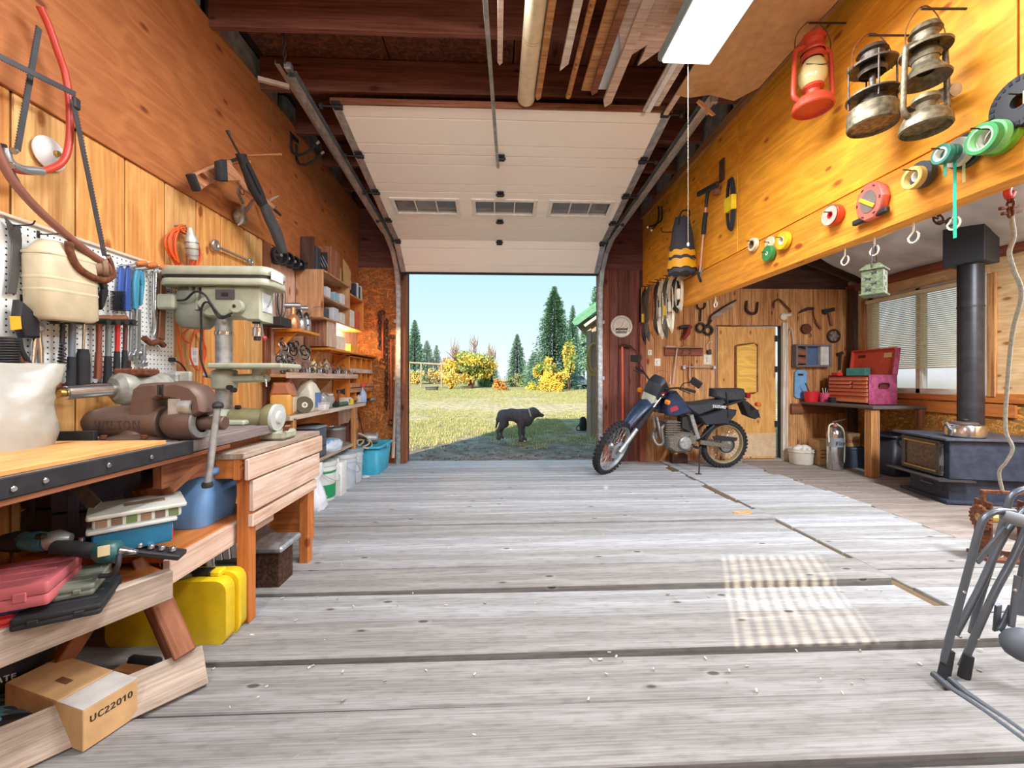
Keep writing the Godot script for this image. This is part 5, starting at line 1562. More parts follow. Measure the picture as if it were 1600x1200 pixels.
func drill_press() -> void:
	var gr := mat("press_green",c8(184,188,162),0.5,0.1,T.dirt,Vector3(2,2,2))
	var gd := mat("press_grey",c8(150,156,138),0.5,0.1,T.dirt,Vector3(2,2,2))
	var d := 2.42
	var o := at(350,660,d)
	o.y = 0.93
	var t := thing("drill_press","pale green bench drill press at the end of the workbench","drill press",o)
	var P := func(px: float,py: float,dz := 0.0) -> Vector3: return at(px,py,d) + Vector3(0,0,dz)
	G.new(t).box(Vector3(o.x + 0.06,0.945,o.z + 0.02),Vector3(0.26,0.03,0.22),0.01).put("base",gr,t)
	G.new(t).lathe([Vector2(0,0),Vector2(0.075,0),Vector2(0.07,0.03),Vector2(0.055,0.06),Vector2(0,0.06)],20,Transform3D(Basis(),Vector3(o.x,0.955,o.z))).put("base_collar",gr,t)
	G.new(t).cyl(Vector3(o.x,0.95,o.z),Vector3(o.x,P.call(350,492).y,o.z),0.043,24).put("column",M.galv,t)
	G.new(t).cyl(P.call(350,524),P.call(350,518),0.047,24).put("column_band",M.chrome,t)
	var a: Vector3 = P.call(271,451)
	var b: Vector3 = P.call(435,422)
	var cx := (a.x + b.x)/2
	var ln := b.x - a.x
	for s in [[a.y,0.046,"belt_housing"],[a.y + 0.056,b.y - a.y - 0.056,"housing_lid"]]:
		var g := G.new(t,Transform3D(Basis(),Vector3(cx,s[0],o.z)))
		var h: float = s[1]
		g.skin([G.rrect(ln,0.22,0.06,0),G.rrect(ln + 0.01,0.23,0.065,0.008),G.rrect(ln,0.22,0.06,h - 0.012),G.rrect(ln - 0.03,0.19,0.05,h)])
		g.put(s[2],gr,t)
	G.new(t,Transform3D(Basis(),Vector3(cx,a.y + 0.04,o.z))).skin([G.rrect(ln - 0.01,0.215,0.06,0),G.rrect(ln - 0.01,0.215,0.06,0.02)]).put("housing_seam",M.black,t)
	G.new(t).box(P.call(436,434,0.02),Vector3(0.004,0.06,0.13),0.001).put("label_plate",plain(c8(226,228,226)),t)
	a = P.call(326,498)
	b = P.call(417,450)
	G.new(t,Transform3D(Basis(),Vector3(0,0,o.z))).prism([Vector2(a.x,a.y + 0.02),Vector2(a.x + 0.04,a.y),Vector2(b.x - 0.12,a.y),Vector2(b.x - 0.08,a.y - 0.02),Vector2(b.x,a.y - 0.02),Vector2(b.x,b.y),Vector2(a.x,b.y)],-0.07,0.07,0.012).put("head",gr,t)
	G.new(t).box(P.call(417.5,474,0.0),Vector3(0.004,0.11,0.1),0.001).put("speed_label",plain(c8(214,220,220)),t)
	G.new(t).box(P.call(364,464,0.073),Vector3(0.105,0.055,0.004),0.001).put("name_plate",plain(c8(96,96,96),0.4,0.3),t)
	G.new(t).box(P.call(364,464,0.077),Vector3(0.035,0.02,0.004),0.001).put("switch",M.black,t)
	G.new(t).cyl(P.call(385,483,0.07),P.call(385,483,0.1),0.036,20).put("feed_hub",gr,t)
	G.new(t).cyl(P.call(383,483,0.1),P.call(383,483,0.106),0.01,8).put("hub_bolt",M.iron,t)
	for s in [[402,497,506,0.026,"quill",M.iron],[402,506,514,0.015,"spindle",M.chrome],[402,512,526,0.027,"chuck",M.chrome],[402,524,532,0.018,"chuck_nose",M.iron]]:
		G.new(t).cyl(P.call(s[0],s[2]),P.call(s[0],s[1]),s[3],18).put(s[4],s[5],t)
	G.new(t).rod(P.call(406,492,0.0),P.call(427,530,0.1),0.005).put("feed_lever",M.chrome,t)
	G.new(t).ball(P.call(428,531,0.1),Vector3(0.014,0.014,0.014)).put("lever_knob",plain(c8(176,60,70),0.3),t)
	G.new(t).rod(P.call(418,480,0.0),P.call(436,462,0.06),0.004).put("feed_lever",M.chrome,t)
	var m0: Vector3 = P.call(301,512,-0.03)
	G.new(t).lathe([Vector2(0,0),Vector2(0.07,0.0),Vector2(0.095,0.03),Vector2(0.1,0.08),Vector2(0.1,0.2),Vector2(0.08,0.225),Vector2(0,0.225)],24,Transform3D(Basis(),m0)).put("motor",gd,t)
	G.new(t).box(P.call(276,475,0.06),Vector3(0.1,0.085,0.06),0.01).put("junction_box",gr,t)
	for i in 5: G.new(t).box(P.call(277 + i*3,459,0.075),Vector3(0.004,0.026,0.004),0.001).put("vent_slot",M.black,t)
	for s in [[308,466],[318,466]]: G.new(t).rod(P.call(s[0],452,0.05),P.call(s[0],486,0.05),0.011,8).put("motor_bolt",gr,t)
	G.new(t).box(P.call(333,478,0.075),Vector3(0.06,0.06,0.02),0.008,Basis(Vector3.BACK,0.7)).put("belt_clamp",gr,t)
	G.new(t).hose([P.call(296,474,0.09),P.call(310,473,0.1),P.call(326,462,0.11),P.call(340,466,0.11),P.call(350,480,0.11),P.call(364,498,0.1),P.call(378,493,0.09)],0.006).put("power_cord",M.black,t)
	G.new(t).hose([P.call(376,497,0.09),P.call(360,500,0.1),P.call(346,478,0.11),P.call(334,486,0.1),P.call(330,520,0.08),P.call(329,560,0.08),P.call(335,590,0.06)],0.0055).put("power_cord",M.black,t)
	a = P.call(343,577)
	b = P.call(453,568)
	G.new(t).box((a + b)/2 + Vector3(0.01,0,0),Vector3(b.x - a.x,0.03,0.24),0.008).put("table",gr,t)
	G.new(t).cyl(P.call(351,608),P.call(351,578),0.066,22,0.008).put("table_collar",gr,t)
	G.new(t).bar(P.call(360,592),P.call(420,590),0.06,0.05,Vector3.UP,0.012).put("table_arm",gr,t)
	G.new(t).cyl(P.call(404,594),P.call(404,576),0.034,16).put("table_boss",gr,t)
	G.new(t).hose([P.call(418,588,0.04),P.call(424,590,0.06),P.call(427,604,0.07)],0.005).put("clamp_handle",M.chrome,t)
	G.new(t).rod(P.call(318,586),P.call(340,590),0.012,8).put("clamp_bolt",gr,t)
	for s in [[370,605],[376,609]]: G.new(t).cyl(P.call(s[0],s[1],0.05),P.call(s[0],s[1],0.08),0.014,8).put("lock_bolt",M.iron,t)
	d = 2.4
	var g0 := at(363,652,d)
	t = thing("bench_grinder","olive bench grinder with a pale disc wheel at the end of the workbench","grinder",Vector3(g0.x + 0.15,0.93,g0.z))
	var ol := mat("grinder_olive",c8(146,140,100),0.5,0.2,T.dirt,Vector3(3,3,3))
	G.new(t).lathe([Vector2(0,0),Vector2(0.05,0.0),Vector2(0.058,0.01),Vector2(0.058,0.17),Vector2(0.05,0.19),Vector2(0.06,0.2),Vector2(0.066,0.215),Vector2(0.0,0.215)],26,G.along(g0,at(420,655,d))).put("motor",ol,t)
	G.new(t).lathe([Vector2(0,0),Vector2(0.076,0),Vector2(0.082,0.01),Vector2(0.082,0.05),Vector2(0.0,0.05)],26,G.along(at(417,653,d),at(440,654,d))).put("wheel_guard",ol,t)
	G.new(t).lathe([Vector2(0,0),Vector2(0.077,0),Vector2(0.077,0.02),Vector2(0.04,0.022),Vector2(0.03,0.034),Vector2(0.012,0.036),Vector2(0,0.04)],28,G.along(at(430,652,d),at(450,653,d))).put("wheel",plain(c8(206,212,206),0.4),t)
	G.new(t).bar(at(446,672,d),at(455,664,d) + Vector3(0,0,0.04),0.03,0.012).put("tool_rest",M.brown_wood,t)
	G.new(t).box(Vector3(g0.x + 0.12,0.955,g0.z),Vector3(0.16,0.06,0.11),0.01).put("foot",ol,t)
	G.new(t).box(Vector3(g0.x + 0.05,1.03,g0.z + 0.03),Vector3(0.03,0.02,0.02),0.004).put("switch",M.black,t)
	var gp := ony(428,688,0.835)
	t = thing("machine_base","pale green machine base plate lying at the right end of the bench","base plate",gp)
	G.new(t).box(gp + Vector3(-0.03,0.03,-0.05),Vector3(0.2,0.05,0.16),0.012).put("plate",gr,t)
	G.new(t).box(gp + Vector3(-0.05,0.06,-0.05),Vector3(0.1,0.02,0.09),0.006).put("raised_pad",gr,t)
func bench_clutter() -> void:
	var b := Vector3(-1.75,0.947,-1.53)
	var t := thing("white_sack","crumpled white plastic sack standing on the plywood sheet","sack",b)
	var nz := noise(90,5.0,3)
	var rings := []
	for i in 15:
		var y := i/14.0
		var w := 0.27 + 0.05*y*y + 0.02*sin(y*9.0)
		var dd := 0.13*(1.0 - pow(y,2.2)) + 0.012
		var ring := []
		for q in 28:
			var a := TAU*q/28.0
			var p := Vector3(cos(a)*dd,y*0.3 - (0.018 if q > 14 and i == 14 else 0.0),-sin(a)*w*0.5)
			var nn := nz.get_noise_3d(p.x*3.0,p.y*2.2,p.z*2.2)
			ring.append(p + Vector3(cos(a),0.3,-sin(a))*nn*0.018*(0.3 + y*0.9)*(0.2 if i == 0 else 1.0))
		rings.append(ring)
	G.new(t,tf(b,-0.72)).skin(rings).put("sack",mat("sack",c8(178,175,162),0.35,0,T.dirt,Vector3(2,2,2)),t)
	b = ony(0,692,0.947)
	t = thing("glass_jar","glass jar at the left edge in front of the white sack","jar",b)
	G.new(t).lathe([Vector2(0,0),Vector2(0.035,0),Vector2(0.038,0.01),Vector2(0.038,0.1),Vector2(0.03,0.12),Vector2(0.03,0.13)],20,Transform3D(Basis(),b)).put("glass",M.jar,t)
	G.new(t).cyl(b + Vector3(0,0.13,0),b + Vector3(0,0.15,0),0.033,20).put("lid",plain(c8(90,96,96),0.4,0.5),t)
	b = ony(120,682,0.93)
	t = thing("steel_bar","dark flat steel bar with a rivet lying by the tail of the brown vise","bar",b)
	G.new(t).box(Vector3(-1.72,0.955,-1.74),Vector3(0.2,0.05,0.02),0.002,Basis(Vector3.UP,0.1)).put("bar",M.iron,t)
	G.new(t).cyl(Vector3(-1.76,0.96,-1.73),Vector3(-1.76,0.96,-1.722),0.007,10).put("rivet",M.steel,t)
	var k := tf(Vector3(-1.62,0.447,-1.22),0.49)
	stack_case("tool_case","pink-red plastic tool case on top of the stack at the left of the lower shelf",tf(ony(20,932,0.5),0.45),Vector3(0.25,0.07,0.24),plain(c8(206,108,112),0.5))
	stack_case("tool_case","blue plastic case under the pink-red tool case",tf(ony(0,952,0.455),0.45),Vector3(0.2,0.045,0.22),plain(c8(70,120,206),0.4))
	stack_case("grey_case","flat grey-green case lying on the black box on the lower shelf",tf(ony(112,918,0.482),0.5),Vector3(0.16,0.035,0.2),plain(c8(124,132,116),0.5))
	stack_case("black_box","flat black box under the grey-green case",tf(ony(112,945,0.447),0.5),Vector3(0.2,0.033,0.24),M.black)
	stack_case("red_box","red box corner under the blue case at the left edge",tf(ony(-8,975,0.447),0.45),Vector3(0.12,0.03,0.12),plain(c8(206,50,44),0.5))
	var q := ony(60,866,0.56)
	t = thing("angle_grinder","teal power tool with a grey gear head behind the pink-red case","power tool",q)
	var tl := plain(c8(62,132,150),0.4)
	G.new(t).tube([at(5,848,1.42),at(28,846,1.42),at(38,845,1.42)],[0.028,0.036,0.03],12).put("guard",M.black,t)
	G.new(t).tube([at(38,846,1.42),at(58,846,1.42),at(74,846,1.42)],[0.026,0.034,0.03],14).put("body",tl,t)
	G.new(t).tube([at(74,846,1.42),at(92,842,1.43),at(112,840,1.44)],[0.03,0.032,0.014],14).put("gear_head",M.galv,t)
	G.new(t).box(at(64,838,1.38),Vector3(0.03,0.018,0.02),0.005).put("switch",M.black,t)
	q = ony(150,885,0.52)
	t = thing("hand_drill","black and dark green drill with a curved trigger lever on the lower shelf","drill",q)
	G.new(t).tube([at(86,855,1.4),at(110,856,1.4),at(148,861,1.42)],[0.022,0.024,0.026],14).put("grip",M.rubber,t)
	G.new(t).tube([at(148,861,1.42),at(160,862,1.42),at(184,862,1.43),at(190,861,1.43)],[0.022,0.036,0.036,0.018],16).put("head",plain(c8(40,88,84),0.4),t)
	G.new(t).tube([at(190,861,1.43),at(214,862,1.44)],[0.016,0.007],12).put("chuck",M.chrome,t)
	G.new(t).hose([at(186,866,1.4),at(184,884,1.39),at(174,898,1.39),at(156,900,1.39)],0.008,8).put("lever",M.iron,t)
	G.new(t).box(at(162,861,1.385),Vector3(0.03,0.035,0.004),0.001,Basis(Vector3.UP,0.7)).put("label_patch",plain(c8(214,196,150)),t)
	t = thing("socket_tray","long black metal socket tray lying across the lower shelf","tray",ony(210,862,0.5))
	G.new(t).bar(at(118,848,1.5),at(286,867,1.6),0.07,0.02,Vector3.UP,0.004).put("tray",M.iron,t)
	for i in 9:
		var p := at(118,844,1.49).lerp(at(286,863,1.59),(i + 0.6)/9.6)
		G.new(t).cyl(p,p + Vector3(0,0.016,0),0.011,10).put("socket",M.chrome,t)
	t = thing("organizer_case","clear plastic organizer case resting slightly askew on the blue and red box","organizer",at(215,800,1.55))
	var ok := Transform3D(Basis(Vector3.UP,0.72)*Basis(Vector3.RIGHT,0.0),at(216,794,1.62))
	var cl := StandardMaterial3D.new()
	cl.albedo_color = c8(206,210,198)
	cl.roughness = 0.25
	M.cloudy = cl
	rbox(t,"tray",ok,Vector3(0,-0.03,0),Vector3(0.25,0.035,0.2),0.012,cl)
	rbox(t,"lid",ok,Vector3(0,0.006,0),Vector3(0.28,0.014,0.23),0.012,plain(c8(214,214,198),0.3))
	G.new(t,ok).box(Vector3(0.02,0.021,0.0),Vector3(0.12,0.003,0.05),0.001).put("label_patch",plain(c8(120,104,80)),t)
	for i in 6: G.new(t,ok).box(Vector3(-0.1 + i*0.04,-0.012,0.1005),Vector3(0.03,0.028,0.003),0.001).put("compartment",plain([c8(150,120,90),c8(120,96,80),c8(110,130,80)][i % 3]),t)
	t = thing("parts_box","blue and red parts box under the clear organizer","box",at(200,835,1.55))
	ok = Transform3D(Basis(Vector3.UP,0.72),at(208,846,1.6))
	rbox(t,"body",ok,Vector3(0,0,0),Vector3(0.22,0.085,0.19),0.008,plain(c8(36,116,150),0.4))
	rbox(t,"rim",ok,Vector3(0,0.08,0),Vector3(0.25,0.012,0.22),0.01,plain(c8(206,206,198),0.3))
	G.new(t,ok).prism([Vector2(-0.095,0.005),Vector2(0.095,0.005),Vector2(0.095,0.04),Vector2(0.06,0.05),Vector2(0.05,0.07),Vector2(0.035,0.045),Vector2(-0.01,0.05),Vector2(-0.05,0.032),Vector2(-0.08,0.045),Vector2(-0.095,0.045)],0,0.003)
	var rd := G.new(t,ok*Transform3D(Basis(Vector3.UP,PI/2),Vector3(0.1105,0,0)))
	rd.prism([Vector2(-0.09,0.005),Vector2(0.09,0.005),Vector2(0.09,0.04),Vector2(0.06,0.04),Vector2(0.035,0.066),Vector2(0.02,0.042),Vector2(-0.02,0.036),Vector2(-0.045,0.03),Vector2(-0.07,0.055),Vector2(-0.09,0.05)],0,0.003)
	rd.put("red_label",plain(c8(220,40,48),0.3),t)
	G.new(t,ok).box(Vector3(0.111,0.04,0),Vector3(0.002,0.06,0.18),0).put("blue_label",plain(c8(120,196,230),0.3),t)
	for s in [[185,768,0.3,0.08,c8(74,84,112),"dark blue drawer unit at the back of the lower shelf"],[110,770,0.16,0.1,c8(44,40,40),"black box in the dark corner at the back of the lower shelf"]]:
		var p := at(s[0],s[1],1.85)
		stack_case("drawer_unit",s[5],tf(Vector3(p.x,0.485,p.z + 0.05),0.3),Vector3(s[2],p.y - 0.44 + s[3],0.16),plain(s[4],0.5))
	var mp := at(132,785,1.62)
	t = thing("metal_strip","grey flat metal strip leaning across the dark shelf opening","strip",mp)
	G.new(t).bar(at(118,757,1.66),at(150,792,1.56),0.004,0.045,Vector3(0.6,0.6,-0.3),0.001).put("strip",M.galv,t)
	var tb := mat("tote_blue",c8(112,160,210),0.45,0,T.dirt,Vector3(1,1,1))
	tote("blue_tote","open light blue plastic tote on the lower shelf beside the low table",tf(Vector3(-1.55,0.487,-2.14),0.0),Vector3(0.42,0.28,0.34),tb)
	tote("blue_bin","small blue bin seen behind the dark drawer unit",tf(Vector3(-1.76,0.487,-1.98),0.3),Vector3(0.14,0.24,0.14),tb)
func stack_case(called: String,label: String,k: Transform3D,s: Vector3,m: Material) -> Node3D:
	var t := thing(called,label,"case",k.origin)
	t.basis = k.basis
	rbox(t,"bottom_shell",k,Vector3.ZERO,Vector3(s.x,s.y*0.47,s.z),0.012,m)
	rbox(t,"lid",k,Vector3(0,s.y*0.5,0),Vector3(s.x,s.y*0.5,s.z),0.012,m)
	for x in [-0.25,0.25]: G.new(t,k).box(Vector3(s.x*x,s.y*0.5,s.z/2),Vector3(s.x*0.12,s.y*0.4,0.008),0.002).put("latch",m,t)
	for i in 3: G.new(t,k).box(Vector3(0,s.y,s.z*(-0.25 + 0.25*i)),Vector3(s.x*0.8,0.006,0.01),0.002).put("rib",m,t)
	return t
func tote(called: String,label: String,k: Transform3D,s: Vector3,m: Material) -> Node3D:
	var t := thing(called,label,"tote",k.origin)
	t.basis = k.basis
	var e := 0.82
	G.new(t,k).skin([G.rrect(s.x*e,s.z*e,0.05,0),G.rrect(s.x,s.z,0.06,s.y),G.rrect(s.x - 0.012,s.z - 0.012,0.055,s.y),G.rrect(s.x*e - 0.012,s.z*e - 0.012,0.045,0.01)]).put("tub",m,t)
	G.new(t,k).skin([G.rrect(s.x,s.z,0.06,s.y - 0.03),G.rrect(s.x + 0.035,s.z + 0.035,0.07,s.y - 0.028),G.rrect(s.x + 0.035,s.z + 0.035,0.07,s.y),G.rrect(s.x,s.z,0.06,s.y + 0.003)],false).put("rim",m,t)
	for x in [-1.0,1.0]: G.new(t,k).box(Vector3(x*(s.x/2 + 0.01),s.y - 0.035,0),Vector3(0.03,0.04,0.1),0.008).put("handle",m,t)
	return t
func under_bench() -> void:
	var ye := mat("case_yellow",c8(240,204,30),0.45,0,T.dirt,Vector3(1.5,1.5,1.5))
	var b := Vector3(-1.46,0,-1.94)
	var t := thing("yellow_case","bright yellow hard plastic tool case on the floor under the bench","case",b)
	for s in [[-0.045,0.075,"front_shell"],[0.045,0.075,"back_shell"]]:
		G.new(t,Transform3D(Basis(Vector3.RIGHT,PI/2),b + Vector3(0,0.145,-0.04 - s[0] - s[1]/2))).skin([G.rrect(0.49,0.27,0.045,0),G.rrect(0.52,0.29,0.05,0.012),G.rrect(0.52,0.29,0.05,s[1])]).put(s[2],ye,t)
	G.new(t,Transform3D(Basis(Vector3.RIGHT,PI/2),b + Vector3(0,0.145,-0.056))).skin([G.rrect(0.535,0.305,0.055,0),G.rrect(0.535,0.305,0.055,0.018)]).put("seam_band",ye,t)
	G.new(t).hose([b + Vector3(-0.13,0.29,-0.02),b + Vector3(-0.12,0.315,0.05),b + Vector3(-0.02,0.315,0.07),b + Vector3(0.06,0.315,0.05),b + Vector3(0.07,0.29,-0.02)],0.012).put("handle",plain(c8(88,84,70),0.5),t)
	G.new(t).box(b + Vector3(-0.03,0.3,-0.03),Vector3(0.12,0.02,0.05),0.006).put("latch",plain(c8(222,196,90),0.4),t)
	G.new(t).box(b + Vector3(0.11,0.3,-0.03),Vector3(0.1,0.028,0.05),0.008).put("latch",M.black,t)
	G.new(t).box(b + Vector3(0.18,0.3,-0.03),Vector3(0.05,0.03,0.055),0.008).put("latch",ye,t)
	var k := tf(Vector3(-1.47,0.012,-1.5),-0.335)
	t = thing("cardboard_box","brown cardboard box marked UC22010 lying in front of the slanted post","box",k.origin)
	t.basis = k.basis
	G.new(t,k).box(Vector3(0,0.065,0),Vector3(0.41,0.13,0.15),0.002).put("body",M.card,t)
	G.new(t,k).box(Vector3(-0.06,0.132,0),Vector3(0.28,0.004,0.15),0.001).put("lid_flap",plain(c8(216,172,118),0.9),t)
	G.new(t,k).box(Vector3(0.145,0.132,0),Vector3(0.12,0.003,0.15),0.001).put("lid_flap",plain(c8(190,182,172),0.9),t)
	G.new(t,k).box(Vector3(-0.02,0.135,0.01),Vector3(0.06,0.002,0.02),0).put("stamp",plain(c8(120,86,56)),t)
	words("UC22010",0.022,plain(c8(60,48,40)),t,k*Transform3D(Basis(Vector3.UP,PI/2),Vector3(0.2055,0.09,0.0)),0.001)
	var tin := ony(6,1078,0.03)
	t = thing("black_tub","black round tub lettered TRIPLATE behind the cardboard box","tub",Vector3(tin.x - 0.06,0,tin.z - 0.05))
	var o := t.position
	G.new(t).lathe([Vector2(0,0),Vector2(0.13,0),Vector2(0.135,0.01),Vector2(0.14,0.17),Vector2(0.15,0.175),Vector2(0.15,0.19),Vector2(0.12,0.19),Vector2(0.12,0.2),Vector2(0,0.2)],28,Transform3D(Basis(),o)).put("tub",plain(c8(66,66,70),0.5),t)
	words("TRIPLATE",0.022,plain(c8(226,226,220)),t,Transform3D(Basis(Vector3.UP,0.62),o + Vector3(0.139*sin(0.62),0.1,0.139*cos(0.62))),0.002)
	G.new(t).tube(loop_at(o + Vector3(0,0.18,0),Vector3.UP,0.151,24),0.006,6,true).put("rim_band",M.galv,t)
	t = thing("cable_heap","heap of dark cables and plugs on the floor in the lower left corner","cable",ony(60,1120,0.02))
	for i in 7:
		var y := 1088 + i*7
		G.new(t).hose([ony(-20,y + 4,0.05),ony(30,y - 3,0.07),ony(80,y,0.06),ony(112,y + 8,0.035),ony(126,y + 16,0.02)],0.008 + 0.001*(i % 3),8).put("cable",plain([c8(58,66,72),c8(84,96,104),c8(44,44,48)][i % 3],0.5),t)
	G.new(t).box(ony(118,1106,0.05),Vector3(0.05,0.03,0.03),0.006).put("plug",M.brown_wood,t)
	t = thing("teal_case","teal plastic case corner at the bottom left","case",ony(25,1140,0.02))
	rbox(t,"body",tf(ony(25,1140,0.0),0.3),Vector3.ZERO,Vector3(0.16,0.07,0.08),0.02,plain(c8(110,176,186),0.4))
	for s in [[[60,1096],[95,1098],0.05,"pale wood scrap lying behind the cables"],[[188,1044],[262,1058],0.07,"narrow pale wood scrap on the floor behind the slanted post"]]:
		var a := ony(s[0][0],s[0][1],0.02)
		var e := ony(s[1][0],s[1][1],0.02)
		var g := base(a)
		g.bar(a,e,s[2],0.025)
		one_at("wood_scrap",a,g,M.stud,s[3],"wood scrap","wood scraps on the floor")
	var bl := ony(222,1038,0.02)
	t = thing("rubber_roller","black cylindrical grip lying on the floor under the bench","grip",bl)
	G.new(t).tube([ony(200,1034,0.03),ony(206,1032,0.03),ony(246,1036,0.03)],[0.014,0.022,0.022],12).put("grip",M.rubber,t)
	var gs := at(300,880,2.0)
	t = thing("sheet_metal","grey bent metal sheet leaning under the shelf beside the yellow case","sheet metal",Vector3(gs.x,0,gs.z - 0.05))
	G.new(t).bar(Vector3(gs.x - 0.05,0.0,gs.z - 0.06),Vector3(gs.x - 0.05,0.42,gs.z - 0.02),0.24,0.004,Vector3.BACK,0.001).put("panel",mat("sheet_grey",c8(146,142,140),0.45,0.3,T.dirt,Vector3(1,1,1)),t)
	G.new(t).bar(Vector3(gs.x + 0.07,0.0,gs.z - 0.04),Vector3(gs.x + 0.07,0.4,gs.z),0.01,0.03,Vector3.BACK,0.001).put("folded_edge",M.galv,t)
	var wp := at(335,872,2.25)
	t = thing("white_siding","ribbed white siding panel leaning under the low table","siding",Vector3(wp.x,0,wp.z))
	for i in 5:
		G.new(t).box(Vector3(wp.x - 0.06 + i*0.035,0.2,wp.z - i*0.012),Vector3(0.034,0.34,0.006 + 0.006*(i % 2)),0.002,Basis(Vector3.BACK,0.1)).put("rib",plain(c8(226,230,234),0.4),t)
	var r0 := Vector3(-1.5,0.0,-2.3)
	var r1 := Vector3(-1.42,0.0,-2.95)
	t = thing("steel_rail","length of steel rail lying on a block behind the low table","rail",r0)
	var rk := Transform3D(Basis(Vector3.UP,0.0),Vector3(-1.55,0.14,-2.25))
	var pf := [Vector2(-0.055,0),Vector2(0.055,0),Vector2(0.055,0.01),Vector2(0.012,0.024),Vector2(0.01,0.085),Vector2(0.03,0.095),Vector2(0.03,0.115),Vector2(0.022,0.12),Vector2(-0.022,0.12),Vector2(-0.03,0.115),Vector2(-0.03,0.095),Vector2(-0.01,0.085),Vector2(-0.012,0.024),Vector2(-0.055,0.01)]
	G.new(t,rk).prism(pf,-0.75,0.0,0.002).put("rail",M.galv,t)
	G.new(t).box(Vector3(-1.55,0.07,-2.85),Vector3(0.2,0.14,0.2),0.006).put("block",M.brown_wood,t)
	G.new(t).box(Vector3(-1.6,0.07,-2.4),Vector3(0.08,0.14,0.12),0.006).put("block",M.iron,t)
	var ib := Vector3(-1.36,0,-2.48)
	t = thing("steel_beam","stub of rusty steel beam standing on the floor under the low table","steel beam",ib)
	G.new(t).box(ib + Vector3(0,0.235,0),Vector3(0.34,0.035,0.24),0.012).put("flange",M.galv,t)
	G.new(t).box(ib + Vector3(0.02,0.11,0),Vector3(0.23,0.22,0.16),0.004).put("web",M.rusty_dark,t)
	var db := ony(352,936,0)
	t = thing("ammo_box","dark green metal box with a grey side behind the yellow case","box",db)
	G.new(t).box(Vector3(db.x - 0.03,0.09,db.z - 0.16),Vector3(0.18,0.18,0.28),0.006).put("body",plain(c8(150,150,156),0.5,0.2),t)
	G.new(t).box(Vector3(db.x - 0.03,0.19,db.z - 0.16),Vector3(0.19,0.02,0.29),0.005).put("lid",plain(c8(74,76,56),0.6),t)
func low_table() -> void:
	var t := thing("low_table","low wooden table with pale plank apron and four orange-brown legs","table",Vector3(-1.5,0,-2.4))
	var xf := -1.2
	for s in [[xf - 0.03,-2.1],[xf - 0.03,-2.74],[-1.78,-2.1],[-1.78,-2.74]]:
		board(t,Vector3(s[0],0.4,s[1]),Vector3(0.06,0.8,0.06),M.orange_wood,0.004,"leg")
	board(t,Vector3(xf + 0.012,0.755,-2.45),Vector3(0.022,0.1,0.84),M.pale_wood,0.003,"apron_board")
	board(t,Vector3(xf + 0.01,0.62,-2.45),Vector3(0.022,0.15,0.76),M.pale_wood,0.003,"apron_board")
	board(t,Vector3(xf,0.5,-2.43),Vector3(0.04,0.06,0.72),M.pale_wood,0.003,"lower_rail")
	for i in 3: board(t,Vector3(-1.3 - i*0.2,0.82,-2.46),Vector3(0.195,0.03,0.86),M.old_wood,0.003,"top_plank")
	board(t,Vector3(-1.5,0.76,-2.055),Vector3(0.56,0.1,0.022),M.orange_wood,0.003,"apron_board")
	board(t,Vector3(-1.24,0.77,-2.06),Vector3(0.03,0.13,0.05),M.orange_wood,0.003,"corner_block")
	board(t,Vector3(-1.5,0.3,-2.9),Vector3(0.5,0.4,0.025),M.orange_wood,0.003,"back_board")
# ---------------------------------------------------------------- shelves and the far bench on the left wall
func pail(called: String,label: String,b: Vector3,r: float,h: float,m: Material,lid: Material,cat := "bucket") -> Node3D:
	var t := thing(called,label,cat,b)
	G.new(t).lathe([Vector2(0,0),Vector2(r*0.86,0),Vector2(r*0.88,0.006),Vector2(r*0.97,h*0.8),Vector2(r*1.03,h*0.8),Vector2(r*1.03,h*0.83),Vector2(r*0.98,h*0.83),Vector2(r,h),Vector2(r*0.94,h),Vector2(r*0.85,0.02),Vector2(0,0.02)],28,Transform3D(Basis(),b)).put("body",m,t)
	if lid: G.new(t).lathe([Vector2(r*1.0,h*0.93),Vector2(r*1.06,h*0.93),Vector2(r*1.06,h + 0.012),Vector2(r*0.95,h + 0.014),Vector2(r*0.93,h + 0.004),Vector2(0,h + 0.004)],28,Transform3D(Basis(),b)).put("lid",lid,t)
	var pts := []
	for i in 13:
		var a := PI*i/12.0
		pts.append(b + Vector3(0.02 + sin(a)*r*0.55,h*0.88 - sin(a)*r*1.0,cos(a)*r*1.06) + Vector3(sin(a)*r*0.55,0,0))
	G.new(t).tube(pts,0.003,5).put("bail",M.steel,t)
	return t
func can(called: String,label: String,cat: String,b: Vector3,r: float,h: float,m: Material,top: Material) -> Node3D:
	var t := thing(called,label,cat,b)
	G.new(t).lathe([Vector2(0,0),Vector2(r,0),Vector2(r,0.004),Vector2(r*0.98,0.008),Vector2(r*0.98,h - 0.012),Vector2(r,h - 0.008),Vector2(r,h - 0.002)],24,Transform3D(Basis(),b)).put("body",m,t)
	G.new(t).lathe([Vector2(r*1.03,h - 0.02),Vector2(r*1.04,h),Vector2(r*0.9,h + 0.004),Vector2(r*0.88,h - 0.002),Vector2(0,h - 0.002)],24,Transform3D(Basis(),b)).put("lid",top,t)
	return t
func jar(called: String,label: String,b: Vector3,r: float,h: float,m: Material,cap: Material,cat := "jar") -> Node3D:
	var t := thing(called,label,cat,b)
	G.new(t).lathe([Vector2(0,0),Vector2(r*0.92,0),Vector2(r,0.008),Vector2(r,h*0.7),Vector2(r*0.7,h*0.84),Vector2(r*0.62,h*0.86),Vector2(r*0.62,h*0.95)],18,Transform3D(Basis(),b)).put("body",m,t)
	G.new(t).cyl(b + Vector3(0,h*0.88,0),b + Vector3(0,h,0),r*0.68,16).put("cap",cap,t)
	return t
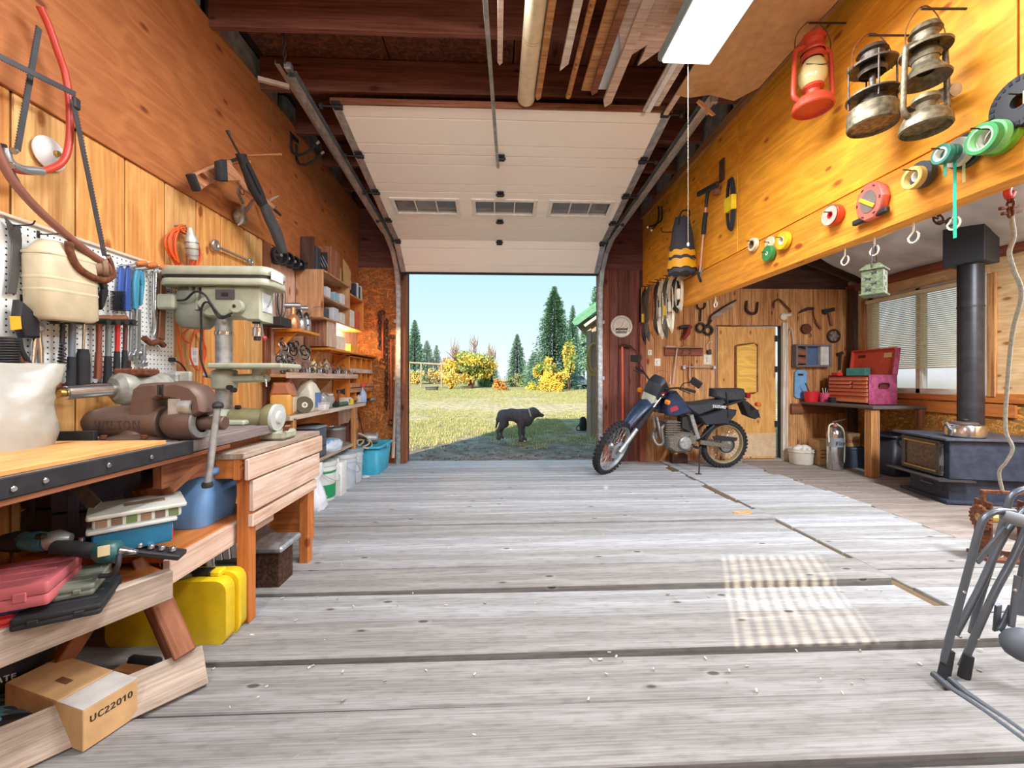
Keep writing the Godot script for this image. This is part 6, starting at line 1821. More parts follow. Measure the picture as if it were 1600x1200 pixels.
func parcel(called: String,label: String,cat: String,c: Vector3,s: Vector3,m: Material,turn := 0.0,group := "") -> Node3D:
	var t := thing(called,label,cat,c,turn,group)
	var k := t.transform
	G.new(t,k).box(Vector3(0,s.y/2,0),s,0.003).put("body",m,t)
	for x in [-0.25,0.25]: G.new(t,k).box(Vector3(x*s.x,s.y,0),Vector3(s.x*0.49,0.004,s.z*0.99),0.001).put("flap",m,t)
	return t
func far_bench() -> void:
	var og := mat("shelf_orange",c8(232,150,58),0.6,0,T.pine)
	var sh := mat("shelf_tan",c8(206,160,116),0.65,0,T.pine)
	var X := -1.64
	var t := thing("far_bench","narrow wooden bench along the left wall by the garage door","bench",Vector3(-1.78,0,-4.2))
	for i in 2: board(t,Vector3(-1.865 + i*0.16,0.875,-4.22),Vector3(0.155,0.03,2.1),M.old_wood,0.003,"top_plank")
	board(t,Vector3(X + 0.01,0.875,-4.3),Vector3(0.02,0.035,1.9),M.white_wood,0.003,"edge_strip")
	board(t,Vector3(X + 0.005,0.62,-3.42),Vector3(0.03,0.5,0.05),M.stud,0.003,"post")
	board(t,Vector3(-1.78,0.62,-3.22),Vector3(0.3,0.5,0.025),M.orange_wood,0.003,"end_panel")
	board(t,Vector3(X + 0.01,0.43,-4.83),Vector3(0.05,0.87,0.06),M.stud,0.004,"post")
	board(t,Vector3(X + 0.02,0.66,-4.9),Vector3(0.03,0.1,0.05),M.stud,0.003,"cleat")
	for i in 2: board(t,Vector3(-1.865 + i*0.16,0.44,-4.15),Vector3(0.155,0.03,1.7),M.old_wood,0.003,"shelf_plank")
	board(t,Vector3(-1.93,0.65,-4.2),Vector3(0.02,0.4,1.9),M.orange_wood,0.003,"back_panel")
	t = thing("wall_shelf","orange wooden shelf on the left wall that carries the brass blow torch","shelf",W(450,522,0.1))
	var a := W(423,512,0.0)
	var b := W(500,530,0.0)
	board(t,Vector3(XL + 0.13,a.y - 0.02,(a.z + W(498,526,0.24).z)/2),Vector3(0.24,0.025,absf(a.z - W(498,526,0.24).z)),og,0.003,"shelf_board")
	for z in [a.z - 0.06,a.z - 0.75]: G.new(t,tf(Vector3(XL,a.y - 0.033,z))).prism([Vector2(0.01,0),Vector2(0.2,0),Vector2(0.01,-0.2)],-0.01,0.01,0.002).put("bracket",og,t)
	var y1 := a.y - 0.008
	t = thing("trap_shelf","long wooden shelf on the left wall crowded with steel traps and chain","shelf",Vector3(XL + 0.12,1.2,-4.2))
	y1 = 1.23
	board(t,Vector3(XL + 0.12,y1 - 0.014,-4.35),Vector3(0.22,0.026,1.75),sh,0.003,"shelf_board")
	board(t,Vector3(XL + 0.236,y1 - 0.01,-4.35),Vector3(0.014,0.05,1.75),M.pale_wood,0.002,"edge_strip")
	for z in [-3.7,-4.6,-5.1]: G.new(t,tf(Vector3(XL,y1 - 0.027,z))).prism([Vector2(0.01,0),Vector2(0.18,0),Vector2(0.01,-0.18)],-0.012,0.012,0.002).put("bracket",sh,t)
	var i := 0
	for s in [[-3.72,0],[-3.95,1],[-4.2,0],[-4.45,1],[-4.68,0],[-4.9,1],[-5.1,0]]:
		var p := Vector3(XL + 0.15,y1,s[0])
		var tr := thing("steel_trap","old steel leghold trap, %s on the long wall shelf" % ["nearest of the row","second of the row","third of the row","fourth of the row","fifth of the row","sixth of the row","last of the row"][i],"trap",p,0,"steel traps on the wall shelf")
		var sm: Material = M.steel if i % 3 else M.old_wood
		for r in 3:
			var pts := []
			for q in 11:
				var e := PI*q/10.0
				pts.append(p + Vector3(0.08*cos(e + 0.2*r),0.02 + 0.1*sin(e)*(1.0 - 0.25*r),-0.05 + 0.05*r + 0.08*cos(e)))
			G.new(tr).tube(pts,0.006,6).put("jaw",sm,tr)
		G.new(tr).box(p + Vector3(0,0.007,0),Vector3(0.15,0.012,0.025),0.002).put("base_plate",sm,tr)
		for q in [-0.05,0.05]: G.new(tr).box(p + Vector3(q,0.03,0.03),Vector3(0.03,0.05,0.06),0.004).put("spring",M.steel,tr)
		links(tr,p + Vector3(-0.05,0.02,0.07),p + Vector3(0.07,0.05,-0.08),0.026,0.004,M.iron)
		i += 1
	i = 0
	for s in [[442,535,0.05,"bundle of rusty ring bits hanging under the torch shelf"],[456,538,0.05,"steel rings hanging under the torch shelf"],[474,548,0.07,"black oval loop hanging under the torch shelf"],[438,558,0.05,"chain of steel rings hanging at the near end of the trap shelf"],[452,562,0.045,"cluster of steel rings over the traps"]]:
		var c := W(s[0],s[1],0.06)
		t = thing("ring_bundle",s[3],"rings",c,0,"rings hung on the left wall")
		for q in 5:
			G.new(t).tube(loop_at(c + Vector3(0.008*q,-0.03*(q % 3),0.035*(q - 2)),Vector3(1,0.2*q - 0.4,0.3),s[2]*(0.7 + 0.1*(q % 3)),14),0.006,6,true).put("ring",M.iron if (i + q) % 2 else M.steel,t)
		i += 1
	i = 0
	for s in [[490,555,0.03,0.1,c8(240,226,170)],[500,556,0.026,0.09,c8(238,196,120)],[509,554,0.03,0.12,c8(236,230,214)],[513,556,0.022,0.09,c8(222,214,200)]]:
		var p := W(s[0],575,0.07)
		jar("small_bottle","pale little bottle on the trap shelf under the orange shelf, %s from the camera" % ["first","second","third","fourth"][i],Vector3(p.x,y1,p.z),s[2],s[3] + 0.06,plain(s[4],0.4),M.brass,"bottle")
		i += 1
	var zA := W(535,540,0.12).z
	var zB := W(571,560,0.12).z
	t = thing("pigeonhole_rack","orange pigeonhole rack with upright dividers above the far bench","rack",Vector3(XL + 0.11,0.9,(zA + zB)/2))
	var yt := 1.46
	var yb := 0.93
	for q in [yt,yt - 0.17,yt - 0.33,yb + 0.1,yb]: board(t,Vector3(XL + 0.11,q,(zA + zB)/2),Vector3(0.2,0.014,zA - zB),og,0.002,"shelf_board")
	for q in 5: board(t,Vector3(XL + 0.11,(yt + yb)/2,lerpf(zA,zB,q/4.0)),Vector3(0.2,yt - yb,0.012),og,0.002,"divider")
	for q in [[yt - 0.17,0.05,M.white_wood],[yt - 0.35,0.05,sh],[yb + 0.12,0.05,sh]]: board(t,Vector3(XL + 0.215,q[0],(zA + zB)/2),Vector3(0.01,q[1],zA - zB),q[2],0.002,"front_lip")
	board(t,Vector3(XL + 0.012,(yt + yb)/2,(zA + zB)/2),Vector3(0.01,yt - yb,zA - zB),og,0.001,"back_panel")
	t = thing("bracket_shelf","orange shelf on curved brackets under the top cabinet","shelf",W(540,540,0.1))
	zA = W(497,530,0.12).z
	board(t,Vector3(XL + 0.13,1.5,(zA + zB)/2),Vector3(0.25,0.024,zA - zB + 0.1),og,0.003,"shelf_board")
	for z in [zA - 0.05,zA - 0.6]:
		var pts := []
		for q in 9:
			var e := PI/2*q/8.0
			pts.append(Vector3(XL + 0.24 - sin(e)*0.22,1.485 - (1.0 - cos(e))*0.24,z))
		G.new(t).bars(pts,0.018,0.02).put("curved_bracket",og,t)
	var sp := Vector3(XL + 0.15,1.512,-4.72)
	parcel("paper_box","white paper box with a yellow printed front on the orange bracket shelf","box",sp,Vector3(0.14,0.15,0.3),plain(c8(244,240,222)))
	parcel("yellow_box","small yellow and pink box at the far end of the orange bracket shelf","box",Vector3(XL + 0.16,1.512,-5.12),Vector3(0.12,0.09,0.2),plain(c8(240,186,50)))
	var rg := W(585,540,0.12)
	t = thing("brown_cloth","brown cloth jacket hanging on the wall past the shelf end","cloth",rg)
	var rr := []
	for q in 9:
		var ring := []
		for e in 16:
			var aa := TAU*e/16.0
			var w := 0.06 + 0.012*q + 0.012*sin(aa*4.0 + q)
			ring.append(Vector3(XL + 0.08 + cos(aa)*w*0.5,1.75 - 1.0 + 1.0 - q*0.085,rg.z - sin(aa)*w))
		rr.append(ring)
	rr.reverse()
	G.new(t).skin(rr).put("cloth",mat("cloth_brown",c8(186,134,92),0.9,0,T.mottle,Vector3(3,3,3)),t)
	G.new(t).ball(Vector3(XL + 0.12,1.4,rg.z - 0.05),Vector3(0.05,0.05,0.09),10).put("sleeve",mat("cloth_dark",c8(120,96,80),0.9),t)
	zA = W(538,470,0.24).z
	zB = W(586,460,0.24).z
	var z0 := -4.12
	t = thing("open_cabinet","tan open-fronted cabinet high on the left wall, its far half orange inside","cabinet",Vector3(XL + 0.13,1.77,(z0 + zB)/2))
	var yc0 := 1.79
	var yc1 := 2.25
	var zm := -4.85
	var z2 := -5.35
	board(t,Vector3(XL + 0.14,(yc0 + yc1)/2,z0),Vector3(0.26,yc1 - yc0,0.02),sh,0.002,"end_panel")
	for q in [yc0,(yc0 + yc1)/2 - 0.02,yc1]: board(t,Vector3(XL + 0.14,q,(z0 + zm)/2),Vector3(0.26,0.018,z0 - zm),sh,0.002,"shelf_board")
	board(t,Vector3(XL + 0.14,(yc0 + yc1)/2,zm),Vector3(0.26,yc1 - yc0,0.018),sh,0.002,"divider")
	for q in [yc0 + 0.0,yc1 - 0.08]: board(t,Vector3(XL + 0.14,q,(zm + z2)/2),Vector3(0.26,0.018,zm - z2),og,0.002,"shelf_board")  # far half boards take the orange shelf colour
	board(t,Vector3(XL + 0.14,(yc0 + yc1)/2 - 0.04,z2),Vector3(0.26,yc1 - yc0 - 0.08,0.018),og,0.002,"end_panel")
	board(t,Vector3(XL + 0.02,(yc0 + yc1)/2 - 0.02,(z0 + z2)/2),Vector3(0.012,yc1 - yc0 - 0.06,z0 - z2),og,0.001,"back_panel")
	i = 0
	for s in [[-4.25,yc0,0.12,0.1,c8(60,60,66),"dark tin in the lower compartment of the open cabinet"],[-4.5,yc0,0.14,0.14,c8(210,214,220),"pale box in the lower compartment of the open cabinet"],[-4.7,yc0,0.12,0.12,c8(226,222,206),"cream carton at the far side of the lower compartment"],[-4.3,2.01,0.1,0.1,c8(214,220,224),"white carton on the cabinet's middle shelf, nearest"],[-4.52,2.01,0.12,0.09,c8(150,190,206),"blue-white carton on the cabinet's middle shelf, middle"],[-4.7,2.01,0.1,0.11,c8(222,226,226),"white carton on the cabinet's middle shelf, farthest"],[-5.0,yc0,0.14,0.2,c8(240,236,222),"white booklet box in the orange half of the cabinet"],[-5.2,yc0,0.1,0.22,c8(226,90,60),"red and white striped box in the orange half of the cabinet"]]:
		parcel("carton",s[5],"carton",Vector3(XL + 0.17,s[1] + 0.009,s[0]),Vector3(0.16,s[3],s[2]),plain(s[4],0.5))
		i += 1
	var yq := yc1 + 0.009
	t = thing("picture_frame","dark framed panel standing on edge at the near end of the cabinet top","frame",Vector3(XL + 0.1,yq,-4.2))
	G.new(t).box(Vector3(XL + 0.08,yq + 0.17,-4.2),Vector3(0.14,0.34,0.02),0.003).put("frame",M.dark_wood,t)
	G.new(t).box(Vector3(XL + 0.1,yq + 0.13,-4.28),Vector3(0.12,0.26,0.1),0.004).put("panel",plain(c8(60,66,74),0.5),t)
	t = thing("speaker_box","brown speaker box with a slanted black grille on the cabinet top","speaker",Vector3(XL + 0.14,yq,-4.48))
	G.new(t).box(Vector3(XL + 0.14,yq + 0.15,-4.48),Vector3(0.22,0.3,0.24),0.004).put("box",mat("box_brown",c8(170,112,76),0.6,0,T.fir),t)
	G.new(t).box(Vector3(XL + 0.14,yq + 0.14,-4.358),Vector3(0.15,0.19,0.006),0.001).put("grille",M.black,t)
	for q in 5: G.new(t).box(Vector3(XL + 0.09 + q*0.026,yq + 0.14,-4.353),Vector3(0.008,0.13,0.006),0.001,Basis(Vector3.BACK,0.45)).put("grille_slat",M.galv,t)
	t = thing("cut_carton","torn open cardboard carton standing on the far part of the cabinet top","carton",Vector3(XL + 0.14,yq,-4.95))
	G.new(t,tf(Vector3(XL + 0.14,yq,-4.95),PI/2)).prism([Vector2(-0.12,0),Vector2(0.12,0),Vector2(0.14,0.1),Vector2(0.1,0.12),Vector2(0.13,0.2),Vector2(0.04,0.26),Vector2(-0.12,0.3)],0.06,0.068).put("panel",M.card,t)
	G.new(t).box(Vector3(XL + 0.12,yq + 0.1,-4.95),Vector3(0.12,0.2,0.22),0.002).put("body",M.card,t)
	i = 0
	for s in [[-5.12,0.17,c8(40,44,56)],[-5.2,0.19,c8(210,216,226)],[-5.27,0.16,c8(56,52,60)],[-5.33,0.18,c8(222,220,220)]]:
		var g := base(Vector3(XL + 0.16,yq - 0.08,s[0]))
		g.box(Vector3(XL + 0.16,yq - 0.08 + s[1]/2,s[0]),Vector3(0.18,s[1],0.045),0.003)
		one_at("binder",Vector3(XL + 0.16,yq - 0.08,s[0]),g,plain(s[2],0.5),["dark blue binder nearest on the far cabinet top","pale binder second on the far cabinet top","black binder third on the far cabinet top","white binder last on the far cabinet top"][i],"binder","binders on the cabinet top")
		i += 1
	var ts: float = a.y - 0.008
	var p := W(455,515,0.13)
	var br: Material = M.brass
	for s in [[458,0.05,0.15,"brass blow torch with an amber tank, nearer of the two on the torch shelf"],[470,0.05,0.17,"bright steel blow torch, farther of the two on the torch shelf"]]:
		p = W(s[0],515,0.14)
		p.y = ts
		t = thing("blow_torch",s[3],"blow torch",p)
		var r: float = s[1]
		G.new(t).lathe([Vector2(0,0),Vector2(r,0),Vector2(r*1.1,0.01),Vector2(r*1.1,0.09),Vector2(r*0.9,0.115),Vector2(r*0.45,0.14),Vector2(r*0.4,0.2),Vector2(0,0.2)],20,Transform3D(Basis(),p)).put("tank",mat("copper",c8(206,150,104),0.35,0.6) if r < 0.055 and s[0] == 458 else M.steel,t)
		G.new(t).tube([p + Vector3(-0.06,0.215,0.02),p + Vector3(0.06,0.225,-0.02)],[0.026,0.022],14).put("burner",M.steel,t)
		G.new(t).hose([p + Vector3(0,0.14,-0.05),p + Vector3(0.01,0.19,-0.1),p + Vector3(0.02,0.1,-0.12),p + Vector3(0,0.03,-0.06)],0.009).put("handle",M.iron,t)
		G.new(t).cyl(p + Vector3(0,0.2,0),p + Vector3(0,0.25,0),0.008,8).put("valve",br,t)
	p = W(480,515,0.14)
	jar("oil_can","slim grey oil can with a curved spout on the torch shelf",Vector3(p.x,ts,p.z),0.035,0.17,M.galv,M.galv,"oil can")
	G.new(get_child(get_child_count() - 1)).hose([Vector3(p.x,ts + 0.16,p.z),Vector3(p.x + 0.05,ts + 0.24,p.z),Vector3(p.x + 0.13,ts + 0.26,p.z)],0.004).put("spout",M.steel,get_child(get_child_count() - 1))
	p = W(498,515,0.13)
	t = thing("wooden_box","plain brown wooden box standing past the blow torches","box",Vector3(p.x,1.52,p.z))
	board(t,Vector3(p.x,1.67,p.z - 0.05),Vector3(0.22,0.3,0.24),mat("box_dull",c8(172,122,92),0.7,0,T.fir),0.003,"box")
	board(t,Vector3(p.x + 0.112,1.67,p.z - 0.05),Vector3(0.006,0.3,0.25),M.pale_wood,0.001,"front_panel")
	p = W(432,508,0.12)
	parcel("parts_tray","dark tray of odds and ends at the near end of the torch shelf","tray",Vector3(p.x,ts,p.z),Vector3(0.16,0.07,0.18),M.iron)
	var yb2 := 0.89
	var N := func(px: float,off := 0.16) -> Vector3:
		var w := W(px,640,off)
		return Vector3(w.x,yb2,w.z)
	p = N.call(444,0.17)
	t = thing("motor_oil_box","yellow rounded jug with a brown handle opening, nearest on the far bench","jug",p)
	rbox(t,"body",tf(p,0.2),Vector3.ZERO,Vector3(0.16,0.17,0.24),0.03,plain(c8(232,172,84),0.5))
	rbox(t,"label_patch",tf(p,0.2),Vector3(0.055,0.02,-0.02),Vector3(0.06,0.13,0.15),0.02,plain(c8(230,214,186),0.5))
	G.new(t,tf(p,0.2)).prism([Vector2(-0.09,0.16),Vector2(0.09,0.16),Vector2(0.05,0.27),Vector2(-0.06,0.27)],-0.1,0.1,0.02).put("shoulder",plain(c8(190,122,86),0.5),t)
	G.new(t,tf(p,0.2)).cyl(Vector3(0.03,0.26,0.0),Vector3(0.03,0.29,0.0),0.03,16).put("cap",M.brown_wood,t)
	p = N.call(482,0.17)
	t = thing("bleach_jug","tall white jug with a blue label on the far bench","jug",p)
	rbox(t,"body",tf(p),Vector3.ZERO,Vector3(0.16,0.2,0.21),0.04,plain(c8(240,236,214),0.35))
	G.new(t,tf(p + Vector3(0,0.19,0))).skin([G.rrect(0.155,0.2,0.04,0),G.rrect(0.12,0.15,0.04,0.06,4,Vector2(0,0.015)),G.rrect(0.07,0.07,0.03,0.095,4,Vector2(0,0.03))]).put("neck",plain(c8(240,236,214),0.35),t)
	G.new(t).hose([p + Vector3(0,0.27,0.01),p + Vector3(0,0.285,-0.05),p + Vector3(0,0.2,-0.09)],0.014).put("handle",plain(c8(240,236,214),0.35),t)
	G.new(t).box(p + Vector3(0.082,0.1,-0.02),Vector3(0.003,0.14,0.13),0.001).put("label_patch",plain(c8(110,146,206)),t)
	p = N.call(474,0.27)
	t = thing("tape_roll","dark roll standing on edge in front of the white jug","roll",p)
	G.new(t).lathe([Vector2(0.025,0),Vector2(0.072,0),Vector2(0.074,0.01),Vector2(0.072,0.03),Vector2(0.025,0.03),Vector2(0.025,0)],26,G.along(p + Vector3(0,0.074,0),p + Vector3(0.7,0.074,0.7))).put("roll",mat("olive_roll",c8(96,90,68),0.7),t)
	G.new(t).lathe([Vector2(0.012,0),Vector2(0.025,0),Vector2(0.025,0.032),Vector2(0.012,0.032),Vector2(0.012,0)],16,G.along(p + Vector3(0,0.074,0),p + Vector3(0.7,0.074,0.7))).put("core",plain(c8(230,226,216)),t)
	jar("glass_jar","clear glass jar with a pale lid beside the white jug",N.call(504,0.16),0.05,0.16,M.jar,M.steel)
	jar("glass_jar","second clear glass jar, greenish, on the far bench",N.call(516,0.17),0.045,0.14,M.jar,plain(c8(230,230,226)))
	p = N.call(505,0.28)
	t = thing("plastic_tub","small white plastic tub at the front of the far bench","tub",p)
	G.new(t,tf(p)).skin([G.rrect(0.08,0.1,0.02,0),G.rrect(0.1,0.12,0.025,0.07),G.rrect(0.09,0.11,0.02,0.07),G.rrect(0.07,0.09,0.02,0.01)]).put("tub",plain(c8(232,226,222),0.4),t)
	G.new(t,tf(p)).skin([G.rrect(0.1,0.12,0.025,0.062),G.rrect(0.11,0.13,0.03,0.066),G.rrect(0.1,0.12,0.025,0.072)],false).put("rim",plain(c8(232,226,222),0.4),t)
	p = N.call(526,0.2)
	t = thing("hatchet","small hatchet standing head up against the wall on the far bench","hatchet",p)
	G.new(t).tube([p + Vector3(0,0,0),p + Vector3(0.02,0.09,0.02),p + Vector3(0.03,0.17,0.0)],[0.014,0.011,0.013],8).put("handle",M.brown_wood,t)
	G.new(t,tf(p + Vector3(0.03,0.16,0))).prism([Vector2(-0.03,-0.02),Vector2(0.02,-0.02),Vector2(0.06,-0.035),Vector2(0.06,0.035),Vector2(0.02,0.02),Vector2(-0.03,0.02)],-0.01,0.01,0.003).put("head",M.iron,t)
	p = N.call(535,0.26)
	t = thing("green_torch","dark green flashlight lying on the far bench","flashlight",p)
	G.new(t).tube([p + Vector3(0,0.022,0.16),p + Vector3(0.0,0.022,-0.12)],[0.022,0.026],14).put("barrel",plain(c8(52,112,74),0.4),t)
	G.new(t).tube([p + Vector3(0,0.022,0.14),p + Vector3(0.0,0.022,0.2)],[0.024,0.032],14).put("head",M.iron,t)
	parcel("calendar_block","small white block marked 7 on the far bench","block",N.call(540,0.2),Vector3(0.1,0.08,0.12),plain(c8(236,236,224)))
	words("7",0.045,M.black,get_child(get_child_count() - 1),Transform3D(Basis(Vector3.UP,PI/2),N.call(540,0.2) + Vector3(0.051,0.04,0.02)),0.002,"digit")
	jar("yellow_bottle","small yellow bottle lying by the spray bottle",N.call(549,0.26),0.026,0.07,plain(c8(240,206,70),0.4),M.white_wood,"bottle")
	jar("paint_tin","pale little tin next to the spray bottle",N.call(560,0.2),0.045,0.1,plain(c8(210,214,206),0.4),M.steel,"tin")
	p = N.call(567,0.24)
	t = thing("spray_bottle","clear blue spray bottle with a red trigger on the far bench","spray bottle",p)
	G.new(t).lathe([Vector2(0,0),Vector2(0.045,0),Vector2(0.048,0.01),Vector2(0.045,0.1),Vector2(0.018,0.17),Vector2(0.016,0.2),Vector2(0,0.2)],18,Transform3D(Basis(),p)).put("bottle",plain(c8(176,200,232),0.2),t)
	G.new(t).box(p + Vector3(0.01,0.225,0.0),Vector3(0.05,0.045,0.09),0.01).put("trigger_head",plain(c8(236,90,66),0.4),t)
	G.new(t).bar(p + Vector3(0.02,0.21,0.03),p + Vector3(0.035,0.16,0.045),0.012,0.012).put("trigger",plain(c8(236,90,66),0.4),t)
	p = N.call(581,0.2)
	t = thing("desk_lamp_arm","thin bent wire arm on a small base at the far bench's far end","arm",p)
	G.new(t).hose([p,p + Vector3(0.02,0.2,-0.02),p + Vector3(-0.02,0.34,0.06),p + Vector3(0.0,0.38,0.12)],0.004).put("arm",M.white_wood,t)
	G.new(t).lathe([Vector2(0,0),Vector2(0.06,0),Vector2(0.05,0.03),Vector2(0.01,0.05),Vector2(0,0.05)],18,Transform3D(Basis(),p)).put("base",plain(c8(140,150,146),0.4),t)
	var ys := 0.455
	var S := func(px: float,off: float,y: float) -> Vector3:
		var w := W(px,690,off)
		return Vector3(w.x,y,w.z)
	can("coffee_can","red can with a black lid under the far bench","can",S.call(486,0.15,ys + 0.12),0.11,0.17,plain(c8(196,40,58),0.4),M.black)
	t = thing("black_bin","tall black drawer box on the shelf below the red can","box",S.call(487,0.2,ys))
	p = S.call(486,0.22,ys)
	rbox(t,"body",tf(p),Vector3.ZERO,Vector3(0.2,0.28,0.22),0.01,plain(c8(66,70,80),0.5))
	for q in 3: G.new(t).box(p + Vector3(0.101,0.06 + q*0.085,0),Vector3(0.004,0.07,0.19),0.001).put("drawer_front",plain(c8(84,90,102),0.4),t)
	G.new(t).box(p + Vector3(0,0.285,0),Vector3(0.21,0.012,0.23),0.003).put("lid",plain(c8(150,160,176),0.4),t)
	can("paint_can","grey steel paint can with a printed band on the shelf under the far bench","can",S.call(522,0.16,ys),0.12,0.2,plain(c8(126,110,104),0.4,0.3),M.steel)
	p = S.call(516,0.24,ys)
	t = thing("plastic_bag","blue and white plastic bag lying on the shelf below the paint can","bag",p)
	var nz := noise(91,9.0,3)
	var rings := []
	for q in 7:
		var ring := []
		var y := q/6.0
		for e in 24:
			var aa := TAU*e/24.0
			var w := sqrt(maxf(0.0,1.0 - pow(absf(y*1.6 - 0.6),3)))
			var v := Vector3(cos(aa)*0.1*w,y*0.12,-sin(aa)*0.2*w)
			ring.append(v*(1.0 + 0.25*nz.get_noise_3dv(v*4.0)))
		rings.append(ring)
	G.new(t,tf(p)).skin(rings).put("bag",plain(c8(206,220,232),0.3),t)
	G.new(t,tf(p)).ball(Vector3(0.0,0.1,0.02),Vector3(0.07,0.025,0.14)).put("blue_print",plain(c8(120,176,206),0.3),t)
	p = S.call(546,0.2,ys)
	t = thing("rust_can","rust-brown oil can with a pistol spout at the far end of the shelf","oil can",p)
	rbox(t,"body",tf(p),Vector3.ZERO,Vector3(0.16,0.2,0.18),0.02,mat("rust_red",c8(140,84,70),0.6,0.2))
	G.new(t).hose([p + Vector3(0,0.2,0),p + Vector3(0.03,0.27,0),p + Vector3(0.02,0.3,-0.06),p + Vector3(0.05,0.24,-0.09)],0.014).put("spout",M.rusty,t)
	G.new(t).box(p + Vector3(0.05,0.26,-0.05),Vector3(0.02,0.09,0.02),0.003).put("trigger",M.galv,t)
	var Fl := func(px: float,py: float,r := 0.0) -> Vector3: return ony(px,py,0.0) + Vector3(-r*0.3,0,-r*0.95)
	pail("green_pail","white pail with a green label and lid on the floor under the far bench",Fl.call(500,786,0.14),0.14,0.37,plain(c8(226,232,228),0.4),plain(c8(214,222,212),0.4))
	t = get_child(get_child_count() - 1)
	for q in [[0.03,0.13,c8(24,152,92)],[0.27,0.02,c8(24,152,92)]]:
		G.new(t).lathe([Vector2(0.1275 + q[0]*0.035,q[0]),Vector2(0.1275 + (q[0] + q[1])*0.035,q[0] + q[1])],28,Transform3D(Basis(),t.position)).put("green_band",plain(q[2],0.4),t)
	p = Fl.call(525,776,0.1)
	t = thing("white_canister","square white plastic canister between the green-banded pail and the grey pail","canister",p)
	rbox(t,"body",tf(p),Vector3.ZERO,Vector3(0.16,0.34,0.16),0.02,plain(c8(238,238,232),0.4))
	G.new(t).cyl(p + Vector3(0,0.34,0.02),p + Vector3(0,0.37,0.02),0.03,14).put("cap",plain(c8(238,238,232),0.4),t)
	pail("grey_pail","translucent grey-white pail on the floor under the far bench",Fl.call(534,766,0.15),0.15,0.36,plain(c8(196,206,214),0.35),plain(c8(206,214,214),0.35))
	pail("grey_pail","second grey-white pail behind the first, by the bench post",Fl.call(547,756,0.14),0.14,0.38,plain(c8(206,214,222),0.35),plain(c8(140,160,172),0.35))
	p = Fl.call(490,800,0.08)
	t = thing("clear_bag","crumpled clear plastic bag hanging beside the green-banded pail","bag",p)
	rings = []
	for q in 10:
		var ring := []
		var y := q/9.0
		for e in 22:
			var aa := TAU*e/22.0
			var w := 0.09 - 0.05*y + 0.02*sin(y*8.0)
			var v := Vector3(cos(aa)*w,y*0.42,-sin(aa)*w)
			ring.append(v + Vector3(cos(aa),0,-sin(aa))*0.05*nz.get_noise_3dv(v*2.5))
		rings.append(ring)
	var bm := StandardMaterial3D.new()
	bm.albedo_color = c8(226,232,236)
	bm.roughness = 0.15
	G.new(t,tf(p)).skin(rings).put("bag",bm,t)
	G.new(t).cyl(p + Vector3(0,0.4,0),p + Vector3(0,0.46,0),0.02,10).put("knot",bm,t)
	var tk := tf(Vector3(-1.62,0,-5.45),0.0)
	tote("teal_tote","teal plastic tote full of scrap metal beside the garage door",tk,Vector3(0.4,0.36,0.62),mat("tote_teal",c8(64,176,204),0.45,0,T.dirt,Vector3(1,1,1)))
	p = Vector3(-1.6,0.36,-5.42)
	t = thing("scrap_pump","round grey metal pump body lying in the teal tote","pump",p)
	G.new(t).cyl(p + Vector3(-0.07,0.07,0.05),p + Vector3(0.09,0.07,0.02),0.075,18,0.015).put("drum",M.galv,t)
	G.new(t).cyl(p + Vector3(-0.02,0.05,0.05),p + Vector3(-0.02,-0.1,0.05),0.03,12).put("pipe",M.iron,t)
	p = Vector3(-1.72,0.3,-5.25)
	t = thing("cable_bundle","tangle of dark cables and rags in the near end of the teal tote","cables",p)
	for q in 5: G.new(t).tube(loop_at(p + Vector3(0.02*q,0.05 + 0.02*q,0.02*q),Vector3(0.4*(q - 2),1,0.3),0.09 + 0.01*q,16),0.012,6,true).put("cable",M.iron if q % 2 else plain(c8(196,190,150)),t)
	for s in [[576,700,584,637,"dark long-handled scoop leaning on the wall over the teal tote"],[570,690,560,645,"black curved rod leaning over the teal tote"]]:
		var aa := W(s[0],s[1],0.2)
		var bb := W(s[2],s[3],0.05)
		t = thing("leaning_rod",s[4],"rod",aa)
		G.new(t).rod(aa,bb,0.008).put("rod",M.iron,t)
		G.new(t).ball(aa,Vector3(0.02,0.04,0.02),8).put("head",M.iron,t)
	t = thing("small_outlet","small black outlet box low on the wall past the far bench","outlet",W(588,652,0.02))
	G.new(t).box(W(588,652,0.02),Vector3(0.04,0.08,0.08),0.004).put("box",M.black,t)
	G.new(t).box(W(588,652,0.042),Vector3(0.004,0.05,0.05),0.001).put("plate",M.iron,t)
	i = 0
	for s in [[598,492,560,"chain binder with a long red lever, left of the two on the end wall"],[611,530,655,"red ratchet binder hanging beside the door track"],[604,500,640,"dark rusty chain hanging full length on the end wall"],[593,488,545,"short black chain hanging highest on the end wall"]]:
		var aa := onz(s[0],s[1],ZE + 0.04)
		var bb := onz(s[0],s[2],ZE + 0.04)
		t = thing("chain_binder" if i < 2 else "hanging_chain",s[3],"chain",aa,0,"chains on the end wall")
		G.new(t).rod(Vector3(aa.x,aa.y + 0.02,ZE),Vector3(aa.x,aa.y + 0.02,ZE + 0.07),0.006).put("nail",M.iron,t)
		if i < 2:
			G.new(t).tube([aa,aa.lerp(bb,0.5),bb],[0.012,0.02,0.014],8).put("lever",mat("binder_red",c8(150,70,44),0.6,0.2),t)
			G.new(t).tube(loop_at(bb + Vector3(0,-0.04,0),Vector3.BACK,0.035,12),0.009,6,true).put("hook",M.rusty_dark,t)
			G.new(t).tube(loop_at(aa + Vector3(0,0.03,0),Vector3.BACK,0.03,12),0.009,6,true).put("hook",M.rusty_dark,t)
		else:
			links(t,aa,bb,0.055,0.009,M.iron if i == 3 else M.rusty_dark)
		i += 1
	aa_pole()
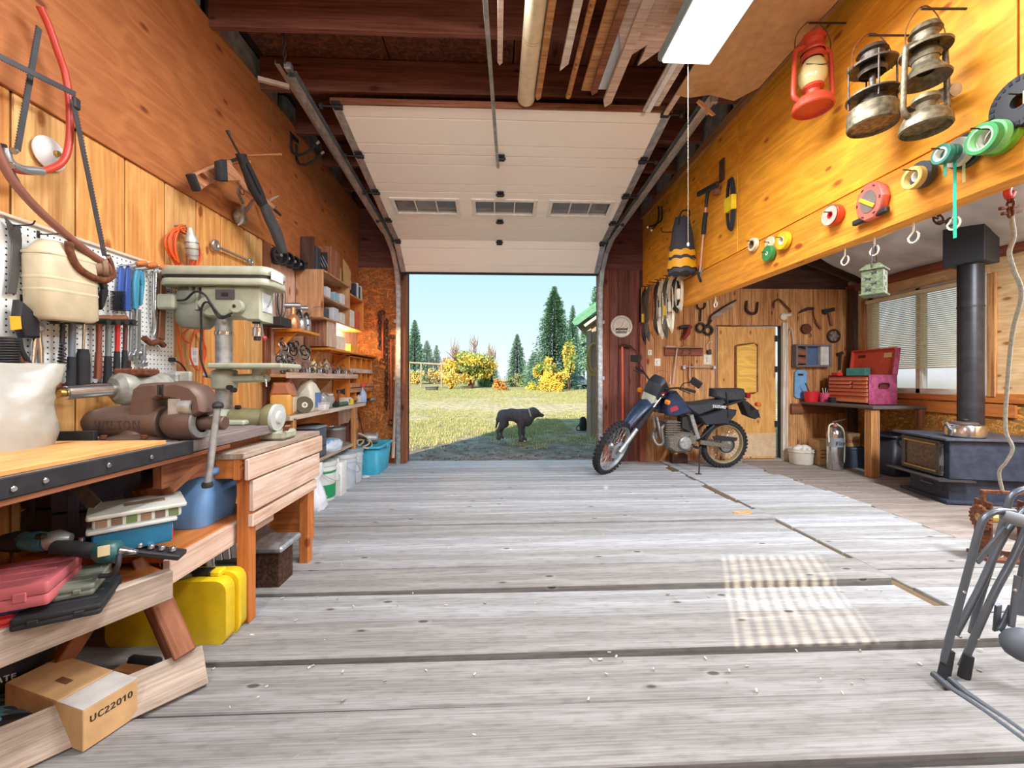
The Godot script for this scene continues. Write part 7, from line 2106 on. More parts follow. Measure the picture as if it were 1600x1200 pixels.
func aa_pole() -> void:
	var a := onz(621,505,ZE + 0.05)
	var b := onz(614,715,ZE + 0.09)
	var t := thing("wooden_pole","weathered greenish pole leaning between the teal tote and the door track","pole",b)
	G.new(t).tube([a,a.lerp(b,0.5) + Vector3(0.01,0,0),b],[0.016,0.02,0.022],10).put("shaft",M.old_wood,t)
	G.new(t).tube([b.lerp(a,0.12),b],[0.024,0.026],10).put("ferrule",M.pale_wood,t)
	var p := ony(571,746,0.0)
	t = thing("white_saucer","small white lid lying on the floor in front of the teal tote","lid",p)
	G.new(t).lathe([Vector2(0,0),Vector2(0.05,0),Vector2(0.055,0.008),Vector2(0.045,0.014),Vector2(0,0.012)],18,Transform3D(Basis(),p + Vector3(0,0.002,0))).put("disc",plain(c8(226,230,232),0.4),t)
	G.new(t).lathe([Vector2(0.03,0.013),Vector2(0.036,0.017),Vector2(0.04,0.013)],18,Transform3D(Basis(),p + Vector3(0,0.002,0))).put("rim",plain(c8(226,230,232),0.4),t)
# ---------------------------------------------------------------- partition wall on the right
func V(px: float,py: float,off := 0.0) -> Vector3: return onx(px,py,XR - off)
func Vs(a: Array,off: float) -> Array:
	var o := []
	for q in a: o.append(V(q[0],q[1],off))
	return o
func lantern(b: Vector3,s: float,w: float,m: Material,tank: Material,kind: int,label: String) -> void:
	var t := thing("oil_lantern",label,"lantern",b,0,"old lanterns on the right wall")
	var k := Transform3D(Basis.from_scale(Vector3(w,s,w)),b)
	var L := func(called: String,prof: Array,mm: Material) -> void: G.new(t,k).lathe(prof,26).put(called,mm,t)
	var hood := 0.29
	if kind == 1:
		L.call("tank",[Vector2(0,0.012),Vector2(0.088,0.012),Vector2(0.092,0),Vector2(0.096,0.006),Vector2(0.095,0.075),Vector2(0.085,0.09),Vector2(0.03,0.095)],tank)
		L.call("perforated_gallery",[Vector2(0.055,0.09),Vector2(0.055,0.13),Vector2(0.1,0.135),Vector2(0.1,0.142),Vector2(0.0,0.142)],m)
		for i in 18: G.new(t,k).cyl(Vector3(cos(i*TAU/18)*0.085,0.139,sin(i*TAU/18)*0.085),Vector3(cos(i*TAU/18)*0.085,0.1445,sin(i*TAU/18)*0.085),0.006,6,0).put("vent_hole",M.brass,t)
		for i in 4: G.new(t,k).rod(Vector3(cos(i*PI/2 + 0.5)*0.088,0.1,sin(i*PI/2 + 0.5)*0.088),Vector3(cos(i*PI/2 + 0.5)*0.088,0.3,sin(i*PI/2 + 0.5)*0.088),0.004,6).put("cage_wire",m,t)
		L.call("post",[Vector2(0,0.142),Vector2(0.014,0.142),Vector2(0.012,0.29),Vector2(0,0.29)],m)
	else:
		L.call("tank",[Vector2(0,0.014),Vector2(0.08,0.014),Vector2(0.088,0),Vector2(0.094,0.006),Vector2(0.09,0.03),Vector2(0.078,0.05),Vector2(0.07,0.056),Vector2(0.03,0.07)],tank)
		L.call("burner",[Vector2(0.03,0.06),Vector2(0.034,0.09),Vector2(0.05,0.1),Vector2(0.046,0.115),Vector2(0,0.12)],m)
		for s2 in [-1.0,1.0]:
			G.new(t,k).hose([Vector3(s2*0.075,0.04,0),Vector3(s2*0.1,0.06,0),Vector3(s2*0.105,0.1,0),Vector3(s2*0.095,0.26,0),Vector3(s2*0.085,0.285,0),Vector3(s2*0.03,0.3,0)],0.0115,10).put("side_tube",m,t)
	if kind == 0:
		L.call("globe",[Vector2(0.045,0.112),Vector2(0.06,0.14),Vector2(0.064,0.17),Vector2(0.055,0.21),Vector2(0.042,0.235)],mat("globe",c8(206,188,130),0.2))
		G.new(t,k).hose([Vector3(-0.06,0.2,0.03),Vector3(0,0.175,0.066),Vector3(0.05,0.2,0.045)],0.002,5).put("globe_wire",M.iron,t)
	L.call("chimney",[Vector2(0.05 if kind else 0.045,hood - 0.05),Vector2(0.056,hood - 0.035),Vector2(0.042,hood - 0.01),Vector2(0.045,hood + 0.04),Vector2(0.06,hood + 0.045),Vector2(0.05,hood + 0.065),Vector2(0.0,hood + 0.07)],m)
	L.call("hood",[Vector2(0.045,hood - 0.005),Vector2(0.092 if kind else 0.055,hood - 0.02),Vector2(0.094 if kind else 0.058,hood - 0.012),Vector2(0.045,hood + 0.012)],m)
	if kind == 2: L.call("reflector",[Vector2(0.03,0.2),Vector2(0.088,0.17),Vector2(0.09,0.176),Vector2(0.045,0.225),Vector2(0.048,0.25)],m)
	G.new(t,k).hose([Vector3(-0.095,0.27,0),Vector3(-0.09,0.35,0),Vector3(-0.03,0.42,0),Vector3(0.03,0.42,0),Vector3(0.09,0.35,0),Vector3(0.095,0.27,0)],0.0025,6).put("bail",M.rusty,t)
	G.new(t).rod(Vector3(XR + 0.01,b.y + 0.424*s,b.z),Vector3(b.x - 0.02,b.y + 0.418*s,b.z),0.005).put("nail",M.iron,t)
func roll(called: String,label: String,cat: String,px: float,py: float,off: float,r: float,hole: float,w: float,m: Material,core: Material,group := "") -> Node3D:
	var c := V(px,py,off)
	var t := thing(called,label,cat,c,0,group)
	var fr := G.along(c + Vector3(w/2,0,0),c - Vector3(w/2,0,0))
	G.new(t).lathe([Vector2(hole,0),Vector2(r - 0.002,0),Vector2(r,0.002),Vector2(r,w - 0.002),Vector2(r - 0.002,w),Vector2(hole,w)],30,fr).put("roll",m,t)
	G.new(t).lathe([Vector2(hole,0),Vector2(hole + 0.003,w + 0.001),Vector2(hole - 0.004,w + 0.001),Vector2(hole - 0.004,0)],24,fr).put("core",core,t)
	G.new(t).rod(Vector3(XR + 0.01,c.y + hole - 0.006,c.z),Vector3(c.x - w/2 - 0.04,c.y + hole - 0.002,c.z),0.003,6).put("nail",M.rusty_dark,t)
	return t
func right_wall() -> void:
	var red := mat("lantern_red",c8(206,74,48),0.45,0.1,T.dirt,Vector3(4,4,4))
	var tin := mat("lantern_tin",c8(120,112,100),0.5,0.6,T.rust,Vector3(5,5,5))
	var old := mat("lantern_old",c8(150,142,112),0.5,0.5,T.rust,Vector3(4,4,4))
	lantern(at(1270,172,2.5),1.25,1.15,red,red,0,"red hurricane lantern with an amber globe, leftmost of the three lanterns")
	lantern(at(1363,199,2.12),1.12,1.1,tin,old,1,"globeless railroad lantern with a pale round tank, middle of the three lanterns")
	lantern(at(1446,204,1.86),1.3,0.98,old,old,2,"rusty hurricane lantern without a globe, rightmost of the three lanterns")
	var t := thing("flashlight","grey metal flashlight fixed to the plywood behind the rightmost lantern","flashlight",V(1470,150,0.05))
	G.new(t).tube([V(1412,176,0.06),V(1440,162,0.06),V(1452,160,0.06)],[0.016,0.018,0.03],14).put("barrel",M.iron,t)
	G.new(t).tube([V(1452,158,0.06),V(1478,146,0.06),V(1494,139,0.06)],[0.032,0.03,0.028],16).put("head",M.galv,t)
	t = roll("cord_reel","black cord reel with a perforated rim at the right edge of the plywood","reel",1596,158,0.03,0.1,0.03,0.03,M.black,M.iron)
	var c := t.position
	for i in 22: G.new(t).box(c + Vector3(-0.016,cos(i*TAU/22)*0.086,sin(i*TAU/22)*0.086),Vector3(0.004,0.018,0.012),0.001,Basis(Vector3.RIGHT,i*TAU/22)).put("rim_slot",M.rubber,t)
	G.new(t).box(c + Vector3(-0.02,0.0,0.03),Vector3(0.004,0.05,0.02),0.001).put("label_patch",plain(c8(226,206,140)),t)
	G.new(t).rod(c + Vector3(-0.01,-0.1,-0.02),V(1572,206,0.05),0.003,5).put("line_end",plain(c8(240,130,60)),t)
	var gn := plain(c8(60,146,76),0.4)
	var wh := plain(c8(226,226,212),0.5)
	roll("tape_roll","large lime green tape roll flat on the beam, behind the two pale green rolls","tape",1562,212,0.02,0.075,0.04,0.03,plain(c8(110,170,40),0.4),wh,"tape rolls on the beam")
	roll("tape_roll","pale green masking tape roll, middle of the three at the right end of the beam","tape",1550,214,0.07,0.062,0.045,0.03,plain(c8(120,200,120),0.5),wh,"tape rolls on the beam")
	roll("tape_roll","pale green masking tape roll, outermost of the three at the right end of the beam","tape",1537,217,0.13,0.06,0.043,0.03,gn,plain(c8(150,214,150)),"tape rolls on the beam")
	roll("tape_roll","dark green tape roll flat on the beam behind the white one","tape",1508,236,0.012,0.075,0.03,0.02,plain(c8(52,84,72),0.5),wh,"tape rolls on the beam")
	roll("tape_roll","white tape roll with a hanging tail, between two green rolls","tape",1497,238,0.05,0.06,0.03,0.03,wh,wh,"tape rolls on the beam")
	roll("tape_roll","small dark green roll in front of the white tape roll","tape",1486,240,0.1,0.038,0.018,0.025,plain(c8(40,110,92),0.4),wh,"tape rolls on the beam")
	roll("tape_roll","small teal roll outermost on the nail with hanging ribbon","tape",1473,241,0.15,0.042,0.026,0.025,plain(c8(60,130,110),0.4),wh,"tape rolls on the beam")
	for s in [[1492,250,372,0.09,c8(46,190,150),"long teal ribbon end hanging down past the beam",0.014],[1477,250,275,0.14,c8(60,140,110),"short dark teal ribbon end under the rolls",0.014],[1506,252,285,0.05,c8(232,220,160),"pale yellow tape tail under the white roll",0.012]]:
		var a := V(s[0],s[1],s[3])
		var b := V(s[0],s[2],s[3])
		b.x = a.x; b.z = a.z
		var g := base(a)
		g.bars([a,a.lerp(b,0.5) + Vector3(-0.004,0,0.003),b],s[6],0.001,Vector3.RIGHT)
		one_at("ribbon",a,g,plain(s[4],0.4),s[5],"ribbon","ribbon ends on the beam")
	roll("tape_roll","black tape roll against the beam behind the tan roll","tape",1440,273,0.03,0.062,0.03,0.035,plain(c8(66,70,70),0.5),wh,"tape rolls on the beam")
	roll("tape_roll","tan masking tape roll on a long nail, left of the teal rolls","tape",1428,278,0.09,0.052,0.04,0.03,plain(c8(214,174,92),0.6),plain(c8(230,200,120)),"tape rolls on the beam")
	c = V(1362,315,0.03)
	t = thing("tape_reel","pink-red open tape measure reel with a dark handle on the beam","reel",c)
	var pk := plain(c8(232,110,92),0.4)
	var ov := func(rx: float,ry: float,n: int) -> Array:
		var o := []
		for i in n: o.append(Vector2(c.z + cos(TAU*i/n)*rx,c.y + sin(TAU*i/n)*ry))
		return o
	G.new(t,rw(0.0)).prism(ov.call(0.088,0.105,10),0.005,0.05,0.006).put("case",pk,t)
	G.new(t,rw(0.05)).prism(ov.call(0.05,0.062,20),0.0,0.003).put("window",plain(c8(150,136,128),0.3,0.4),t)
	G.new(t).bar(c + Vector3(-0.026,-0.04,0.04),c + Vector3(-0.026,0.03,-0.05),0.02,0.006,Vector3.RIGHT).put("crank_arm",plain(c8(240,176,40)),t)
	for i in 6: G.new(t).box(c + Vector3(-0.022,sin(i*1.05)*0.085,cos(i*1.05)*0.07),Vector3(0.004,0.016,0.006),0.001,Basis(Vector3.RIGHT,-i*1.05)).put("slot",M.iron,t)
	G.new(t).bar(V(1334,350,0.03),V(1388,326,0.03),0.03,0.03,Vector3.RIGHT,0.006).put("handle",M.iron,t)
	t = roll("line_reel","orange-red line reel with a clear face on the beam, left of the pink reel","reel",1302,336,0.03,0.062,0.02,0.04,plain(c8(226,72,36),0.4),plain(c8(206,30,30)))
	G.new(t).lathe([Vector2(0.022,0.001),Vector2(0.055,0.001),Vector2(0.06,0.006)],26,G.along(t.position - Vector3(0.021,0,0),t.position - Vector3(1,0,0))).put("clear_face",plain(c8(190,180,160),0.2),t)
	roll("tape_ring","yellow plastic tape ring on the beam, right of the green reel","tape",1224,376,0.03,0.062,0.026,0.035,plain(c8(240,200,40),0.35),wh,"small rings on the beam")
	roll("line_reel","green string reel on the beam under the yellow ring","reel",1201,396,0.03,0.058,0.012,0.035,gn,plain(c8(226,236,220)),"small rings on the beam")
	roll("paper_reel","pale printed reel behind the green string reel","reel",1203,380,0.01,0.05,0.012,0.015,plain(c8(226,214,170)),wh,"small rings on the beam")
	roll("tape_ring","small white tape roll, leftmost on the beam","tape",1177,382,0.02,0.052,0.03,0.03,plain(c8(232,220,186)),plain(c8(120,96,64)),"small rings on the beam")
	var i := 0
	var cream := plain(c8(240,232,206),0.4)
	for s in [[1320,378,"leftmost"],[1366,360,"second from the left, holding the green lantern"],[1427,334,"third from the left"],[1490,310,"rightmost, with a chain through it"],[1118,456,"far one near the hanging cords"]]:
		var a := onx(s[0],s[1],XR + 0.06)
		a.y = 2.0
		t = thing("cup_hook","cream screw hook under the beam, " + s[2],"hook",a,0,"screw hooks under the beam")
		var p := [a + Vector3(0,0.01,0),a + Vector3(0,-0.045,0)]
		for q in 9: p.append(a + Vector3(0,-0.075 - sin(q*0.5)*0.03,cos(q*0.5)*-0.028 + 0.028 - 0.028))
		G.new(t).tube(p,0.0045,6).put("hook",cream,t)
		i += 1
	c = onx(1366,437,XR + 0.06)
	t = thing("candle_lantern","green pierced metal candle lantern hanging from a screw hook under the beam","lantern",c)
	var gm := mat("lantern_green",c8(140,160,120),0.6,0.2,T.rust,Vector3(6,6,6))
	var k := tf(c + Vector3(0,-0.015,0),0.6)
	k.basis = k.basis.scaled(Vector3.ONE*0.85)
	for a in 4:
		var kk := k*Transform3D(Basis(Vector3.UP,a*PI/2),Vector3.ZERO)
		G.new(t,kk).box(Vector3(0,0,0.055),Vector3(0.108,0.16,0.004),0.001).put("panel",gm,t)
		for q in 4:
			var bk := kk*Transform3D(Basis(Vector3.BACK,0.3*(q % 2) - 0.1),Vector3(-0.02 + 0.03*(q % 2),-0.055 + q*0.036,0.0575))
			G.new(t,bk).prism([Vector2(0,-0.004),Vector2(0.016,-0.012),Vector2(0.014,0.0),Vector2(0.018,0.012),Vector2(0,0.005),Vector2(-0.016,0.012),Vector2(-0.012,0.0),Vector2(-0.015,-0.012)],0,0.001).put("butterfly_cutout",M.black,t)
	for y in [-0.085,0.082]: G.new(t,k).box(Vector3(0,y,0),Vector3(0.135,0.014,0.135),0.004).put("rim",gm,t)
	G.new(t,k*Transform3D(Basis(Vector3.UP,PI/4),Vector3.ZERO)).lathe([Vector2(0.09,0.088),Vector2(0.05,0.12),Vector2(0,0.125)],4).put("roof",gm,t)
	for s in [-0.012,0.012]: G.new(t,k).tube(loop_at(k*Vector3(s,0.132,0),k.basis.z,0.011,10).map(func(p): return k.affine_inverse()*p),0.003,5,true).put("bow",M.rusty_dark,t)
	var arch := []
	for q in 13: arch.append(k*Vector3(cos(PI*q/12.0)*0.07,0.09 + sin(PI*q/12.0)*0.165,0))
	G.new(t).tube(arch,0.003,6).put("handle",M.iron,t)
	var s4 := onx(1490,330,XR + 0.06)
	t = thing("chain","rusty chain looped from the rightmost screw hook above the chimney box","chain",s4)
	links(t,Vector3(s4.x,1.93,s4.z),onx(1470,346,XR + 0.1),0.05,0.005,M.rusty_dark)
	links(t,onx(1470,346,XR + 0.1),onx(1455,332,XR + 0.1),0.05,0.005,M.rusty_dark)
	t = thing("string","thin white string strung along the screw hooks under the beam","string",onx(1300,392,XR + 0.08))
	var sp := []
	for q in [[1295,392],[1320,386],[1345,380],[1368,374],[1400,360],[1428,350],[1470,330],[1540,290]]: sp.append(onx(q[0],q[1],XR + 0.1))
	G.new(t).hose(sp,0.002,5).put("string",cream,t)
	c = V(1066,385,0.14)
	t = thing("dry_bag","black duffel bag with two yellow bands hanging by its straps on the plywood","bag",c)
	var bk := tf(c,0.35)
	var bag := func(called: String,y0: float,y1: float,m: Material,e: float) -> void:
		var rr := []
		for q in 5:
			var y: float = lerpf(y0,y1,q/4.0)
			var w := lerpf(0.27,0.16,clampf((y + 0.3)/0.55,0.0,1.0)) + e
			if y > 0.2: w = lerpf(w,0.1,(y - 0.2)/0.15)
			var ring := []
			for j in 24: ring.append(Vector3(cos(TAU*j/24)*w*0.62,y + 0.01*sin(j*2.0),-sin(TAU*j/24)*w*0.5))
			rr.append(ring)
		G.new(t,bk).skin(rr).put(called,m,t)
	bag.call("body",-0.25,0.3,mat("bag_black",c8(58,58,66),0.8),0.0)
	bag.call("base",-0.29,-0.25,plain(c8(70,70,78),0.7),-0.02)
	for y in [[-0.245,-0.155],[-0.12,-0.06]]: bag.call("yellow_band",y[0],y[1],plain(c8(240,176,30),0.5),0.006)
	for s in [-0.05,0.06]: G.new(t).hose([bk*Vector3(s - 0.05,0.2,0.05),bk*Vector3(s,0.34,0.04),V(1076,328,0.04)],0.008,6).put("strap",M.black,t)
	G.new(t,bk).tube(loop_at(Vector3(0,-0.16,0.15),Vector3(0,0.2,1),0.022,10),0.004,5,true).put("buckle",M.iron,t)
	t = thing("snow_brush","long-handled snow brush hung head up beside the black and yellow bag","brush",V(1098,360,0.05))
	G.new(t).tube([V(1094,425,0.06),V(1101,340,0.06),V(1103,322,0.06)],0.012,10).put("handle",plain(c8(206,164,136),0.3,0.3),t)
	G.new(t).tube([V(1099,366,0.06),V(1101,345,0.06),V(1103,332,0.06)],0.022,12).put("grip",M.rubber,t)
	G.new(t).tube([V(1103,324,0.06),V(1105,304,0.06),V(1108,296,0.06)],[0.014,0.016,0.02],10).put("neck",M.black,t)
	G.new(t).bar(V(1090,304,0.1),V(1122,287,0.05),0.03,0.05,Vector3.UP,0.008).put("brush_head",M.black,t)
	G.new(t).hose([V(1094,415,0.06),V(1091,428,0.07),V(1095,440,0.08)],0.012,8).put("strap",M.black,t)
	G.new(t).bar(V(1093,432,0.06),V(1097,418,0.06),0.035,0.006,Vector3.RIGHT).put("scraper",M.galv,t)
	t = thing("drive_belt","bundle of black drive belts in a yellow sleeve hung on the plywood","belt",V(1143,320,0.03))
	c = V(1143,319,0.03)
	for q in 4:
		var p := []
		for j in 26:
			var a := TAU*j/26.0
			p.append(c + Vector3(-0.008*q,sin(a)*(0.235 - 0.006*q),cos(a)*(0.06 - 0.006*q)*(1.0 - 0.35*absf(cos(a))*0.2)))
		G.new(t).tube(p,0.006,6,true).put("belt",M.rubber,t)
	G.new(t).box(c + Vector3(-0.012,0.0,0),Vector3(0.045,0.13,0.13),0.006).put("sleeve",plain(c8(238,206,30),0.5),t)
	c = V(1128,266,0.0)
	t = thing("wall_slot","dark square opening cut in the plywood, with a block leaning in it","opening",c)
	G.new(t).box(c + Vector3(0.0,0,0),Vector3(0.014,0.2,0.075),0.001).put("recess",M.dark_wood,t)
	G.new(t).box(V(1119,298,0.03),Vector3(0.05,0.08,0.05),0.004).put("block",M.brown_wood,t)
	t = thing("ladder_hook","pair of black storage hooks on the right wall by the raised door","hook",V(1030,340,0.02))
	for s in [[1029,322,1018,360],[1034,322,1012,355]]:
		var a := V(s[0],s[1],0.02)
		var b := V(s[2],s[3],0.28)
		G.new(t).hose([a,a + Vector3(0,-0.16,0),a.lerp(b,0.4) + Vector3(0,-0.12,0),b],0.011,8).put("hook",M.black,t)
		G.new(t).ball(b,Vector3.ONE*0.014,8).put("tip",cream,t)
	G.new(t).hose([V(1033,356,0.02),V(1035,362,0.16),V(1052,362,0.16),V(1054,354,0.16)],0.006,6).put("wire_arm",M.iron,t)
	i = 0
	for s in [[1008,448,538,"black",0.05],[1014,446,534,"iron",0.05],[1021,442,528,"rust",0.06],[1028,438,524,"black",0.05],[1035,436,530,"white",0.06],[1042,432,530,"iron",0.05],[1050,430,520,"white",0.06],[1058,430,490,"black",0.06],[1064,428,486,"white",0.05]]:
		var a := V(s[0],s[1],0.07)
		var h: float = a.y - V(s[0],s[2],0.07).y
		t = thing("cord_loop","coiled electric cord, number %s from the door along the far end of the beam" % ["one","two","three","four","five","six","seven","eight","nine"][i],"cord",a,0,"coiled cords on the beam")
		var cm: Material = {"black": M.black,"iron": plain(c8(92,84,72)),"rust": mat("cord_rust",c8(176,110,60),0.6),"white": cream}[s[3]]
		for q in 4:
			var p := []
			for j in 20:
				var e := TAU*j/20.0
				p.append(a + Vector3(-0.01*q,-h*0.5 + cos(e)*h*(0.5 - 0.03*q),sin(e)*(s[4] + 0.01*q)))
			G.new(t).tube(p,0.005,5,true).put("loop",cm,t)
		G.new(t).rod(Vector3(XR + 0.02,a.y,a.z),Vector3(a.x - 0.04,a.y + 0.01,a.z),0.005,6).put("nail",M.iron,t)
		if i in [0,4,5,6,8]: G.new(t).box(a + Vector3(-0.03,-h*0.55,0.01),Vector3(0.04,0.12,0.04),0.008).put("plug_end",plain(c8(240,190,40)) if i in [0,5] else cream,t)
		i += 1
	c = onz(971,510,ZE + 0.0)
	t = thing("round_sign","round cream thermometer dial with a dark picture of horses on the red planks","sign",c)
	var fz := G.along(c,c + Vector3.BACK)
	G.new(t).lathe([Vector2(0,0),Vector2(0.158,0),Vector2(0.16,0.006),Vector2(0.15,0.014),Vector2(0.146,0.01),Vector2(0,0.01)],32,fz).put("dial",plain(c8(232,224,204),0.5),t)
	for q in 26:
		var a := -0.6 + (PI + 1.2)*q/25.0
		G.new(t).box(c + Vector3(cos(a)*0.125,sin(a)*0.125,0.0115),Vector3(0.016,0.006,0.002),0,Basis(Vector3.BACK,a)).put("tick",M.iron,t)
	for q in [-0.06,0.0,0.06]:
		G.new(t,tf(c + Vector3(q,-0.04,0.0102))).prism([Vector2(-0.03,-0.01),Vector2(-0.026,-0.035),Vector2(-0.018,-0.012),Vector2(0.012,-0.012),Vector2(0.018,-0.035),Vector2(0.024,-0.006),Vector2(0.034,0.026),Vector2(0.02,0.018),Vector2(0.012,0.01),Vector2(-0.024,0.012)],0,0.002).put("horse_print",M.dark_wood,t)
	G.new(t).box(c + Vector3(-0.005,-0.085,0.011),Vector3(0.16,0.03,0.002),0).put("ground_print",plain(c8(120,120,110)),t)
	G.new(t).rod(c + Vector3(-0.02,-0.02,0.016),c + Vector3(0.04,0.09,0.016),0.0025,5).put("needle",M.rusty,t)
	var a0 := onz(972,542,ZE + 0.06)
	t = thing("sledge_hammer","orange-handled mattock hung head up on the red planks behind the motorbike","hammer",a0)
	G.new(t).rod(a0,Vector3(a0.x + 0.01,0.5,a0.z),0.018,12).put("handle",plain(c8(222,96,66),0.5),t)
	G.new(t).tube([a0 + Vector3(-0.05,0.01,0),a0 + Vector3(0.0,0.02,0),a0 + Vector3(0.12,0.01,0),a0 + Vector3(0.2,-0.06,0)],[0.01,0.025,0.018,0.008],10).put("head",M.rusty_dark,t)
# ---------------------------------------------------------------- lean-to
func E(px: float,py: float,off := 0.0) -> Vector3: return onz(px,py,ZE + off)
func Es(a: Array,off: float) -> Array:
	var o := []
	for q in a: o.append(E(q[0],q[1],off))
	return o
func lean_to() -> void:
	wall_things()
	var t: Node3D
	var dr := Transform3D(Basis(Vector3.UP,0.05),Vector3(3.2,0.03,ZE + 0.03))
	var yw := mat("door_yellow",c8(232,178,100),0.6,0,T.ply)
	t = room("door_1")
	t.transform = dr
	G.new(t,dr).box(Vector3(0.445,0.96,0),Vector3(0.89,1.92,0.04),0.004).put("leaf",yw,t)
	G.new(t,dr).box(Vector3(0.47,0.2,0.022),Vector3(0.84,0.34,0.004),0.001).put("worn_panel",plain(c8(222,190,150)),t)
	var pk := dr*Transform3D(Basis(),Vector3(0.42,1.3,0.02))
	G.new(t,pk).prism([Vector2(-0.17,-0.34),Vector2(-0.15,-0.36),Vector2(0.13,-0.36),Vector2(0.19,-0.32),Vector2(0.19,0.36),Vector2(0.12,0.39),Vector2(-0.13,0.36),Vector2(-0.17,0.34)],0.0,0.01).put("recess_frame",M.brown_wood,t)
	G.new(t,pk).prism([Vector2(-0.15,-0.36),Vector2(0.15,-0.33),Vector2(0.155,0.33),Vector2(0.12,0.37),Vector2(-0.15,0.33)],0.01,0.035,0.006).put("cover_panel",mat("panel_yellow",c8(252,206,96),0.5,0,T.ply),t)
	G.new(t,dr).ball(Vector3(0.04,0.86,0.06),Vector3.ONE*0.03,12).put("door_knob",M.brass,t)
	G.new(t,dr).box(Vector3(0.04,0.86,0.025),Vector3(0.05,0.12,0.006),0.002).put("knob_plate",M.steel,t)
	for y in [0.5,1.3,1.75]: G.new(t,dr).box(Vector3(0.9,y,0.02),Vector3(0.06,0.09,0.01),0.002).put("hinge",M.iron,t)
	var tr := room("trim_1")
	for s in [[4.2,1.0,0.05,2.02],[4.24,1.0,0.02,2.02]]: board(tr,Vector3(s[0],s[1],ZE + 0.015),Vector3(s[2],s[3],0.05),M.white_wood,0.003,"jamb")
	board(tr,Vector3(3.69,0.012,ZE),Vector3(1.02,0.024,0.14),M.old_wood,0.003,"sill")
	var yt := 0.86
	t = thing("corner_table","dark-topped table in the corner that carries the red tool chest","table",Vector3(4.85,0,-5.2))
	var tp := [Vector2(4.43,-5.9),Vector2(5.17,-5.9),Vector2(5.17,-4.8),Vector2(4.5,-4.8)]
	var pf := Transform3D(Basis(Vector3.RIGHT,Vector3.FORWARD,Vector3.UP),Vector3(0,yt,0))
	var pts := []
	for p: Vector2 in tp: pts.append(Vector2(p.x,-p.y))
	G.new(t,pf).prism(pts,-0.035,0.0,0.004).put("top",mat("table_top",c8(92,84,78),0.6),t)
	var post := ony(1362,745,0)
	board(t,Vector3(post.x,yt/2 - 0.02,post.z),Vector3(0.1,yt - 0.04,0.1),M.stud,0.005,"post")
	board(t,Vector3(post.x + 0.07,yt/2 - 0.02,post.z - 0.02),Vector3(0.03,yt - 0.04,0.08),M.old_wood,0.003,"post")
	board(t,Vector3(5.12,0.72,-4.84),Vector3(0.08,0.22,0.06),M.brown_wood,0.003,"bracket")
	board(t,Vector3(4.7,0.76,-5.9),Vector3(0.8,0.14,0.03),M.brown_wood,0.003,"apron")
	var ck := tf(Vector3(4.89,yt,-5.4),-1.6)
	t = thing("tool_chest","red metal tool chest with its lid open, many drawers and a purple side","tool chest",ck.origin)
	t.basis = ck.basis
	var rd := mat("chest_red",c8(226,92,66),0.45,0.1,T.dirt,Vector3(3,3,3))
	var pu := mat("chest_side",c8(206,96,136),0.4,0.1,T.mottle,Vector3(3,3,3))
	var dk := mat("chest_dark",c8(110,30,28),0.5)
	G.new(t,ck).box(Vector3(0,0.19,0),Vector3(0.66,0.36,0.34),0.006).put("cabinet",dk,t)
	for s in [-1.0,1.0]: G.new(t,ck).box(Vector3(s*0.332,0.195,0),Vector3(0.012,0.375,0.36),0.003).put("side_panel",pu if s > 0 else dk,t)
	var dw := mat("drawer_face",c8(250,166,120),0.45,0.1,T.dirt,Vector3(4,4,4))
	var y := 0.02
	for s in [0.08,0.05,0.045,0.045,0.045,0.05]:
		var split := y > 0.2 and y < 0.29
		for q in ([[-0.13,0.38],[0.2,0.22]] if split else [[0.0,0.63]]):
			var d := G.new(t,ck).box(Vector3(q[0],y + s/2,0.175),Vector3(q[1],s - 0.008,0.02),0.003).put("drawer",dw,t)
			G.new(t,ck).box(Vector3(q[0],y + s - 0.008,0.19),Vector3(q[1]*0.96,0.012,0.014),0.003).put("drawer_pull",rd,d)
		y += s + 0.004
	var lk := ck*Transform3D(Basis(Vector3.RIGHT,-0.12),Vector3(0,0.38,-0.17))
	G.new(t,lk).box(Vector3(0,0.17,0),Vector3(0.67,0.34,0.02),0.004).put("lid",rd,t)
	for s in [[-0.335,0.17,0.02,0.34],[0.335,0.17,0.02,0.34],[0,0.34,0.69,0.016]]: G.new(t,lk).box(Vector3(s[0],s[1],0.02),Vector3(s[2],s[3],0.06),0.003).put("lid_flange",pu if s[0] > 0 else rd,t)
	G.new(t,lk).box(Vector3(-0.2,0.26,0.012),Vector3(0.12,0.04,0.004),0.001).put("badge",dk,t)
	G.new(t,lk).box(Vector3(0.2,0.26,0.012),Vector3(0.12,0.06,0.004),0.001).put("sticker",plain(c8(240,214,150)),t)
	G.new(t,ck).hose([Vector3(0.345,0.22,-0.06),Vector3(0.36,0.27,-0.05),Vector3(0.36,0.27,0.05),Vector3(0.345,0.22,0.06)],0.008,8).put("side_handle",M.rusty_dark,t)
	G.new(t,ck).box(Vector3(0.342,0.235,0),Vector3(0.006,0.07,0.11),0.002).put("handle_plate",dk,t)
	parcel("green_box","small teal cardboard box lying in the open red tool chest","box",ck*Vector3(-0.1,0.375,-0.05),Vector3(0.24,0.1,0.1),plain(c8(70,150,136),0.5),-1.3)
	parcel("red_tape_box","small bright red box on the left corner of the tool chest","box",ck*Vector3(-0.27,0.375,0.1),Vector3(0.1,0.04,0.08),plain(c8(226,40,36),0.4),-1.6)
	var c := Vector3(4.52,yt,-5.8)
	t = thing("red_tub","red plastic tub holding brushes beside the tool chest","tub",c)
	G.new(t).lathe([Vector2(0,0),Vector2(0.075,0),Vector2(0.1,0.15),Vector2(0.094,0.15),Vector2(0.07,0.01),Vector2(0,0.01)],20,Transform3D(Basis(),c)).put("tub",plain(c8(226,40,50),0.35),t)
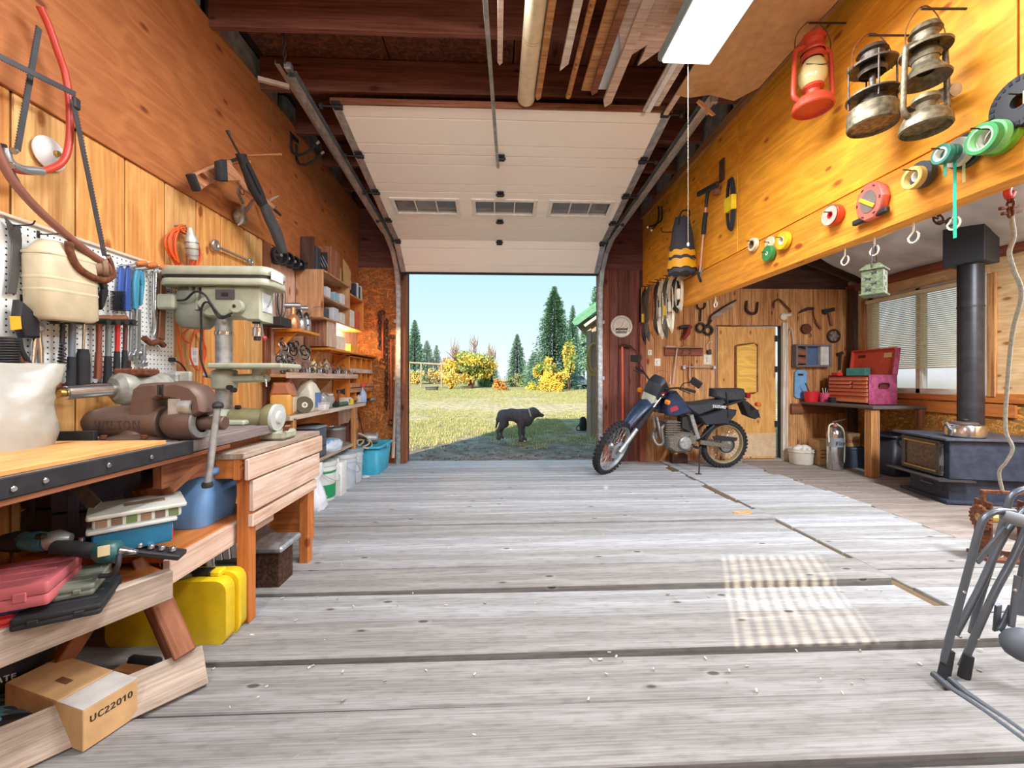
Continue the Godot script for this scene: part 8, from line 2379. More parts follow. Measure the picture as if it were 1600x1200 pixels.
	G.new(t).rod(c + Vector3(0.02,0.02,0),c + Vector3(-0.1,0.27,0.02),0.007).put("brush_handle",M.iron,t)
	c = Vector3(4.7,yt,-5.78)
	t = thing("red_cup","red and pink plastic cup between the red tub and the tool chest","cup",c)
	G.new(t).lathe([Vector2(0,0),Vector2(0.06,0),Vector2(0.075,0.13),Vector2(0.07,0.13),Vector2(0.055,0.01),Vector2(0,0.01)],20,Transform3D(Basis(),c)).put("cup",plain(c8(230,90,130),0.35),t)
	for q in 3: G.new(t).rod(c + Vector3(0,0.02,0),c + Vector3(0.03*(q - 1),0.2,0.02*q),0.005).put("pen",cream_(),t)
	parcel("black_charger","small black block at the foot of the red tool chest","block",Vector3(4.68,yt,-5.62),Vector3(0.08,0.07,0.06),M.black)
	c = ony(1263,727,0) + Vector3(0,0,-0.14)
	t = pail("white_bucket","dirty white bucket full of rags on the floor by the door jamb",c,0.16,0.21,plain(c8(222,214,196),0.5),null)
	var rg := G.new(t)
	for q in 5: rg.ball(c + Vector3(-0.08 + 0.04*q,0.2 + 0.02*(q % 2),0.02),Vector3(0.06,0.05,0.06),8)
	rg.put("rags",plain(c8(232,226,214)),t)
	c = ony(1310,735,0) + Vector3(0.02,0,-0.08)
	t = thing("fire_extinguisher","chrome water fire extinguisher standing in front of the cardboard box","extinguisher",c)
	G.new(t).lathe([Vector2(0,0),Vector2(0.088,0),Vector2(0.092,0.01),Vector2(0.092,0.46),Vector2(0.085,0.5),Vector2(0.06,0.545),Vector2(0.025,0.565),Vector2(0.025,0.6),Vector2(0,0.6)],26,Transform3D(Basis(),c)).put("cylinder",M.chrome,t)
	G.new(t).lathe([Vector2(0.0925,0.3),Vector2(0.0935,0.3),Vector2(0.0935,0.42),Vector2(0.0925,0.42)],26,Transform3D(Basis(),c)).put("label_band",plain(c8(150,156,162),0.4,0.3),t)
	words("Fire",0.05,plain(c8(60,66,80)),t,Transform3D(Basis(),c + Vector3(0.0,0.35,0.0945)),0.002)
	G.new(t).bar(c + Vector3(-0.03,0.62,0),c + Vector3(0.14,0.66,0),0.02,0.012).put("lever",M.steel,t)
	G.new(t).cyl(c + Vector3(-0.03,0.58,0.02),c + Vector3(-0.03,0.58,0.05),0.02,12).put("gauge",plain(c8(206,110,100)),t)
	G.new(t).hose([c + Vector3(-0.02,0.6,0),c + Vector3(-0.09,0.58,0.02),c + Vector3(-0.11,0.5,0.03),c + Vector3(-0.105,0.36,0.03)],0.009,8).put("hose",cream_(),t)
	G.new(t).hose([c + Vector3(0.02,0.6,0),c + Vector3(0.12,0.5,0),c + Vector3(0.13,0.2,0.0),c + Vector3(0.12,0.08,0)],0.009,8).put("hose",cream_(),t)
	c = ony(1300,728,0) + Vector3(0,0,-0.16)
	t = parcel("cardboard_box","tan cardboard carton with brown print behind the fire extinguisher","box",c,Vector3(0.26,0.34,0.2),M.card)
	for q in 3: G.new(t).box(c + Vector3(-0.06,0.1 + q*0.05,0.101),Vector3(0.1,0.02,0.002),0).put("print",plain(c8(140,92,56)),t)
	c = Vector3(4.78,0,-5.55)
	t = parcel("cardboard_box","cardboard box with red lettering on a blue-grey crate under the corner table","box",c + Vector3(0,0.27,0),Vector3(0.3,0.18,0.2),M.card)
	words("Sealcoat",0.05,plain(c8(170,60,50)),t,Transform3D(Basis(),c + Vector3(0.0,0.35,0.101)),0.002)
	t = thing("metal_crate","blue-grey metal crate on the floor under the corner table","crate",c)
	rbox(t,"body",tf(c),Vector3.ZERO,Vector3(0.4,0.25,0.28),0.02,plain(c8(84,94,110),0.5,0.2))
	rbox(t,"rim",tf(c),Vector3(0,0.235,0),Vector3(0.42,0.03,0.3),0.02,plain(c8(104,114,126),0.5,0.2))
	c = Vector3(4.98,0,-5.05)
	tote("black_tub","large round-cornered black tub behind the table post",tf(c),Vector3(0.4,0.5,0.46),plain(c8(40,40,50),0.5))
	parcel("dark_tin","small dark tin box with a green label behind the white bucket","tin",E(1282,700,0.12)*Vector3(1,0,1),Vector3(0.16,0.26,0.12),plain(c8(50,56,50),0.5))
	stove()
	t = thing("window_blind","cream venetian blind lowered over most of the lean-to window","blind",Vector3(XO - 0.05,2.26,-4.9))
	for q in 38: G.new(t).box(Vector3(XO - 0.045,2.22 - q*0.0235,-4.9),Vector3(0.024,0.0015,1.34),0,Basis(Vector3.BACK,0.75)).put("slat",mat("slat",c8(232,220,180),0.5),t)
	G.new(t).box(Vector3(XO - 0.05,2.25,-4.9),Vector3(0.05,0.04,1.38),0.004).put("head_rail",mat("slat",c8(232,220,180),0.5),t)
	G.new(t).box(Vector3(XO - 0.045,1.325,-4.9),Vector3(0.03,0.018,1.34),0.003).put("bottom_rail",mat("slat",c8(232,220,180),0.5),t)
	for z in [-5.4,-4.9,-4.4]: G.new(t).rod(Vector3(XO - 0.06,2.24,z),Vector3(XO - 0.06,1.33,z),0.002,5).put("ladder_cord",cream_(),t)
	t = thing("rope","thick grey rope hanging from a red hook down to the rusty winch","rope",at(1578,300,1.95))
	G.new(t).hose([at(1580,338,1.95),at(1584,370,1.96),at(1577,395,1.98),at(1584,422,2.0),at(1596,460,2.05),at(1582,520,2.2),at(1574,600,2.4),at(1571,670,2.5),at(1582,700,2.55),at(1572,722,2.6),at(1561,738,2.68),at(1566,766,2.74)],0.009,8).put("rope",mat("rope",c8(196,190,170),0.9,0,T.mottle,Vector3(20,20,20)),t)
	G.new(t).hose([at(1580,268,1.95),at(1578,285,1.95),at(1574,300,1.95),at(1577,308,1.95),at(1582,300,1.95)],0.014,8).put("hook",plain(c8(190,40,40),0.4),t)
	links(t,at(1579,302,1.95),at(1579,338,1.95),0.035,0.006,M.rusty)
	for s in [[1562,326,1590,322],[1566,334,1594,330]]: G.new(t).bars([at(s[0],s[1],1.95),at(s[2],s[3],1.97)],0.012,0.014).put("barb",M.rusty,t)
	var w := at(1566,790,2.75)
	t = thing("winch","rusty geared hand winch standing by the wood stove","winch",Vector3(w.x,0,w.z))
	var wk := tf(Vector3(w.x,0,w.z),-0.3)
	for s in [-0.1,0.13]:
		G.new(t,wk).box(Vector3(s,0.19,0),Vector3(0.012,0.38,0.14),0.003).put("side_plate",M.rusty,t)
		var gt := []
		for q in 36: gt.append(Vector2(cos(TAU*q/36)*(0.085 if q % 2 else 0.073),sin(TAU*q/36)*(0.085 if q % 2 else 0.073)))
		G.new(t,wk*Transform3D(Basis(Vector3.UP,PI/2),Vector3(s - 0.03,0.27,0.02))).prism(gt,-0.01,0.012,0.002).put("gear",M.rusty,t)
	for s in [0.3,0.44]: G.new(t,wk).bar(Vector3(-0.1,s,0),Vector3(0.13,s,0),0.03,0.02).put("crossbar",M.rusty,t)
	for s in [-0.1,0.13]: G.new(t,wk).box(Vector3(s,0.4,0),Vector3(0.02,0.1,0.03),0.003).put("upright",M.rusty,t)
	G.new(t,wk).cyl(Vector3(-0.14,0.27,0.02),Vector3(0.15,0.27,0.02),0.03,16).put("drum",M.brass,t)
	G.new(t,wk).box(Vector3(0.015,0.012,0),Vector3(0.3,0.024,0.18),0.003).put("base_plate",M.rusty,t)
	folding_chair()
	c = ony(1160,806,0.0)
	t = thing("wood_slab","flat pale slab of wood lying across the floor seam","wood scrap",c)
	G.new(t,tf(c + Vector3(0,0.0,0),0.3)).skin([G.rrect(0.2,0.09,0.03,0.0),G.rrect(0.21,0.1,0.04,0.02),G.rrect(0.17,0.07,0.03,0.035)]).put("slab",M.stud,t)
	G.new(t,tf(c,0.3)).box(Vector3(-0.02,0.035,0),Vector3(0.1,0.006,0.04),0.001).put("bark",M.old_wood,t)
func cream_() -> Material: return plain(c8(240,232,206),0.4)
func wall_things() -> void:
	var o := 0.03
	var rs: Material = M.rusty_dark
	var t: Node3D
	t = thing("horseshoe","rusty horseshoe nailed to the back wall over the door","horseshoe",E(1175,478,o))
	G.new(t).hose(Es([[1167,470],[1166,482],[1170,488],[1176,490],[1182,487],[1184,472]],o),[0.014,0.018,0.02,0.018,0.014],8).put("shoe",rs,t)
	for s in [[1168,478],[1183,478]]: G.new(t).cyl(E(s[0],s[1],o + 0.01),E(s[0],s[1],o + 0.024),0.006,6).put("nail",M.iron,t)
	t = thing("hay_hook","rusty bent hay hook on the back wall, right of the horseshoe","hook",E(1220,475,o))
	G.new(t).hose(Es([[1209,482],[1210,472],[1217,468],[1224,474],[1236,487]],o),[0.008,0.012,0.014,0.014],8).put("hook",M.rusty,t)
	t = thing("sickle","rusty sickle with a wooden handle on the back wall","sickle",E(1265,490,o))
	G.new(t,tf(Vector3(0,0,ZE + 0.02))).prism(ep([[1245,491],[1252,484],[1262,480],[1272,480],[1272,484],[1262,485],[1253,488]],ZE + 0.02),0,0.008,0.002).put("blade",rs,t)
	G.new(t).tube(Es([[1270,482],[1272,496],[1276,504]],o),0.007).put("tang",rs,t)
	G.new(t).tube(Es([[1274,502],[1283,514]],o),0.016,10).put("handle",M.brown_wood,t)
	t = thing("hatchet","old hatchet with a short handle at the right of the back wall","hatchet",E(1294,490,o))
	G.new(t,tf(Vector3(0,0,ZE + 0.02))).prism(ep([[1284,484],[1302,481],[1303,486],[1291,489],[1288,492],[1285,490]],ZE + 0.02),0,0.03,0.004).put("head",M.iron,t)
	G.new(t).bar(E(1295,487,o),E(1300,509,o),0.035,0.025,Vector3.BACK,0.006).put("handle",M.brown_wood,t)
	t = thing("fan_wheel","small steel spoked wheel on the back wall beside the window","wheel",E(1303,525,o))
	var c := E(1303,525,0.02)
	G.new(t).tube(loop_at(c,Vector3.BACK,0.088,24),0.014,8,true).put("rim",M.iron,t)
	for i in 5: G.new(t).bar(c,c + Vector3(cos(i*1.257),sin(i*1.257),0)*0.085,0.03,0.008,Vector3.BACK).put("spoke",M.steel,t)
	G.new(t).cyl(c,c + Vector3(0,0,0.025),0.02,12).put("hub",M.steel,t)
	c = E(1258,514,0.01)
	t = thing("pulley","rusty round pulley on the back wall under the sickle","pulley",c)
	G.new(t).lathe([Vector2(0,0),Vector2(0.07,0),Vector2(0.075,0.01),Vector2(0.06,0.02),Vector2(0.075,0.03),Vector2(0.07,0.04),Vector2(0,0.03)],22,G.along(c,c + Vector3.BACK)).put("wheel",M.rusty,t)
	G.new(t).hose([c + Vector3(0.03,-0.05,0.03),c + Vector3(0.07,-0.1,0.03),c + Vector3(0.05,-0.12,0.03)],0.006).put("hook",rs,t)
	c = E(1223,495,0.01)
	t = thing("white_fitting","white round fitting with a spout at the upper right of the door","fitting",c)
	G.new(t).lathe([Vector2(0,0),Vector2(0.05,0),Vector2(0.05,0.03),Vector2(0.03,0.04),Vector2(0,0.03)],18,G.along(c,c + Vector3.BACK)).put("body",cream_(),t)
	G.new(t).tube([c + Vector3(0.03,0.01,0.02),c + Vector3(0.1,0.03,0.02)],[0.03,0.024],12).put("spout",cream_(),t)
	t = thing("shadow_box","small framed shelf box with a blue back on the back wall","shelf box",E(1268,556,0.05))
	c = E(1268,556,0.06)
	for s in [[0,0.15,0.52,0.03],[0,-0.15,0.52,0.03],[-0.25,0,0.03,0.3],[0.25,0,0.03,0.3],[-0.11,0,0.02,0.3]]: G.new(t).box(c + Vector3(s[0],s[1],0),Vector3(s[2],s[3],0.1),0.003).put("frame",plain(c8(120,112,112)),t)
	G.new(t).box(c + Vector3(0,0,-0.04),Vector3(0.5,0.3,0.01),0).put("back_panel",plain(c8(84,106,140)),t)
	G.new(t).box(c + Vector3(0.18,0,0.0),Vector3(0.13,0.27,0.06),0.002).put("white_block",plain(c8(214,210,196)),t)
	for s in [-0.07,0.05]: G.new(t).box(c + Vector3(-0.18,s,0.02),Vector3(0.12,0.09,0.05),0.004).put("small_box",M.brown_wood,t)
	t = thing("blue_board","light blue plastic board with a hand slot hung under the shelf box","board",E(1250,600,0.02))
	G.new(t,tf(Vector3(0,0,ZE + 0.01))).prism(ep([[1241,582],[1244,578],[1257,578],[1260,582],[1259,620],[1256,623],[1243,622],[1240,618]],ZE + 0.01),0,0.02,0.004).put("board",plain(c8(126,180,226),0.4),t)
	G.new(t).box(E(1251,585.5,0.031),Vector3(0.08,0.03,0.003),0.001).put("hand_slot",M.rusty_dark,t)
	t = thing("monkey_wrench","rusty monkey wrench hanging on the back wall by the corner","wrench",E(1313,562,o))
	G.new(t).bar(E(1312,578,o),E(1313,554,o),0.03,0.014,Vector3.BACK).put("shank",rs,t)
	G.new(t).bar(E(1308,554,o),E(1317,551,o),0.04,0.03,Vector3.BACK).put("jaw",rs,t)
	t = thing("hand_saw","old hand saw hung slantwise on the back wall left of the door","saw",E(1125,485,o))
	G.new(t,tf(Vector3(0,0,ZE + 0.02))).prism(ep([[1110,500],[1112,494],[1148,470],[1150,471],[1146,477],[1120,498]],ZE + 0.02),0,0.005).put("blade",M.old_wood,t)
	G.new(t).tube(Es([[1108,502],[1110,494],[1130,480],[1150,469]],o),0.012).put("back_rib",rs,t)
	t = thing("spade","small old spade handle hung on the back wall","spade",E(1095,490,o))
	G.new(t).hose(Es([[1089,473],[1090,480],[1095,483],[1101,480],[1102,473]],o),0.012,8).put("d_handle",rs,t)
	G.new(t).rod(E(1095,482,o),E(1094,502,o),0.012).put("shaft",rs,t)
	t = thing("iron_pulleys","pair of iron pulley blocks hung under the slanted saw","pulley",E(1098,515,o))
	for s in [[1095,512],[1107,516]]: G.new(t).tube(loop_at(E(s[0],s[1],o),Vector3.BACK,0.06,16),0.018,8,true).put("block",M.iron,t)
	G.new(t).bar(E(1103,512,o),E(1112,500,o),0.03,0.02,Vector3.BACK).put("strap",rs,t)
	t = thing("red_drill","red hand tool hanging on the back wall left of the door","tool",E(1075,518,o))
	G.new(t).tube(Es([[1068,530],[1074,520],[1078,508]],0.06),[0.02,0.04,0.02],10).put("handle",plain(c8(150,40,44)),t)
	G.new(t).tube(Es([[1062,512],[1074,510],[1080,512]],0.05),0.025,8).put("head",M.iron,t)
	t = thing("wood_sign","dark carved wooden name board on the back wall behind the motorbike","sign",E(1068,550,o))
	G.new(t).box(E(1068,550,0.015),Vector3(0.56,0.11,0.024),0.004).put("board",mat("sign_wood",c8(150,84,54),0.7,0,T.fir),t)
	for s in [[1056,"7"],[1066,"7"],[1078,"2"]]: words(s[1],0.07,M.dark_wood,t,Transform3D(Basis(),E(s[0],550,0.028)),0.004)
	t = thing("tool_shelf","thin shelf strip with small handles above the carved name board","shelf",E(1068,543,0.04))
	G.new(t).box(E(1068,543,0.04),Vector3(0.56,0.012,0.07),0.002).put("shelf_board",M.old_wood,t)
	for s in [1047,1072]: G.new(t).rod(E(s - 6,541.5,0.05),E(s + 8,541.5,0.05),0.014).put("chisel_handle",M.stud if s > 1050 else M.pale_wood,t)
	t = thing("towel_rod","short steel rod on two brackets beside the door knob","rod",E(1090,573,0.06))
	G.new(t).rod(E(1068,573,0.06),E(1116,574,0.06),0.007).put("rod",M.steel,t)
	for s in [1068,1115]: G.new(t).box(E(s,574,0.03),Vector3(0.04,0.05,0.06),0.004).put("bracket",M.galv,t)
	for s in [[1058,545,1052,600],[1078,572,1079,600]]:
		t = thing("hanging_strap","pale strap hanging on the back wall behind the motorbike" if s[0] < 1070 else "thin pale strap hanging from the steel rod","strap",E(s[0],s[1],o))
		G.new(t).bars([E(s[0],s[1],o),E((s[0] + s[2])/2,(s[1] + s[3])/2,0.05),E(s[2],s[3],o)],0.02,0.006,Vector3.BACK).put("strap",M.pale_wood,t)
		G.new(t).ball(E(s[0],s[1],o),Vector3.ONE*0.014,8).put("knot",M.pale_wood,t)
	for s in [[1015,551,0.04,"small white switch on the back wall by the corner post"],[1027,566,0.055,"light switch plate on the back wall above the motorbike's mirror"],[1105,562,0.075,"pale square thermostat plate left of the door knob"]]:
		c = E(s[0],s[1],0.0)
		t = thing("wall_switch",s[3],"switch",c)
		G.new(t).box(c,Vector3(s[2]*1.6,s[2]*2.0,0.02),0.003).put("plate",cream_(),t)
		G.new(t).box(c + Vector3(0,0,0.014),Vector3(s[2]*0.4,s[2]*0.8,0.014),0.002).put("toggle",M.galv,t)
	c = E(1108,546,0.0)
	t = thing("key_hook","wire hook with a small dark lock left of the door","hook",c)
	G.new(t).hose([E(1106,548,0.03),E(1106,538,0.05),E(1112,533,0.05),E(1113,536,0.05)],0.005).put("wire",cream_(),t)
	G.new(t).box(E(1108,550,0.02),Vector3(0.06,0.07,0.04),0.008).put("lock",M.iron,t)
	t = thing("paint_roller","wire paint tool with a white tip beside the shelf box","tool",E(1238,540,o))
	G.new(t).hose(Es([[1240,572],[1240,540],[1238,522],[1236,512],[1233,522]],o),0.006).put("wire",M.steel,t)
	G.new(t).cyl(E(1240,562,o),E(1240,572,o),0.014,10).put("grip",cream_(),t)
func stove() -> void:
	var f := ony(1478,787,0)
	var dirF := (ony(1410,763,0) - f).normalized()
	var k := Transform3D(Basis(-dirF,Vector3.UP,(-dirF).cross(Vector3.UP)),f)
	var t := thing("wood_stove","blue-black steel wood stove with a glass door and brass bars","stove",f)
	var sv: Material = M.stove
	var b := Vector3(-0.3,0,-0.42)
	G.new(t,k).box(b + Vector3(0,0.015,0),Vector3(0.62,0.03,0.84),0.004).put("base_plate",sv,t)
	G.new(t,k).box(b + Vector3(0,0.13,0.0),Vector3(0.5,0.22,0.72),0.006).put("pedestal",sv,t)
	G.new(t,k).box(b + Vector3(0,0.42,0),Vector3(0.64,0.37,0.8),0.008).put("firebox",sv,t)
	G.new(t,k).prism([Vector2(-0.66,0.22),Vector2(0.06,0.22),Vector2(0.06,0.235),Vector2(-0.66,0.235)],-0.2,0.1,0.003).put("ash_lip",plain(c8(70,66,64),0.6,0.2),t)
	G.new(t,k).box(b + Vector3(0,0.615,0.01),Vector3(0.72,0.022,0.9),0.005).put("top_plate",mat("stove_top",c8(96,104,118),0.4,0.3,T.mottle,Vector3(3,3,3)),t)
	var d := G.new(t,k)
	for s in [[-0.3,0.565,0.5,0.05],[-0.3,0.275,0.5,0.05],[-0.53,0.42,0.05,0.3],[-0.07,0.42,0.05,0.3]]: d.box(Vector3(s[0],s[1],0.0),Vector3(s[2],s[3],0.04),0.006)
	var dn := d.put("door",plain(c8(92,88,84),0.5,0.3),t)
	G.new(t,k).box(Vector3(-0.3,0.42,-0.005),Vector3(0.43,0.25,0.02),0.002).put("door_glass",mat("soot_glass",c8(112,84,70),0.15,0.0,T.rust,Vector3(3,3,3)),dn)
	for y in [0.55,0.29]: G.new(t,k).box(Vector3(-0.3,y,0.024),Vector3(0.42,0.016,0.008),0.002).put("brass_bar",M.brass,dn)
	G.new(t,k).hose([Vector3(-0.56,0.44,0.0),Vector3(-0.6,0.47,0.02),Vector3(-0.6,0.54,0.02),Vector3(-0.56,0.57,0.0)],0.012).put("door_handle",M.iron,dn)
	for y in [0.33,0.5]: G.new(t,k).cyl(Vector3(-0.02,y - 0.03,0.02),Vector3(-0.02,y + 0.03,0.02),0.014,10).put("door_hinge",M.iron,t)
	G.new(t,k).hose([Vector3(-0.36,0.14,-0.055),Vector3(-0.36,0.14,-0.03),Vector3(-0.22,0.14,-0.03),Vector3(-0.22,0.14,-0.055)],0.005).put("ash_handle",M.steel,t)
	var sp: Vector3 = k*Vector3(-0.27,0.63,-0.4)
	t = thing("stove_pipe","black stove pipe rising from the wood stove into a square ceiling box","chimney",sp)
	G.new(t).cyl(sp,Vector3(sp.x,2.4,sp.z),0.096,28).put("pipe",mat("pipe_black",c8(64,64,68),0.4,0.4,T.mottle,Vector3(2,2,2)),t)
	G.new(t).cyl(Vector3(sp.x,1.9,sp.z),Vector3(sp.x,1.915,sp.z),0.1,28).put("pipe_joint",M.iron,t)
	G.new(t).box(Vector3(sp.x,2.54,sp.z),Vector3(0.3,0.42,0.3),0.004,Basis(Vector3.UP,0.35)).put("ceiling_box",mat("box_black",c8(50,52,54),0.6,0.1),t)
	G.new(t).box(Vector3(sp.x,2.76,sp.z),Vector3(0.34,0.03,0.34),0.004,Basis(Vector3.UP,0.35)).put("box_flange",mat("box_black",c8(50,52,54),0.6,0.1),t)
	var kp: Vector3 = k*Vector3(-0.12,0.626,-0.24)
	t = thing("kettle","steel kettle with a dark lid knob standing on the wood stove","kettle",kp)
	var kk := Transform3D(Basis.from_scale(Vector3.ONE*1.25),kp)
	G.new(t,kk).lathe([Vector2(0,0),Vector2(0.105,0),Vector2(0.118,0.012),Vector2(0.118,0.07),Vector2(0.108,0.095),Vector2(0.08,0.102),Vector2(0,0.108)],28,Transform3D()).put("pot",M.chrome,t)
	G.new(t,kk).lathe([Vector2(0,0.106),Vector2(0.08,0.104),Vector2(0.07,0.116),Vector2(0.02,0.122),Vector2(0,0.122)],24,Transform3D()).put("lid",plain(c8(90,72,66),0.4),t)
	G.new(t,kk).ball(Vector3(0,0.132,0),Vector3(0.025,0.012,0.025),12).put("lid_knob",M.black,t)
	G.new(t,kk).tube([Vector3(-0.1,0.06,0),Vector3(-0.13,0.08,0),Vector3(-0.155,0.12,0)],[0.018,0.013,0.01],10).put("spout",M.chrome,t)
	var blk := at(1590,720,2.9)
	t = thing("hearth_board","grey board leaning behind the wood stove at the right edge","board",Vector3(blk.x,0,blk.z))
	G.new(t).box(Vector3(blk.x + 0.4,0.38,blk.z - 0.1),Vector3(0.4,0.76,0.03),0.004).put("board",plain(c8(150,144,138)),t)
	G.new(t).box(Vector3(blk.x + 0.4,0.76,blk.z - 0.1),Vector3(0.4,0.02,0.04),0.003).put("edge",M.galv,t)
func folding_chair() -> void:
	var m := mat("chair_grey",c8(98,104,110),0.35,0.5,T.dirt,Vector3(4,4,4))
	var t := thing("folding_chair","folded grey tubular chair standing at the right edge of the floor","folding chair",ony(1480,1060,0))
	var D := 1.66
	var A := func(px: float,py: float,d := 0.0) -> Vector3: return at(px,py,D + d)
	for s in [
		[[[1475,1035],[1480,1010],[1497,950],[1516,880],[1532,822],[1542,806],[1560,799],[1585,800]],0.0],
		[[[1518,990],[1530,940],[1552,870],[1572,800],[1580,775],[1600,764],[1630,760]],0.12],
		[[[1502,1042],[1512,1020],[1552,930],[1585,868],[1615,800]],0.02],
		[[[1492,992],[1530,920],[1562,850],[1592,806],[1610,790]],0.06]]:
		var p := []
		for q in s[0]: p.append(A.call(q[0],q[1],s[1]))
		G.new(t).hose(p,0.0125,10).put("frame_tube",m,t)
	for s in [[1526,878,1572,826],[1560,945,1556,985],[1562,985,1580,948],[1580,980,1590,900]]:
		G.new(t).bar(A.call(s[0],s[1],0.0),A.call(s[2],s[3],0.03),0.025,0.01,Vector3.BACK).put("link_bar",m,t)
	for s in [[1478,1040],[1508,1048]]: G.new(t).tube([A.call(s[0] - 4,s[1] + 20,0.0),A.call(s[0],s[1],0.0),A.call(s[0] + 6,s[1] - 24,0)],[0.02,0.019,0.016],10).put("corner_sleeve",M.rubber,t)
	for q in [-0.02,0.012]: G.new(t).tube([ony(1474,1058,0.03) + Vector3(q,0,q),ony(1500,1080,0.02) + Vector3(q,0,q),ony(1560,1122,0.014) + Vector3(q,0,q),ony(1640,1180,0.014) + Vector3(q,0,q)],0.0125,10).put("foot_tube",m,t)
	G.new(t).tube([A.call(1566,804,0.0),A.call(1590,812,-0.02),A.call(1630,822,-0.03)],[0.022,0.026,0.026],12).put("armrest",plain(c8(136,138,138),0.8),t)
	G.new(t).ball(A.call(1600,1008,-0.05),Vector3(0.075,0.06,0.06),14).put("foot_pad",plain(c8(92,98,104),0.6),t)
	G.new(t).bar(A.call(1590,960,0.05),A.call(1610,860,0.05),0.05,0.02,Vector3.BACK).put("seat_panel",m,t)
	for s in [[1507,925],[1566,870],[1500,995],[1530,1000],[1586,922]]: G.new(t).ball(A.call(s[0],s[1],-0.012),Vector3.ONE*0.006,8).put("rivet",M.chrome,t)
# ---------------------------------------------------------------- motorbike and dog
func tyre(t: Node3D,k: Transform3D,r: float,w: float,rim: Material,called: String) -> void:
	var pr := []
	for i in 11:
		var a := -PI/2 + PI*i/10.0
		pr.append(Vector2(r - w*0.75 + cos(a)*w*0.75,sin(a)*w*0.72))
	pr.push_front(Vector2(r - w*1.15,-w*0.45))
	pr.append(Vector2(r - w*1.15,w*0.45))
	var fr := k*Transform3D(Basis(Vector3.RIGHT,PI/2),Vector3.ZERO)
	var g := G.new(t,fr).lathe(pr,40)
	for i in 40:
		for s in [-0.62,0.0,0.62]:
			var a := TAU*(i + (0.5 if s == 0.0 else 0.0))/40.0
			var rr := r - 0.004 if s == 0.0 else r - w*0.22
			g.box(Vector3(cos(a)*rr,s*w,sin(a)*rr),Vector3(0.022,w*0.42,0.026),0.0,Basis(Vector3.UP,-a)*Basis(Vector3.BACK,s*0.9))
	var n := g.put(called,M.rubber,t)
	G.new(t,fr).lathe([Vector2(r - w*1.2,-w*0.5),Vector2(r - w*1.05,-w*0.55),Vector2(r - w*1.3,0),Vector2(r - w*1.05,w*0.55),Vector2(r - w*1.2,w*0.5),Vector2(r - w*1.42,0),Vector2(r - w*1.2,-w*0.5)],36).put("rim",rim,n)
	var sp := G.new(t,k)
	for i in 32:
		var a := TAU*i/32.0
		var b := a + (0.35 if i % 4 < 2 else -0.35)
		sp.rod(Vector3(cos(b)*0.05,sin(b)*0.05,0.03 if i % 2 else -0.03),Vector3(cos(a),sin(a),0)*(r - w*1.3),0.0022,4)
	sp.put("spokes",M.chrome,n).set_meta("kind","stuff")
	G.new(t,fr).lathe([Vector2(0,-0.05),Vector2(0.05,-0.05),Vector2(0.055,-0.03),Vector2(0.03,0),Vector2(0.055,0.03),Vector2(0.05,0.05),Vector2(0,0.05)],20).put("hub",M.galv,n)
	G.new(t,fr).lathe([Vector2(0.06,-0.062),Vector2(0.115,-0.062),Vector2(0.115,-0.058),Vector2(0.06,-0.058),Vector2(0.06,-0.062)],24).put("brake_disc",M.steel,n)
